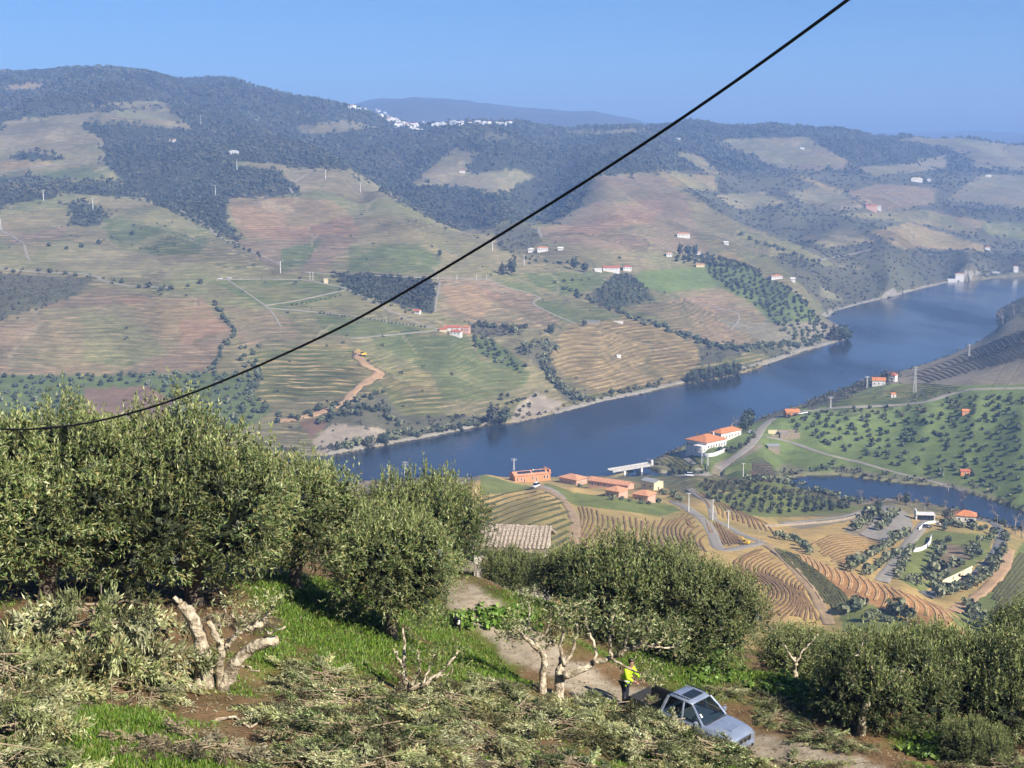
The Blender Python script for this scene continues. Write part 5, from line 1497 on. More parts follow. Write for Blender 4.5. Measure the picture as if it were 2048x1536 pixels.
tree_line([(660,900),(760,882),(830,870),(900,862),(960,850)], 46, 1.15, seed=66, jit=5)
tree_line([(1180,800),(1260,782),(1340,765)], 18, .9, seed=67, jit=5)
tree_line([(960,455),(1010,500),(1060,520),(1150,530)], 20, .9, seed=68, jit=4)
tree_line([(1480,470),(1560,500),(1640,530)], 22, 1.3, seed=69, jit=3)
tree_line([(1250,800),(1420,770),(1500,745),(1570,722)], 22, .9, seed=70, jit=3)
olives = [o for o in olives if np.isfinite(o[0])]
osz = np.array([o[2] / o[1] for o in olives])
order = np.argsort(-osz)
protos = []
for k in range(4):
    V, c = tuft(64, (2.0, 2.0, 1.45), 2.25, 1.05, OLV if k < 3 else OLVD, 100 + k)
    protos.append((crown_mesh('crown', V, c, m_leaf_far), trunk_mesh(1.7, .17, k)))
GRPL = {'right slope': ('small grey-green olive tree of the open orchard on the right slope', 'olive trees of the right slope'),
        'mid grove': ('clipped olive tree of the terraced grove above the car park', 'olive trees of the terraced grove'),
        'left orchard': ('dark round olive tree of the left orchard across the river', 'olive trees of the left far orchard'),
        'far orchard': ('tiny olive tree of the orchard slopes across the river', 'olive trees of the far orchards'),
        'hedge line': ('dark bushy olive growing along a track, wall or field edge', 'bushy olives along tracks and field edges')}
for k_, v_ in LINES.items():
    GRPL[k_] = ('dark olive bush of the ' + v_.replace('bushes ', 'scatter ') if not v_.startswith(('garden bushes', 'round bushes', 'bushes')) else 'one of the ' + v_, v_)
rest = []
orr = np.random.default_rng(77)
for n_, k in enumerate(order):
    x, y, s, g = olives[k]
    if n_ < 280:
        cm, tm = protos[(n_ * 7) % 4]
        o = empty('olive_tree', (x, y, gz(x, y) - .1), orr.uniform(0, 6.28))
        o.scale = (s * orr.uniform(.9, 1.15), s * orr.uniform(.9, 1.15), s * orr.uniform(.85, 1.1))
        tag(o, GRPL[g][0], 'tree', GRPL[g][1])
        link('crown', cm, o); link('trunk', tm, o)
    else:
        rest.append((x, y, s))
def joined(name, label, items, variants, mat):
    """many small plants as one mass; variants: list of (V, c)"""
    VV, CC = [], []
    r_ = np.random.default_rng(9)
    items = np.array(items)
    pick = r_.integers(0, len(variants), len(items))
    for v, (V, c) in enumerate(variants):
        it = items[pick == v]
        if not len(it):
            continue
        a = r_.uniform(0, 6.28, len(it))
        ca, sa = np.cos(a)[:, None], np.sin(a)[:, None]
        s = it[:, 2][:, None]
        z = height(it[:, 0], it[:, 1])[:, None]
        P = np.stack([it[:, 0][:, None] + s * (V[:, 0] * ca - V[:, 1] * sa), it[:, 1][:, None] + s * (V[:, 0] * sa + V[:, 1] * ca), z + s * V[:, 2]], -1)
        VV.append(P.reshape(-1, 3))
        pat = 1 + .38 * fbm(it[:, 0] / 130, it[:, 1] / 130, 3, 95)
        wrm = np.clip(fbm(it[:, 0] / 75 + 5, it[:, 1] / 75, 3, 97), 0, 1)[:, None, None] * np.array([.35, .12, .05])
        CC.append((c[None] * (r_.uniform(.84, 1.16, (len(it), 1, 1)) * pat[:, None, None] + wrm)).reshape(-1, 3))
    me = crown_mesh(name, np.vstack(VV), np.vstack(CC), mat)
    return tag(link(name, me), label, kind='stuff')
joined('olive_orchards', 'dotted olive orchards on the slopes across the river', rest, [tuft(26, (2.0, 2.0, 1.6), 1.5, 1.6, OLVD, 200 + k) for k in range(3)], m_leaf_far)
# --- woods and scrub on the hills
fr_ = np.random.default_rng(31)
NT = 130000
uc = fr_.uniform(-.42, .42, NT); tc_ = fr_.uniform(math.log(820), math.log(4700), NT); yy_ = np.exp(tc_); xx_ = uc * yy_
px_, py_ = project(xx_, yy_)
px_j = px_ + fr_.normal(0, 6, NT); py_j = py_ + fr_.normal(0, 3.5, NT)
lab_ = LAB[np.clip((py_j * RH / 1536).astype(int), 0, RH - 1), np.clip((px_j * RW / 2048).astype(int), 0, RW - 1)]
den = np.array([p[3] for p in PAL])[lab_]
den = np.where((lab_ == KINDS['olive']) | (lab_ == KINDS['green']) | (lab_ == KINDS['greentan']), .012, den)
hh_ = height(xx_, yy_)
lump_ = fbm(xx_ / 120, yy_ / 120, 3, 91)
keep_ = (fr_.uniform(size=NT) < den * (0.75 + .5 * lump_)) & (hh_ > 1.2) & (px_ > -150) & (px_ < 2200)
xs_, ys_, ls_ = xx_[keep_], yy_[keep_], lab_[keep_]
vis_ = visible(xs_, ys_)
xs_, ys_, ls_ = xs_[vis_], ys_[vis_], ls_[vis_]
sz_ = np.where(ls_ == KINDS['forest'], ys_ / 2600.0 * .88, ys_ / 2600.0 * .72).clip(.42, 1.05) * fr_.uniform(.6, 1.35, len(xs_))
wood = np.column_stack([xs_, ys_, sz_])
isf = ls_ == KINDS['forest']
joined('wood', 'dark evergreen woods covering the far hills', wood[isf], [tuft(11, (4.6, 4.6, 3.6), 2.2, 4.2, SCR + EVG, 300 + k) for k in range(4)], m_leaf_far)
joined('scrub', 'low grey-green scrub on the slopes across the river', wood[~isf], [tuft(11, (3.4, 3.4, 2.4), 1.3, 3.0, SCR, 320 + k) for k in range(4)], m_leaf_far)
# shore growth: broom and bushes along both banks
sh = []
for line, n, dy in ((SHORE_FAR, 420, -3), (TRIB_FAR, 150, -2.5), (TRIB_NEAR, 110, 3), (SHORE_NEAR[12:], 170, 3)):
    q = spline(line, n)
    for a, b_ in q:
        if -20 < a < 2080 and fr_.uniform() < .62:
            d = float(water_dist(a, b_)) + fr_.uniform(-2, 14) * (1 if dy < 0 else -1)
            u_ = float(pix_us(a, b_)[0]) * d
            if gz(u_, d) > .5:
                sh.append((u_, d, fr_.uniform(.35, .95)))
joined('riverside_scrub', 'brown and green bushes fringing both river banks', sh, [tuft(14, (2.4, 2.4, 2.0), 1.5, 1.7, [SCR, OLVD, BARE[:1] + SCR][k], 340 + k) for k in range(3)], m_leaf_far)

# --- single trees of the banks
def bare_tree_mesh(seed, h):
    r_ = np.random.default_rng(seed)
    mb = MB()
    def grow(p, d, l, r, lev):
        q = p + d * l
        mb.tube([p, p + d * l * .5 + Vector(r_.normal(0, .05 * l, 3)), q], [r, r * .8, r * .55], 4 if lev else 6, False)
        if lev < 4:
            for k in range(3 if lev < 3 else 4):
                e = (d * 1.1 + Vector(r_.normal(0, .5, 3)) + Vector((0, 0, .25))).normalized()
                grow(p + d * l * r_.uniform(.5, 1), e, l * r_.uniform(.55, .75), r * .5, lev + 1)
    grow(Vector((0, 0, -.4)), Vector((.05, 0, 1)), h * .34, h * .028, 0)
    return mb.mesh('branches', simple_mat('bare_twigs', (.30, .25, .21), .95, .2, 2.0))
bare = [bare_tree_mesh(3, 11), bare_tree_mesh(8, 11)]
def bare_tree(label, px, py, hpx, k, grp=None):
    p = ground(px, py, 110)
    s = hpx / F * p.y / 10.0
    o = tag(empty('bare_tree', (p.x, p.y, gz(p.x, p.y)), k * 1.3), label, 'tree', grp)
    o.scale = (s * 1.1, s * 1.1, s)
    link('branches', bare[k % 2], o)
for k, (lab, a, b_, h) in enumerate((('leafless grey tree on the near tributary bank, left of the car park', 1722, 1004, 36), ('leafless tree on the tributary bank above the car park', 1796, 1004, 26), ('wide leafless tree behind the flat reception', 1850, 1020, 42),
        ('leafless tree left of the wide one by the reception', 1822, 1012, 34), ('brown leafless tree on the tributary bend', 1896, 990, 40), ('tall leafless tree on the far tributary bank', 1922, 1010, 48), ('leafless tree before the visitor house', 1890, 1022, 34),
        ('bare poplar at the right picture edge', 2030, 1068, 52), ('second bare poplar beside the grey wall', 2046, 1076, 56), ('slim bare poplar below the grey wall', 1990, 1040, 44), ('bare tree left of the bridge end', 1300, 935, 28),
        ('bare grey tree behind the estate wing', 1462, 862, 40), ('bare brown tree between the estate wing and the evergreen', 1478, 866, 38), ('brown bare tree on the spit at the right edge', 2006, 648, 40), ('bare tree on the spit beside the brown one', 2026, 632, 36), ('bare bush on the far bank below the greens', 950, 845, 32))):
    bare_tree(lab, a, b_, h, k)
bt = []
for k in range(3):
    V1, c1 = tuft(240, (3.2, 3.2, 4.6), 6.2, 1.25, EVG if k < 2 else SCR, 400 + k, .5)
    bt.append((crown_mesh('crown', V1, c1, m_leaf_far), trunk_mesh(4.5, .3, 40 + k)))
def bank_tree(label, px, py, hpx, k, wide=1.0, grp=None, name='bank_tree'):
    p = ground(px, py, 110)
    s = hpx / F * p.y / 10.5
    o = tag(empty(name, (p.x, p.y, gz(p.x, p.y) - .2), k * 2.1), label, 'tree', grp)
    o.scale = (s * wide, s * wide, s)
    link('crown', bt[k % 3][0], o); link('trunk', bt[k % 3][1], o)
for k, (lab, a, b_, h, w) in enumerate((('tall dark evergreen behind the estate house', 1497, 862, 46, .95), ('shorter evergreen beside the tall dark one', 1488, 866, 36, .9), ('dark round tree behind the riverside farmhouse', 1772, 768, 26, 1.5), ('dark tree in front of the estate garden', 1440, 905, 14, 1.4),
        ('dark tree on the tip of the river point', 1684, 684, 34, 1.4), ('dark tree left on the river point', 1668, 682, 30, 1.2), ('brownish tree right on the river point', 1696, 684, 26, 1.2),
        ('tall dark tree beside the winery road', 1024, 551, 34, 1.0), ('lower dark tree left of the winery road', 1006, 550, 22, 1.4), ('dark tree at the left end of the winery', 1170, 545, 20, 1.3), ('dark tree on the hill above the winery road', 1148, 540, 26, 1.0),
        ('dark cypress-like tree on the knoll', 1360, 512, 24, .8), ('dark tree on top of the knoll', 1376, 511, 20, 1.3), ('dark tree right of the knoll', 1390, 512, 22, 1.0), ('dark evergreen at the far bank above the rocks', 985, 852, 42, 1.1), ('second evergreen at the far bank above the rocks', 1005, 852, 34, 1.2),
        ('dark evergreen beside the rock face', 770, 892, 28, 1.3), ('spreading tree left of the rock face', 736, 900, 24, 1.5), ('dark pine by the car park', 1812, 1012, 30, .8), ('dark round tree above the car park corner', 1757, 1022, 24, 1.2), ('dark tree beside the flat reception', 1893, 1040, 22, 1.4),
        ('tree on the tan track left of the red-roofed farm', 880, 513, 14, 1.0), ('dark tree in front of the stone terrace', 1102, 668, 20, 1.4), ('dark tree at the head of the gully', 1168, 652, 12, 1.3))):
    bank_tree(lab, a, b_, h, k, w)
for k in range(13):
    a = 1378 + k * 8.2
    bank_tree('dark tree in the dense row at the water below the tan vineyard', a, 768 - k * 1.6 + (k % 3) * 1.5, 24 + (k * 5) % 10, k, 1.0, 'riverside tree row below the tan vineyard')

# ================================================================== NEAR HILLSIDE: OLIVES, CUT BRANCHES, PICKUP, PERSON, HUT
m_leaf = leaf_mat('olive_leaves', rough=.5, trans=.12)
m_leaf_cut = leaf_mat('cut_olive_leaves', rough=.5, trans=.12)
m_stick = simple_mat('cut_sticks', (.36, .28, .18), .9, .4, 8.0)
def sprigs(base, dirs, length, nleaf, leaf, r_, pal, wleaf=.25, spread=.75, tint=None):
    """leafy twigs: diamonds set along each twig"""
    n = len(base)
    t = r_.uniform(.08, 1.0, (n, nleaf))
    L_ = length * r_.uniform(.6, 1.3, n)
    P = base[:, None, :] + dirs[:, None, :] * (t * L_[:, None])[..., None]
    bend = np.array([0, 0, -1.0]) * (t ** 2 * L_[:, None] * .12)[..., None]
    P = (P + bend).reshape(-1, 3)
    m = n * nleaf
    rd = rand_dirs(m, r_)
    d = np.repeat(dirs, nleaf, 0) * (1 - spread * .5) + rd * spread
    d /= np.linalg.norm(d, axis=1, keepdims=True)
    side = np.cross(d, rand_dirs(m, r_))
    side /= np.maximum(np.linalg.norm(side, axis=1, keepdims=True), 1e-6)
    ll = leaf * r_.uniform(.65, 1.25, m)[:, None]
    V = np.stack([P, P + d * ll * .45 + side * ll * wleaf * .5, P + d * ll, P + d * ll * .45 - side * ll * wleaf * .5], 1).reshape(-1, 3)
    pal = np.array(pal)
    c = pal[r_.integers(0, len(pal), m)] * r_.uniform(.8, 1.2, (m, 1)) * np.repeat(r_.uniform(.7, 1.3, (n, 1)) if tint is None else tint[:, None], nleaf, 0)
    return V, np.repeat(c, 4, 0)
LEAFP = [(.092,.138,.036),(.138,.180,.056),(.064,.100,.030),(.200,.230,.092),(.285,.300,.160),(.215,.185,.066)]
LEAFD = [(.070,.108,.034),(.108,.142,.050),(.048,.076,.026),(.170,.195,.085),(.160,.140,.055)]
CUTP = [(.27,.30,.130),(.36,.38,.19),(.20,.225,.085),(.47,.47,.28),(.15,.170,.060),(.30,.25,.11)]
def lobes_crown(lobes, nsp, nleaf, leaf, length, pal, seed, up=.55, inner=1500):
    r_ = np.random.default_rng(seed)
    lb = np.array(lobes)
    w = lb[:, 3] ** 2
    k = r_.choice(len(lb), nsp, p=w / w.sum())
    d = rand_dirs(nsp, r_)
    rr = lb[k, 3] * (r_.uniform(.45, 1.0, nsp) ** .6)
    # hollows and shoulders so that the outline is uneven
    rr *= 1 + .16 * np.sin(d[:, 0] * 5 + k) + .14 * np.sin(d[:, 2] * 6 + d[:, 1] * 4 + 2 * k)
    P = lb[k, :3] + d * rr[:, None] * np.array([1, 1, .95])
    deep = np.zeros(nsp, bool)
    for q in lb:
        deep |= np.linalg.norm(P - q[:3], axis=1) < q[3] * .60
    P, d, rr_ = P[~deep], d[~deep], rr[~deep]
    upv = np.array([0, 0, 1.0])
    top = np.clip(d[:, 2], -.6, 1)[:, None]
    dr = d * .55 + upv * (up * (.4 + top)) + rand_dirs(len(P), r_) * .45
    dr /= np.linalg.norm(dr, axis=1, keepdims=True)
    clump = fbm(P[:, 0] * 1.3 + seed, P[:, 2] * 1.3 + P[:, 1] * .7, 3, seed)
    V, c = sprigs(P, dr, length, nleaf, leaf, r_, pal, tint=np.clip(1.0 + .55 * clump, .45, 1.7))
    # long upright shoots of the last year on the shoulders of the crown
    sh_ = np.nonzero((d[:, 2] > .35))[0]
    sh_ = r_.choice(sh_, min(len(sh_), nsp // 9), replace=False)
    du = np.array([0, 0, 1.0]) + rand_dirs(len(sh_), r_) * .16 + d[sh_] * .15
    du /= np.linalg.norm(du, axis=1, keepdims=True)
    Vs, cs = sprigs(P[sh_], du, .85, 15, leaf * .95, r_, [(.20,.24,.075),(.27,.30,.11),(.15,.19,.055),(.34,.35,.165)], spread=.42)
    V, c = np.vstack([V, Vs]), np.vstack([c, cs])
    # large leaves added to close gaps; the crown's inner shade is in their colour
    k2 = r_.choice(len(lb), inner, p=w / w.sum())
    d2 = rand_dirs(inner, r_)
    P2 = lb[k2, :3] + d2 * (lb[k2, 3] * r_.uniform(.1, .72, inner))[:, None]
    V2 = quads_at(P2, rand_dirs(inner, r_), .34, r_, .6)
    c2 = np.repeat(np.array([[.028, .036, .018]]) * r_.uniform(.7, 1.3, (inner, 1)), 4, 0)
    return np.vstack([V, V2]), np.vstack([c, c2])
def gnarled_trunk(lobes, r0, seed, fork=.9, mat=None, name='trunk'):
    r_ = np.random.default_rng(seed)
    mb = MB()
    a = Vector((0, 0, -.5)); f = Vector((r_.normal(0, .08), r_.normal(0, .08), fork))
    mb.tube([a, a.lerp(f, .35) + Vector(r_.normal(0, .05, 3)), a.lerp(f, .7) + Vector(r_.normal(0, .06, 3)), f], [r0 * 1.5, r0 * 1.15, r0, r0 * 1.05], 10)
    for lx, ly, lz, lr in lobes:
        e = Vector((lx, ly, lz))
        m1 = f.lerp(e, .35) + Vector(r_.normal(0, .12, 3)); m2 = f.lerp(e, .7) + Vector(r_.normal(0, .12, 3))
        mb.tube([f - Vector((0, 0, .1)), m1, m2, e], [r0 * .62, r0 * .46, r0 * .32, r0 * .12], 7)
        for q in range(3):
            g = e + Vector(r_.normal(0, lr * .5, 3))
            mb.tube([m2, m2.lerp(g, .5) + Vector(r_.normal(0, .08, 3)), g], [r0 * .2, r0 * .14, r0 * .05], 5)
    return mb.mesh(name, mat or m_bark)
def lobe_set(rx, rz_, cz, n, r, seed, skirt=0):
    """small foliage masses over an egg-shaped crown, with gaps between them"""
    q = np.random.default_rng(seed)
    out = [(0, 0, cz, min(rx, rz_) * .55)]
    for k in range(n):
        z = 1 - 1.72 * (k + .5) / n
        a = k * 2.399963 + q.uniform(-.35, .35)
        h = math.sqrt(max(0, 1 - z * z))
        f_ = q.uniform(.58, .82)
        out.append((rx * f_ * h * math.cos(a), rx * f_ * h * math.sin(a), cz + rz_ * f_ * z + q.normal(0, .08), r * q.uniform(.75, 1.25)))
    return out
LB = [lobe_set(2.75, 2.3, 2.95, 26, 1.0, 1), lobe_set(2.05, 1.75, 2.75, 20, .88, 2), lobe_set(2.75, 1.65, 2.15, 24, .88, 3)]
CR = []
for k, lb in enumerate(LB):
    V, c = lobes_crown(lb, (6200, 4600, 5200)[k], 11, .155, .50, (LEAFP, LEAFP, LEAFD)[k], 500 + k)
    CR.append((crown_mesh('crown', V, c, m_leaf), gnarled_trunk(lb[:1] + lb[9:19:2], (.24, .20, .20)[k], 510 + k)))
def olive(label, px, pb, d, k, s, rz, sz=1.0, grp=None, up=0.0):
    """an olive whose foot stands at the measured point, at its distance"""
    u_, _ = pix_us(px, pb)
    x = float(u_) * d
    o = tag(empty('olive_tree', (x, d, gz(x, d) + up), rz), label, 'tree', grp)
    o.scale = (s, s, s * sz)
    cr = link('crown', CR[k][0], o); link('trunk', CR[k][1], o)
    cr['kind'] = 'stuff'
    return o
olive('large round olive at the left picture edge', 95, 1210, 41.5, 0, 1.12, .4, .90)
olive('broadest olive of the left group, behind the cut trunks', 385, 1195, 43.0, 0, 1.16, 2.2, .92)
olive('olive closing the gap between the two left crowns', 235, 1190, 45.5, 1, 1.25, 4.0, .88)
olive('olive at the right shoulder of the left group', 595, 1175, 47.5, 1, 1.02, 1.0, .92)
olive('olive leaning out of the far left picture edge', -90, 1210, 40.0, 1, 1.35, 3.0, .86)
olive('upright olive with a short trunk in the middle of the slope', 785, 1265, 43.8, 1, .88, .3, .98)
olive('brownish olive behind the upright one', 850, 1190, 60.0, 2, 1.0, 2.0, 1.08)
olive('small dark olive in front of the tiled hut', 1022, 1172, 66.0, 2, .55, .9, 1.0)
olive('widest olive across the road, its crown hiding the vineyard', 1265, 1318, 57.0, 2, 1.12, 1.2, .92)
olive('dense olive right of the widest crown across the road', 1400, 1345, 55.0, 0, .92, 3.4, .85)
olive('dark low olive left of the widest crown across the road', 1130, 1255, 60.0, 1, .66, 2.4, .85)
olive('thin brownish olive below the green bank', 1590, 1405, 57.5, 1, .72, 4.1, .78)
olive('thin olive in front of the red ploughed slope', 1680, 1425, 57.0, 2, .68, .5, .88)
olive('big olive with bare cut limbs in the lower right', 1760, 1478, 48.0, 2, .84, 5.0, .98)
olive('bright round olive beside the big lower right one', 1870, 1465, 51.0, 1, .95, 1.9, .90)
olive('dark olive at the lower right picture edge', 2030, 1490, 49.0, 2, .95, 3.7, .95)
olive('olive behind the dark one at the right edge', 2070, 1430, 57.0, 0, .85, 2.9, .78)
olive('low olive bush below the road at the lower right', 1945, 1540, 45.0, 2, .42, 2.2, .8)

# ---- pruned trees: limbs measured in the photograph, set at the tree's own distance with their own depth
def limb_tree(label, foot, d, limbs, mat, tips=(), tip_n=14, tip_len=.34, pal=CUTP, seed=1, name='pruned_olive', depth=.5, tip_leaf=.14, fat=1.0):
    r_ = np.random.default_rng(seed)
    u_, _ = pix_us(*foot)
    x0 = float(u_) * d
    base = Vector((x0, d, gz(x0, d)))
    f0 = at(foot[0], foot[1], d)
    off = base - f0
    root = tag(empty(name, base), label, 'tree')
    tipP = []
    for li, (pl, w0, w1) in enumerate(limbs):
        q = spline(pl, 11) if len(pl) > 2 else np.array(pl, float)
        n = len(q)
        lean = r_.uniform(-depth, depth)
        P = []
        for k, (a, b_) in enumerate(q):
            p = at(a, b_, d) + off
            p.y += lean * (k / (n - 1)) ** 1.2 + r_.normal(0, .02)
            P.append(p - base + Vector(r_.normal(0, .028, 3)))
        if pl[0][1] > foot[1] - 14:
            P[0] = P[0] + Vector((0, 0, -.35))
        rad = np.linspace(w0, w1, n) * fat * (1 + r_.normal(0, .09, n))
        me = MB().tube(P, list(rad), 9).mesh('limb', mat, True)
        link('limb' if li else 'trunk', me, root)
        dv_ = (P[-1] - P[-2]).normalized()
        cutm = MB().tube([P[-1] - dv_ * .01, P[-1] + dv_ * .012], [w1 * .86, w1 * .86], 9).build('cut_face', m_cut, root)
        if li in tips:
            tipP.append(P[-1]); tipP.append(P[-2])
            if n > 5:
                tipP.append(P[-4])
    if tipP:
        B = np.repeat(np.array([list(p) for p in tipP]), tip_n, 0) + r_.normal(0, .16, (len(tipP) * tip_n, 3))
        dr = rand_dirs(len(B), r_) + np.array([0, 0, .7])
        dr /= np.linalg.norm(dr, axis=1, keepdims=True)
        V, c = sprigs(B, dr, tip_len, 12, tip_leaf, r_, pal)
        cr = link('crown', crown_mesh('crown', V, c, m_leaf_cut), root)
        cr['kind'] = 'stuff'
    return root
m_cut = simple_mat('fresh_cut_wood', (.62, .46, .27), .8, .2, 8.0)
limb_tree('gnarled olive cut back to bare pale limbs in the grass on the left', (425, 1388), 33.6, [
    ([(413,1388),(407,1321),(399,1273),(391,1240),(372,1214)], .24, .12), ([(441,1392),(460,1362),(485,1328),(519,1304),(556,1293)], .19, .10), ([(441,1386),(440,1342),(444,1308),(436,1277),(427,1248)], .12, .065),
    ([(444,1318),(470,1291),(489,1274),(526,1263)], .085, .06), ([(478,1280),(470,1262),(466,1243)], .06, .035), ([(526,1263),(538,1245),(548,1226)], .05, .03), ([(488,1275),(490,1258),(486,1240)], .04, .025), ([(391,1240),(368,1226),(356,1205)], .08, .06), ([(519,1304),(545,1275),(575,1262)], .04, .02), ([(505,1270),(530,1250),(540,1235)], .035, .018), ([(436,1277),(448,1255),(452,1232)], .04, .025), ([(470,1350),(500,1345),(520,1350)], .04, .02)], m_bark_pale, (5, 6, 9, 10), 5, .4, seed=3, fat=1.05)
limb_tree('small pruned olive with thin twisted limbs above the cut branches', (812, 1412), 37.6, [
    ([(805,1416),(815,1388),(806,1358),(808,1330),(805,1279)], .11, .03), ([(818,1393),(853,1378),(887,1358),(914,1327)], .07, .03), ([(821,1388),(838,1351),(836,1308)], .05, .03), ([(806,1350),(796,1320),(790,1300)], .045, .025), ([(845,1380),(858,1350),(862,1335)], .035, .02), ([(870,1368),(895,1368),(905,1360)], .03, .02)], m_bark_pale, (1, 2, 4), 7, .4, LEAFP, seed=4)
limb_tree('spreading pruned olive with silvery leaf tufts beside the road', (1105, 1410), 43.6, [
    ([(1117,1416),(1122,1369),(1128,1345)], .20, .12), ([(1087,1412),(1085,1366),(1087,1325),(1059,1293),(1018,1287)], .15, .05), ([(1087,1325),(1074,1305),(1050,1278),(1037,1255),(1020,1236)], .09, .04), ([(1124,1366),(1152,1357),(1187,1340),(1223,1331),(1264,1314),(1293,1306)], .14, .05),
    ([(1066,1298),(1088,1280),(1098,1262),(1100,1230)], .06, .04), ([(1128,1345),(1122,1300),(1126,1272),(1127,1236)], .07, .04), ([(1223,1331),(1221,1300),(1224,1270),(1230,1250)], .06, .03), ([(1240,1325),(1250,1300),(1262,1268)], .05, .03), ([(1187,1340),(1190,1310),(1175,1280),(1172,1250)], .06, .03),
    ([(1264,1314),(1285,1290),(1296,1262)], .05, .03), ([(1293,1306),(1330,1290),(1345,1262)], .045, .02), ([(1293,1306),(1340,1320),(1372,1312)], .04, .02), ([(1128,1345),(1150,1310),(1158,1275)], .06, .03), ([(1050,1278),(1060,1250),(1052,1222)], .045, .025), ([(1223,1331),(1262,1345),(1310,1352)], .05, .02), ([(1087,1325),(1102,1305),(1112,1298)], .05, .03)],
    m_bark_pale, tuple(range(1, 16)), 15, .42, CUTP + LEAFP[:3], seed=5, depth=1.3)
# cut limbs showing in the lower right olive
limb_tree('pale sawn limbs rising from the big lower right olive', (1722, 1478), 46.6, [
    ([(1722,1482),(1726,1440),(1738,1400),(1760,1380)], .17, .10), ([(1752,1385),(1748,1358),(1740,1338)], .055, .045), ([(1770,1378),(1790,1370),(1808,1352)], .055, .04), ([(1735,1405),(1712,1390),(1700,1340)], .06, .04), ([(1712,1320),(1722,1305),(1730,1290)], .035, .02)], m_bark_pale, (3, 4), 6, .4, LEAFD, seed=6)
limb_tree('bare trunk under the thin olive below the green bank', (1592, 1398), 54.0, [([(1592,1400),(1592,1370),(1590,1345)], .12, .08), ([(1590,1350),(1575,1330),(1560,1300)], .05, .03), ([(1590,1350),(1612,1325),(1640,1300)], .05, .03)], m_bark_pale, (1, 2), 10, .4, LEAFP, seed=7)

# ---- heaps of cut branches
def pile_mesh(seed, nbr, rx, rz_, pal, dry=.0):
    """each bough: a stick lying outward with leafy twigs combed along it"""
    r_ = np.random.default_rng(seed)
    VV, CC = [], []
    sticks = MB()
    for k in range(nbr):
        a = r_.uniform(0, 6.28); rad = rx * math.sqrt(r_.uniform(0, .8))
        h = rz_ * max(.10, 1 - (rad / rx) ** 1.5) * r_.uniform(.35, 1.1)
        p0 = Vector((rad * math.cos(a), rad * math.sin(a), h))
        ang = a + r_.normal(0, .9)
        d = Vector((math.cos(ang), math.sin(ang), r_.uniform(-.5, .25)))
        L_ = r_.uniform(.9, 1.7)
        p1 = p0 + d * L_
        p1.z = max(p1.z, .04)
        pm = p0.lerp(p1, .5) + Vector((0, 0, .10))
        sticks.tube([p0 - d * r_.uniform(.2, .7), pm, p1], [.019, .013, .006], 5, False)
        n = int(38 * (1 - dry))
        t = r_.uniform(.12, 1, n)
        B = np.array([list(p0.lerp(pm, q * 2) if q < .5 else pm.lerp(p1, q * 2 - 1)) for q in t]) + r_.normal(0, .035, (n, 3))
        dr = np.array(d.normalized()) * .9 + rand_dirs(n, r_) * .5 + np.array([0, 0, -.05])
        dr /= np.linalg.norm(dr, axis=1, keepdims=True)
        pk = np.array(pal)[r_.choice(len(pal), 3)]
        V, c = sprigs(B, dr, .34, 10, .145, r_, pk, spread=.5, tint=np.full(n, r_.choice([.4, .65, .9, 1.1, 1.35])))
        V[:, 2] = np.maximum(V[:, 2], -.05)
        VV.append(V); CC.append(c)
    return crown_mesh('leafy_boughs', np.vstack(VV), np.vstack(CC), m_leaf_cut), sticks.mesh('sticks', m_stick)
DRYP = [(.26,.20,.13),(.32,.26,.17),(.20,.16,.10),(.30,.28,.18)]
PM = [pile_mesh(601, 62, 1.6, .95, CUTP), pile_mesh(602, 58, 1.6, .8, CUTP + LEAFP[:2] + [(.26,.20,.12)]), pile_mesh(603, 54, 1.6, .85, CUTP[:3] + LEAFD[:3] + [(.24,.18,.11)]), pile_mesh(604, 34, .9, .25, DRYP, .35)]
def brush(label, px, py, k, s, rz, sz=1.0, grp=None, name='branch_heap'):
    p = ground(px, py)
    o = tag(empty(name, (p.x, p.y, p.z - .04), rz), label, 'branch heap', grp)
    sl = Vector((gz(p.x + .8, p.y) - gz(p.x - .8, p.y), gz(p.x, p.y + .8) - gz(p.x, p.y - .8), 1.6))
    q = Vector((-sl.x / 1.6, -sl.y / 1.6, 1)).normalized()
    o.rotation_mode = 'QUATERNION'
    o.rotation_quaternion = Vector((0, 0, 1)).rotation_difference(q) @ Matrix.Rotation(rz, 3, 'Z').to_quaternion()
    s *= .74
    o.scale = (s, s, s * sz)
    a = link('leafy_boughs', PM[k][0], o); a['kind'] = 'stuff'
    b2 = link('sticks', PM[k][1], o); b2['kind'] = 'stuff'
    return o
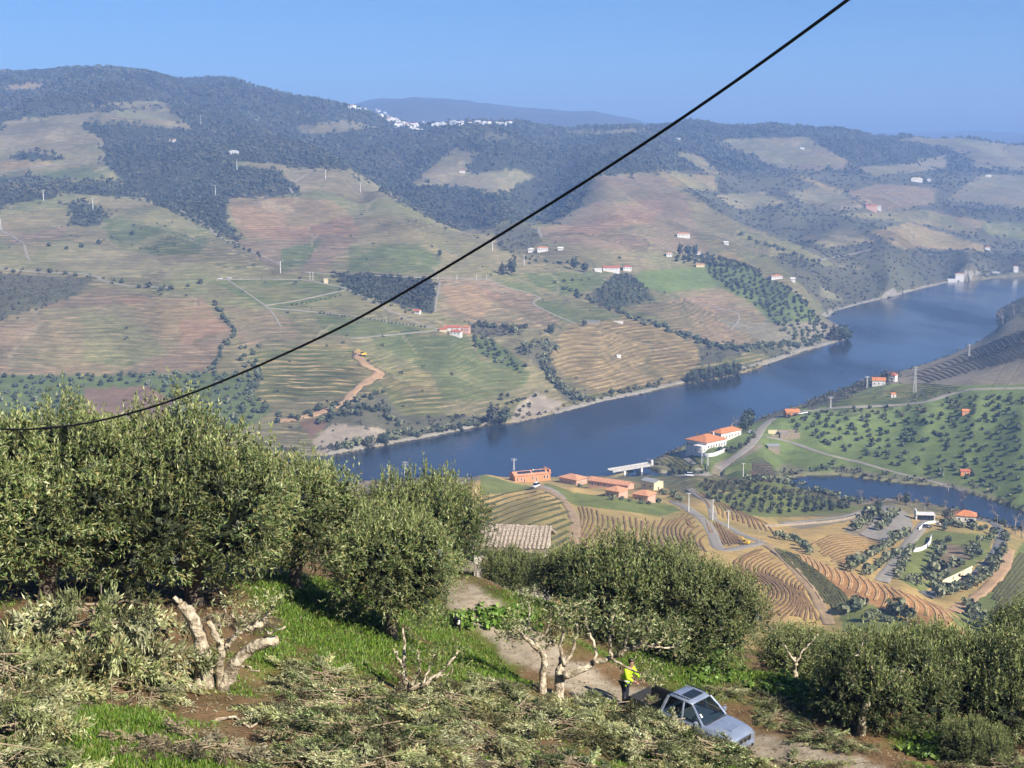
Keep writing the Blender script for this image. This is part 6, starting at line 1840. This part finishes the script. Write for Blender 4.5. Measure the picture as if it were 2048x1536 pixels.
for q in ((180,1340,0,1.35,.3,1.9,'tallest pale heap of cut olive boughs left of the bare trunks'), (90,1330,0,.95,1.9,1.2,'left end of the tall pale heap of cut boughs'), (265,1385,1,.75,2.5,.8,'low dark boughs between the tall heap and the bare trunks'),
          (-15,1500,0,1.0,1.2,1.5,'pale heap of cut boughs in the lower left corner'), (-10,1410,0,1.05,2.7,1.5,'cut boughs at the left edge above the corner heap'), (20,1575,0,.9,2.2,1.1,'boughs running out of the bottom left corner'),
          (610,1440,1,.85,.2,.9,'boughs at the foot of the bare cut trunks'), (640,1375,0,.9,4.0,.8,'pale boughs below the green grass slope'), (720,1420,1,1.05,1.0,.95,'boughs left of the small pruned olive'), (680,1482,2,1.0,5.1,.9,'dark boughs at the lower edge under the grass strip'),
          (780,1500,1,1.05,2.2,.9,'boughs in the bottom middle'), (890,1425,0,1.0,3.3,.95,'pale boughs right of the small pruned olive'), (985,1395,0,.85,.8,.9,'pale bough heap on the soil bank'), (940,1490,0,.95,4.6,.9,'pale boughs in the bottom middle, right of the stick'),
          (1060,1440,2,1.0,1.6,.9,'boughs under the spreading pruned olive'), (1120,1475,0,1.0,2.9,.9,'pale boughs at the pruned olive foot, lower side'), (1200,1435,1,.95,.1,.95,'boughs between the pruned olive and the person'), (1236,1466,0,1.1,5.6,1.2,'boughs in front of the pickup bed'),
          (1345,1490,1,1.1,3.9,1.25,'tall boughs hiding the pickup door'), (1290,1525,0,1.1,.9,.95,'pale boughs at the bottom below the pickup'), (1390,1516,2,1.15,2.0,1.05,'dark boughs in front of the pickup wheel'), (1490,1530,1,1.0,4.3,.95,'boughs at the bottom beside the road'), (1150,1545,2,.8,3.1,.8,'boughs at the bottom edge below the pruned olive'),
          (1590,1550,1,.95,5.9,.9,'boughs at the bottom edge on the road side'), (640,1548,2,.85,.6,.8,'boughs at the bottom edge left of the middle'), (760,1560,0,.9,2.6,.8,'boughs at the very bottom middle'), (1030,1555,1,.8,1.1,.8,'boughs at the bottom edge near the grass tuft'),
          (1560,1440,2,.6,1.3,.8,'dark cut boughs on the verge right of the pickup'), (1640,1476,2,.65,2.4,.8,'dark cut boughs on the verge below the grass bank'), (1560,1410,2,.6,2.0,.9,'dark low boughs at the verge beside the pickup roof'), (1690,1490,1,.55,4.4,.8,'light boughs at the foot of the lower right olive'), (1985,1545,1,.9,.7,.9,'boughs in the lower right corner'),
          (1450,1385,1,.5,5.2,.7,'cut twigs on the verge behind the pickup')):
    brush(q[6], *q[:6])
for lab, a, b_, s, r__ in (('dry grey twigs in a small heap on the grass, lower left', 400, 1500, 1.0, .5), ('thin dry twigs left of the small dry heap', 300, 1500, .8, 1.4), ('dry twigs lying on the lower left grass', 110, 1415, .55, 3.0), ('dry twigs on the soil left of the bare trunks', 470, 1245, .8, 2.1), ('dry twigs beside the bottom grass tuft', 900, 1520, .7, 2.6)):
    brush(lab, a, b_, 3, s, r__, 1.0, None, 'twig_heap')
def log(label, pl, r0, r1, name='cut_branch'):
    P = [ground(a, b_) + Vector((0, 0, r0 * .8)) for a, b_ in pl]
    o = P[0]
    root = tag(empty(name, o), label, 'branch')
    MB().tube([p - o for p in P], list(np.linspace(r0, r1, len(P))), 8).build('bark', m_bark_pale, root, True)
    for p, q, r in ((P[0], P[1], r0), (P[-1], P[-2], r1)):
        d = (p - q).normalized()
        MB().tube([p - o - d * .005, p - o + d * .012], r * .88, 8).build('cut_face', m_cut, root)
log('short pale log lying beside the bare trunks', [(346,1362),(375,1380),(402,1390)], .10, .085)
log('thin straight branch beside the bare trunks', [(345,1336),(392,1326)], .035, .03)
log('crooked dark branch on the grass below the bare trunks', [(432,1442),(470,1436),(500,1458),(530,1440),(560,1438)], .04, .025)
log('straight stick at the bottom in the middle of the boughs', [(918,1512),(950,1530),(965,1545)], .045, .04)
log('short stick at the bottom right of the grass tuft', [(1140,1518),(1190,1516)], .035, .03)
log('long stick leaning in the lower right verge', [(1390,1398),(1420,1410),(1440,1420)], .03, .02)
log('thin curved twig lying in the lower left grass', [(255,1535),(290,1525),(320,1505)], .02, .012)

# ---- grass
gr_ = np.random.default_rng(55)
NG = 620000
gu = gr_.uniform(-.40, .40, NG); gy2 = np.exp(gr_.uniform(math.log(24.5), math.log(72), NG)); gx2 = gu * gy2
gpx, gpy = project(gx2, gy2)
gg = grassiness(gx2, gy2)
rd_ = np.sqrt(((gx2[:, None] - nr_p[None, ::4, 0]) ** 2 + (gy2[:, None] - nr_p[None, ::4, 1]) ** 2).min(1))
keep_ = (gr_.uniform(size=NG) < (gg - .22) * 1.05) & (rd_ > 1.5) & (gpy < 1560) & (gpx > -30) & (gpx < 2080)
gx2, gy2, gg = gx2[keep_], gy2[keep_], gg[keep_]
if len(gx2) > 150000:
    gx2, gy2, gg = gx2[:150000], gy2[:150000], gg[:150000]
gz2 = height(gx2, gy2)
n = len(gx2)
hgt = gr_.uniform(.05, .14, n) * (.5 + .8 * gg) ; aa = gr_.uniform(0, 6.28, n); lean = gr_.uniform(0, .10, n); wd = gr_.uniform(.018, .04, n)
B = np.column_stack([gx2, gy2, gz2 - .02])
sd = np.column_stack([np.cos(aa), np.sin(aa), np.zeros(n)]) * wd[:, None]
tp = B + np.column_stack([np.cos(aa * 3) * lean, np.sin(aa * 3) * lean, hgt])
V = np.stack([B - sd, B + sd, tp], 1).reshape(-1, 3)
me = np_mesh('grass', V, np.arange(n * 3).reshape(n, 3), m_leaf)
gp_ = np.array([(.105,.190,.022),(.140,.225,.030),(.080,.150,.020),(.185,.215,.050),(.24,.22,.09)])
vcol(me, np.repeat(gp_[gr_.choice(5, n, p=[.34, .3, .2, .12, .04])] * gr_.uniform(.75, 1.2, (n, 1)), 3, 0))
tag(link('grass', me), 'fresh green grass on the near slope', kind='stuff')
# leaf litter and chips on the bare soil
NL = 26000
lu = gr_.uniform(-.39, .39, NL); ly = np.exp(gr_.uniform(math.log(25), math.log(60), NL)); lx = lu * ly
P = np.column_stack([lx, ly, height(lx, ly) + .025])
V = quads_at(P, np.array([0, 0, 1.0]) + rand_dirs(NL, gr_) * .35, .10, gr_, .35)
me = crown_mesh('leaf_litter', V, np.repeat(np.array([(.30,.22,.13),(.22,.15,.08),(.36,.33,.22),(.16,.11,.06),(.25,.25,.14)])[gr_.integers(0, 5, NL)], 4, 0), m_leaf_cut)
tag(link('leaf_litter', me), 'fallen leaves and chips on the near soil', kind='stuff')
# broad weeds beside the road
wv = []
for cx_, cy2, sx_, sy_, n in ((1010,1240,60,20,60),(910,1245,35,14,40),(1880,1500,60,20,70),(1590,1385,70,22,60),(1420,1330,50,40,60)):
    for k in range(n):
        p = ground(cx_ + gr_.normal(0, sx_ * .5), cy2 + gr_.normal(0, sy_ * .5))
        if p.y < 80:
            wv.append((p.x, p.y, gr_.uniform(.5, 1.2)))
joined('weeds', 'bright leafy weeds on the verges of the near road', wv, [tuft(16, (.25, .25, .18), .14, .17, [(.07,.15,.02),(.10,.19,.03),(.13,.2,.05)], 700 + k) for k in range(3)], m_leaf)

# ================================================================== PICKUP, PERSON, DOG, HUT, CABLE
m_paint, nt, b = new_mat('silver_blue_paint')
f = noise_fac(nt, 2.0, 4, .6, coords(nt))
nt.links.new(mixc(nt, (.27, .32, .42), (.33, .38, .48), f), b.inputs['Base Color'])
b.inputs['Metallic'].default_value = .45
rr_ = N(nt, 'ShaderNodeMapRange')
rr_.inputs[3].default_value, rr_.inputs[4].default_value = .26, .42
nt.links.new(f, rr_.inputs[0]); nt.links.new(rr_.outputs[0], b.inputs['Roughness'])
b.inputs['Coat Weight'].default_value = .5
b.inputs['Coat Roughness'].default_value = .12
m_chrome = simple_mat('chrome', (.75, .76, .78), .18, .1, 3.0, metallic=1.0)
m_lamp = simple_mat('headlight_glass', (.80, .82, .84), .12, .1, 6.0, spec=.8)
m_black = simple_mat('black_plastic', (.022, .022, .024), .55, .2, 5.0)
m_truck_bed = simple_mat('truck_bed_dark', (.035, .037, .042), .7, .3, 5.0)  # near-black tone for the bed sides, tailgate and floor
m_seat = simple_mat('seat_cloth', (.09, .09, .10), .9, .2, 8.0)
m_sticker = simple_mat('white_sticker', (.85, .85, .85), .5, .05, 3.0)
m_wind = bpy.data.materials.new('windscreen_glass')
m_wind.use_nodes = True
nt = m_wind.node_tree
nt.nodes.clear()
o_ = nt.nodes.new('ShaderNodeOutputMaterial'); mx = nt.nodes.new('ShaderNodeMixShader'); tr = nt.nodes.new('ShaderNodeBsdfTransparent'); gl = nt.nodes.new('ShaderNodeBsdfGlossy'); fn = nt.nodes.new('ShaderNodeFresnel')
tr.inputs[0].default_value = (.42, .48, .47, 1); gl.inputs['Roughness'].default_value = .03; fn.inputs[0].default_value = 1.5
nt.links.new(fn.outputs[0], mx.inputs[0]); nt.links.new(tr.outputs[0], mx.inputs[1]); nt.links.new(gl.outputs[0], mx.inputs[2]); nt.links.new(mx.outputs[0], o_.inputs[0])

def soft(o, w=.02, seg=2):
    md = o.modifiers.new('bevel', 'BEVEL'); md.width = w; md.segments = seg; md.limit_method = 'ANGLE'; md.angle_limit = R(35)
    return o
tp0 = ground(1378, 1478)
HEAD = R(-41)
hx, hy = math.cos(HEAD), math.sin(HEAD)
zf, zr = gz(tp0.x + hx * 1.5, tp0.y + hy * 1.5), gz(tp0.x - hx * 1.5, tp0.y - hy * 1.5)
truck = tag(empty('pickup_truck', (tp0.x, tp0.y, (zf + zr) / 2 + .02)), 'silver-blue double-cab pickup with sunroof parked on the near farm road', 'pickup')
truck.scale = (.88,) * 3
truck.rotation_euler = (0, -math.atan2(zf - zr, 3.0), HEAD)
def sec(x, wb, wt, z0, zb, z1):
    return [(x, -wb * .92, z0), (x, wb * .92, z0), (x, wb, z0 + .14), (x, wb, zb), (x, wt, z1), (x, 0, z1 + .025), (x, -wt, z1), (x, -wb, zb), (x, -wb, z0 + .14)]
body = loft(MB(), [sec(-.92, .88, .84, .38, .92, 1.03), sec(-.3, .89, .84, .36, .93, 1.04), sec(.6, .89, .83, .36, .93, 1.04), sec(1.02, .89, .80, .36, .93, 1.08), sec(1.5, .89, .78, .4, .93, 1.07), sec(2.0, .88, .76, .42, .9, 1.02), sec(2.28, .85, .72, .42, .86, .96), sec(2.40, .80, .66, .46, .80, .88)]).build('body', m_paint, truck, True)
soft(body, .03)
# cab: roof, pillars, glass
roof_z = 1.70
rf = loft(MB(), [[(-.72, -.64, roof_z - .05), (-.72, .64, roof_z - .05), (-.70, .58, roof_z + .01), (-.70, -.58, roof_z + .01)], [(-.4, -.67, roof_z - .04), (-.4, .67, roof_z - .04), (-.4, .6, roof_z + .05), (-.4, -.6, roof_z + .05)], [(.15, -.66, roof_z - .05), (.15, .66, roof_z - .05), (.15, .6, roof_z + .04), (.15, -.6, roof_z + .04)], [(.38, -.63, roof_z - .08), (.38, .63, roof_z - .08), (.36, .56, roof_z - .02), (.36, -.56, roof_z - .02)]]).build('roof', m_paint, truck, True)
soft(rf, .03)
MB().box(-.28, .18, -.40, .40, roof_z + .042, roof_z + .062).build('sunroof', m_glass_dark, rf)
for s in (-1, 1):
    MB().tube([(-.62, s * .56, roof_z + .07), (-.2, s * .57, roof_z + .085), (.2, s * .55, roof_z + .075)], .018, 6).build('roof_rail', m_black, rf)
def pil(a, b2, w=.055):
    return MB().tube([a, Vector(a).lerp(Vector(b2), .5) + Vector((0, (1 if a[1] > 0 else -1) * .015, .02)), b2], [w, w * .9, w * .8], 6)
for s in (-1, 1):
    pil((1.04, s * .80, 1.05), (.38, s * .62, roof_z - .05)).build('pillar', m_paint, truck)
    pil((.12, s * .85, 1.02), (.02, s * .66, roof_z - .04), .05).build('pillar', m_paint, truck)
    pil((-.86, s * .83, 1.02), (-.70, s * .63, roof_z - .04), .075).build('pillar', m_paint, truck)
    # side windows, mirror, handles
    MB().add([(.98, s * .815, 1.04), (.17, s * .855, 1.04), (.06, s * .675, roof_z - .07), (.38, s * .65, roof_z - .09)], [(0, 1, 2, 3)]).build('side_window', m_wind, truck)
    MB().add([(.08, s * .855, 1.04), (-.78, s * .845, 1.04), (-.66, s * .655, roof_z - .07), (-.02, s * .675, roof_z - .07)], [(0, 1, 2, 3)]).build('side_window', m_wind, truck)
    mr = soft(MB().box(.78, .90, s * .90 - .02, s * 1.10, 1.06, 1.24).build('mirror', m_paint, truck), .03)
    for x in (.22, -.66):
        MB().box(x, x + .17, s * .893 - .012, s * .893 + .012, .90, .94).build('door_handle', m_chrome, truck)
    MB().box(.10, .115, s * .893 - .004, s * .893 + .004, .45, 1.0).build('door_seam', m_black, truck)
wsn = MB().add([(1.05, -.76, 1.085), (1.09, 0, 1.10), (1.05, .76, 1.085), (.40, .60, roof_z - .06), (.43, 0, roof_z - .04), (.40, -.60, roof_z - .06)], [(0, 1, 4, 5), (1, 2, 3, 4)]).build('windscreen', m_wind, truck, True)
st = MB().add([(.84, -.66, 1.27), (.72, -.64, 1.37), (.735, -.58, 1.375), (.855, -.59, 1.28)], [(0, 1, 2, 3)]).build('sticker', m_sticker, wsn)
st.location = (.03, 0, .03)
MB().tube([(1.12, -.70, 1.095), (1.13, 0, 1.115), (1.12, .70, 1.095)], .022, 5).build('wiper', m_black, truck)
MB().add([(-.80, -.74, 1.06), (-.80, .74, 1.06), (-.705, .58, roof_z - .07), (-.705, -.58, roof_z - .07)], [(0, 1, 2, 3)]).build('rear_window', m_wind, truck)
MB().box(.62, 1.0, -.76, .76, .85, 1.06).build('dashboard', m_black, truck)
for s in (-.38, .38):
    soft(MB().box(-.30, .22, s - .25, s + .25, .62, .80).box(-.36, -.22, s - .25, s + .25, .80, 1.36).build('seat', m_seat, truck), .04)
import math as _m
ring = [(.52 + .07 * _m.sin(q), -.36 + .18 * _m.cos(q), 1.12 + .16 * _m.sin(q)) for q in np.linspace(0, 2 * math.pi, 17)]
MB().tube(ring, .016, 6, False).build('steering_wheel', m_black, truck)
# nose
gr2 = soft(MB().box(2.36, 2.43, -.42, .42, .66, .85).build('grille', m_black, truck), .01)
for y in (-.42, -.14, .14, .42):
    MB().box(2.42, 2.45, y - .025, y + .025, .65, .87).build('grille_bar', m_chrome, gr2)
MB().box(2.42, 2.45, -.42, .42, .85, .88).build('grille_bar', m_chrome, gr2)
for s in (-1, 1):
    soft(MB().add([(2.42, s * .44, .68), (2.28, s * .84, .70), (2.26, s * .83, .86), (2.40, s * .44, .85), (2.30, s * .44, .68), (2.18, s * .82, .70), (2.16, s * .81, .86), (2.28, s * .44, .85)], [(0, 1, 2, 3), (4, 5, 6, 7), (0, 1, 5, 4), (1, 2, 6, 5), (2, 3, 7, 6), (3, 0, 4, 7)]).build('headlight', m_lamp, truck), .015)
bmp = soft(loft(MB(), [[(2.36, y, .38), (2.36 + e, y, .40), (2.36 + e, y, .60), (2.36, y, .62)] for y, e in ((-.88, -.04), (-.6, .14), (0, .19), (.6, .14), (.88, -.04))]).build('front_bumper', m_paint, truck), .03)
MB().box(2.50, 2.56, -.5, .5, .44, .52).build('air_intake', m_black, bmp)
MB().box(1.55, 2.0, -.30, .30, 1.045, 1.075).build('bonnet_scoop', m_paint, truck)
# bed
for s in (-1, 1):
    soft(MB().box(-2.48, -.95, s * .83 - .05, s * .83 + .05, .45, 1.02).build('bed_side', m_truck_bed, truck), .02)
    MB().tube([(-2.48, s * .83, 1.03), (-.95, s * .83, 1.03)], .045, 6).build('bed_rail', m_black, truck)
soft(MB().box(-2.50, -2.44, -.78, .78, .45, 1.0).build('tailgate', m_truck_bed, truck), .015)
MB().box(-2.44, -.95, -.78, .78, .55, .60).build('bed_floor', m_truck_bed, truck)
MB().box(-2.62, -2.50, -.85, .85, .40, .55).build('rear_bumper', m_chrome, truck)
for x in (-1.55, 1.50):
    for s in (-1, 1):
        ty = MB().tube([(x, s * .66, .36), (x, s * .70, .36), (x, s * .86, .36), (x, s * .90, .36)], [.33, .365, .365, .33], 22).build('wheel', m_tyre, truck, False)
        MB().tube([(x, s * .885, .36), (x, s * .912, .36)], [.21, .17], 14).build('rim', m_chrome, ty)
# cut boughs in the bed and against the cab
bb = tag(empty('bough_load', truck.matrix_world @ Vector((0, 0, 0))), 'cut olive boughs heaped in the pickup bed', 'branch heap')
bpos = Vector((tp0.x, tp0.y, (zf + zr) / 2)) + Vector((hx * -1.7, hy * -1.7, .62))
bb.location = bpos; bb.scale = (.30, .30, .30); bb.rotation_euler = (0, 0, 1.0)
q_ = link('leafy_boughs', PM[1][0], bb); q_['kind'] = 'stuff'
q_ = link('sticks', PM[1][1], bb); q_['kind'] = 'stuff'

# ---- figures grown with the skin modifier
def skin_mesh(name, verts, edges, radii, mat, root_i=0, sub=2):
    me = bpy.data.meshes.new(name)
    me.from_pydata(verts, edges, [])
    o = bpy.data.objects.new(name + '_grow', me)
    C.objects.link(o)
    md = o.modifiers.new('skin', 'SKIN'); md.use_smooth_shade = True
    sv = me.skin_vertices[0].data
    for k, r in enumerate(radii):
        sv[k].radius = (r, r) if not hasattr(r, '__len__') else r
        sv[k].use_root = k == root_i
    ss_ = o.modifiers.new('sub', 'SUBSURF'); ss_.levels = sub; ss_.render_levels = sub
    dg = bpy.context.evaluated_depsgraph_get()
    out = bpy.data.meshes.new_from_object(o.evaluated_get(dg))
    out.name = name
    out.materials.clear(); out.materials.append(mat)
    out.polygons.foreach_set('use_smooth', [True] * len(out.polygons))
    bpy.data.objects.remove(o)
    return out
m_skin = simple_mat('skin', (.50, .27, .20), .6, .15, 6.0)
m_vest, nt, b = new_mat('hi_vis_fabric')
f = noise_fac(nt, 9, 4, .6, coords(nt))
nt.links.new(mixc(nt, (.38, .62, .01), (.58, .85, .03), f), b.inputs['Base Color'])
b.inputs['Roughness'].default_value = .8
m_trou = simple_mat('dark_trousers', (.03, .035, .05), .9, .3, 8.0)
m_hair = simple_mat('dark_hair', (.05, .035, .03), .7, .3, 20.0)
m_reflect = simple_mat('reflective_band', (.70, .70, .66), .4, .1, 9.0)
ppos = Vector((tp0.x, tp0.y, 0)) + Vector((-hx * 2.85 + -hy * .15, -hy * 2.85 + hx * .15, 0))
ppos.z = gz(ppos.x, ppos.y)
person = tag(empty('person', ppos, HEAD), 'person in a bright yellow-green high-visibility jacket working at the pickup tailgate', 'person')
# facing +x (towards the bed), leaning forward, arms reaching into it
Pv = [(0,0,.93),(.05,0,1.12),(.14,0,1.32),(.20,0,1.45),(.25,0,1.54),(.29,0,1.64),(.31,0,1.74),
      (0,.10,.90),(.02,.11,.50),(-.03,.11,.09),(.10,.12,.03),(0,-.10,.90),(.06,-.11,.50),(.02,-.11,.09),(.15,-.12,.03),
      (.19,.19,1.42),(.30,.27,1.17),(.55,.22,1.06),(.63,.21,1.05),(.19,-.19,1.42),(.32,-.27,1.18),(.56,-.20,1.10),(.64,-.19,1.09)]
Pe = [(0,1),(1,2),(2,3),(3,4),(4,5),(5,6),(0,7),(7,8),(8,9),(9,10),(0,11),(11,12),(12,13),(13,14),(3,15),(15,16),(16,17),(17,18),(3,19),(19,20),(20,21),(21,22)]
Pr = [(.15,.12),(.135,.105),(.15,.11),(.12,.09),.058,(.085,.095),(.07,.08),.095,.062,.042,.035,.095,.062,.042,.035,.07,.05,.038,.035,.07,.05,.038,.035]
link('body', skin_mesh('body', Pv, Pe, Pr, m_skin), person)
Jv = [(0,0,.84),(.03,0,1.0),(.07,0,1.14),(.15,0,1.32),(.20,0,1.44),(.235,0,1.50),(.19,.20,1.42),(.30,.28,1.17),(.52,.23,1.075),(.19,-.20,1.42),(.32,-.28,1.18),(.53,-.21,1.115)]
Je = [(0,1),(1,2),(2,3),(3,4),(4,5),(4,6),(6,7),(7,8),(4,9),(9,10),(10,11)]
jk = link('jacket', skin_mesh('jacket', Jv, Je, [(.185,.15),(.185,.15),(.175,.14),(.19,.145),(.15,.115),(.09,.085),.10,.075,.06,.10,.075,.06], m_vest, 1), person)
MB().tube([(.03, 0, .995), (.035, 0, 1.045)], .20, 18, False).build('reflective_band', m_reflect, jk)
Tv = [(0,0,.95),(0,.10,.88),(.02,.11,.50),(-.03,.11,.10),(0,-.10,.88),(.06,-.11,.50),(.02,-.11,.10)]
link('trousers', skin_mesh('trousers', Tv, [(0,1),(1,2),(2,3),(0,4),(4,5),(5,6)], [(.17,.14),.115,.08,.065,.115,.08,.065], m_trou), person)
# face, hair, hands
hd = Vector((.30, 0, 1.665))
MB().tube([hd + Vector((-.10, 0, -.02)), hd + Vector((-.085, 0, .06)), hd + Vector((-.02, 0, .115)), hd + Vector((.05, 0, .10))], [.055, .085, .088, .05], 12).build('hair', m_hair, person, True)
MB().tube([hd + Vector((.085, 0, .02)), hd + Vector((.115, 0, -.02)), hd + Vector((.09, 0, -.03))], [.008, .016, .012], 6).build('nose', m_skin, person, True)
for s in (-1, 1):
    MB().tube([hd + Vector((.078, s * .034, .022)), hd + Vector((.094, s * .034, .022))], .010, 8).build('eye', m_dark, person)
    MB().tube([hd + Vector((-.005, s * .085, -.02)), hd + Vector((-.012, s * .10, .0)), hd + Vector((-.005, s * .085, .03))], .014, 6).build('ear', m_skin, person, True)
    w0 = Vector((.63, s * .20, 1.06 if s > 0 else 1.10))
    for k in range(4):
        y = (k - 1.5) * .02
        MB().tube([w0 + Vector((.02, y, 0)), w0 + Vector((.075 - abs(k - 1.3) * .006, y, -.012)), w0 + Vector((.10, y, -.05))], [.010, .009, .007], 6).build('finger', m_skin, person, True)
    MB().tube([w0 + Vector((0, -s * .03, 0)), w0 + Vector((.04, -s * .055, -.01)), w0 + Vector((.065, -s * .05, -.03))], [.011, .010, .008], 6).build('thumb', m_skin, person, True)
MB().tube([hd + Vector((.088, -.026, -.062)), hd + Vector((.094, 0, -.060)), hd + Vector((.088, .026, -.062))], .006, 6).build('mouth', simple_mat('lips', (.36, .14, .12), .6), person)

# ---- dog in the grass beside the road
dp = ground(914, 1262)
m_fur = simple_mat('black_fur', (.016, .015, .015), .9, .4, 30.0)
m_furw = simple_mat('white_fur', (.75, .72, .68), .9, .15, 30.0)
dog = tag(empty('dog', (dp.x, dp.y, gz(dp.x, dp.y)), R(-80)), 'black and white dog standing in the grass beside the near road', 'dog')
Dv = [(-.05,0,.40),(.16,0,.41),(.28,0,.44),(.38,0,.56),(.42,0,.63),(.50,0,.62),(.60,0,.585),(-.22,0,.41),(-.32,0,.42),(-.48,0,.50),(-.60,0,.60),
      (.24,.08,.34),(.25,.08,.19),(.24,.08,.05),(.28,.08,.03),(.24,-.08,.34),(.25,-.08,.19),(.24,-.08,.05),(.28,-.08,.03),
      (-.22,.09,.34),(-.14,.09,.23),(-.27,.09,.14),(-.25,.09,.04),(-.21,.09,.03),(-.22,-.09,.34),(-.14,-.09,.23),(-.27,-.09,.14),(-.25,-.09,.04),(-.21,-.09,.03)]
De = [(0,1),(1,2),(2,3),(3,4),(4,5),(5,6),(0,7),(7,8),(8,9),(9,10),(2,11),(11,12),(12,13),(13,14),(2,15),(15,16),(16,17),(17,18),(7,19),(19,20),(20,21),(21,22),(22,23),(7,24),(24,25),(25,26),(26,27),(27,28)]
Dr = [.115,.135,.13,.085,.085,.07,.035,.115,.085,.03,.018,.055,.034,.025,.025,.055,.034,.025,.025,.07,.045,.028,.024,.025,.07,.045,.028,.024,.025]
link('body', skin_mesh('body', Dv, De, Dr, m_fur), dog)
link('chest', skin_mesh('chest', [(.30,0,.40),(.36,0,.47),(.41,0,.54)], [(0,1),(1,2)], [.10,.085,.06], m_furw), dog)
link('muzzle', skin_mesh('muzzle', [(.50,0,.612),(.60,0,.585),(.62,0,.58)], [(0,1),(1,2)], [.062,.043,.03], m_furw), dog)
for s in (-1, 1):
    MB().add([(.40, s * .05, .69), (.43, s * .09, .68), (.40, s * .09, .78), (.37, s * .06, .69)], [(0, 1, 2), (1, 3, 2), (0, 2, 3), (0, 3, 1)]).build('ear', m_fur, dog)

# ---- tiled hut beyond the road
hu = pix_us(1026, 1160)[0]
HD = 76.0
hutp = Vector((float(hu) * HD, HD, gz(float(hu) * HD, HD)))
base_z = at(1026, 1160, HD).z
hut = tag(empty('tiled_hut', (hutp.x, hutp.y, base_z), R(-9)), 'old white hut with weathered tiled roof beyond the near road', 'hut')
HW, HDp, HH, HRs = 3.8, 3.4, 2.25, .75
m_hutw = simple_mat('old_whitewash', (.66, .62, .55), .9, .35, 2.5, col2=(.40, .34, .27), bump=.3)
link('wall', wall_mesh('gable', HW, HDp, HH, HRs, m_hutw, 3.0), hut)
m_oldtile = simple_mat('weathered_tiles', (.40, .33, .26), .9, .45, 5.0, col2=(.19, .155, .125), bump=.4)
hr = link('roof', roof_mesh('gable', HW, HDp, HH, HRs, .28, m_oldtile), hut)
tm_ = MB()
th_ = np.linspace(0, math.pi, 5)
tm_.add([(.095 * math.cos(a), y, .075 * math.sin(a) * (1 if y < 0 else .85)) for y in (-.24, .24) for a in th_], [(k, k + 1, k + 6, k + 5) for k in range(4)])
tile_me = tm_.mesh('roof_tile', m_oldtile)
tr_ = np.random.default_rng(3)
slope = math.atan2(HRs, HDp / 2 + .28)
run = math.hypot(HRs, HDp / 2 + .28)
for s in (-1, 1):
    for c_ in range(19):
        x = -HW / 2 - .22 + c_ * (HW + .44) / 18
        for r2 in range(5):
            t = (r2 + .5) / 5
            o = link('roof_tile', tile_me, hr)
            o.location = (x + tr_.normal(0, .012), s * (HDp / 2 + .28) * (1 - t), HH + .16 + HRs * t + .035 * (r2 % 2 == 0) * 0 + tr_.normal(0, .008))
            o.rotation_euler = (slope if s < 0 else -slope, 0, 0 if s < 0 else 0)
MB().box(-1.4, -.4, -HDp / 2 - .03, -HDp / 2 + .02, 0, 1.7).build('door', m_door, hut)
# lean-to on its left
lt = tag(empty('plank_lean_to', (hutp.x - 2.9, hutp.y - 1.0, base_z - .3), R(-9)), 'grey plank lean-to against the left side of the tiled hut', 'shed')
m_plank = simple_mat('grey_planks', (.26, .21, .17), .95, .4, 4.0)
for k in range(10):
    pl_ = MB().box(-1.1 + .22 * k, -.9 + .22 * k, -.9, .9, 0, .03).build('plank', m_plank, lt)
    pl_.location = (0, 0, 1.75 + (k % 3) * .012); pl_.rotation_euler = (R(28), 0, 0)
for x in (-1.0, 1.0):
    for y in (-.75, .75):
        MB().box(x - .05, x + .05, y - .05, y + .05, -1.5, 1.7 + y * .5).build('post', m_plank, lt)
MB().box(-1.05, 1.05, .78, .82, -1.2, 1.9).build('back_wall', m_plank, lt)
wall_line('stone_post_wall', 'low pale broken wall with a post beside the tiled hut', [(1038,1180),(1060,1186),(1076,1190)], .55, .3, m_hutw, 'wall', .5, 40)
gpst = ground(1078, 1188, 40)
soft(tag(MB().box(-.2, .2, -.2, .2, -.3, 1.15).build('gate_post', m_hutw), 'square whitewashed gate post beside the tiled hut', 'post'), .05).location = gpst

# ---- the black cable across the view
cpx = [(1905,-160),(1695,0),(1460,170),(1250,312),(1040,445),(850,560),(700,645),(560,712),(420,772),(300,815),(180,845),(80,857),(0,858),(-220,846)]
cd_ = np.interp([p[0] for p in cpx], [-220, 0, 1695, 1905], [15.2, 14.2, 7.8, 7.0])
cable('overhead_cable', 'thick black cable sagging diagonally across the whole view', [at(a, b_, d) for (a, b_), d in zip(cpx, cd_)], .0102, n=120)

# ------------------------------------------------------------------ haze: the air of the valley
m_haze = bpy.data.materials.new('haze')
m_haze.use_nodes = True
hn = m_haze.node_tree
hn.nodes.clear()
ho = hn.nodes.new('ShaderNodeOutputMaterial')
hv = hn.nodes.new('ShaderNodeVolumePrincipled')
hv.inputs['Color'].default_value = (0.33, 0.54, 1.0, 1)
hv.inputs['Density'].default_value = 0.00021
hv.inputs['Anisotropy'].default_value = 0.0
hn.links.new(hv.outputs[0], ho.inputs['Volume'])
zlo = float(min(Zt.min(), -20)) - 1.0
zhi = float(max(Zt.max(), EYE + 100)) + 12.0
hb = MB().box(-70000, 70000, -1000, 17000, zlo, zhi)
tag(hb.build('haze', m_haze), 'thin blue haze filling the valley air', kind='stuff')
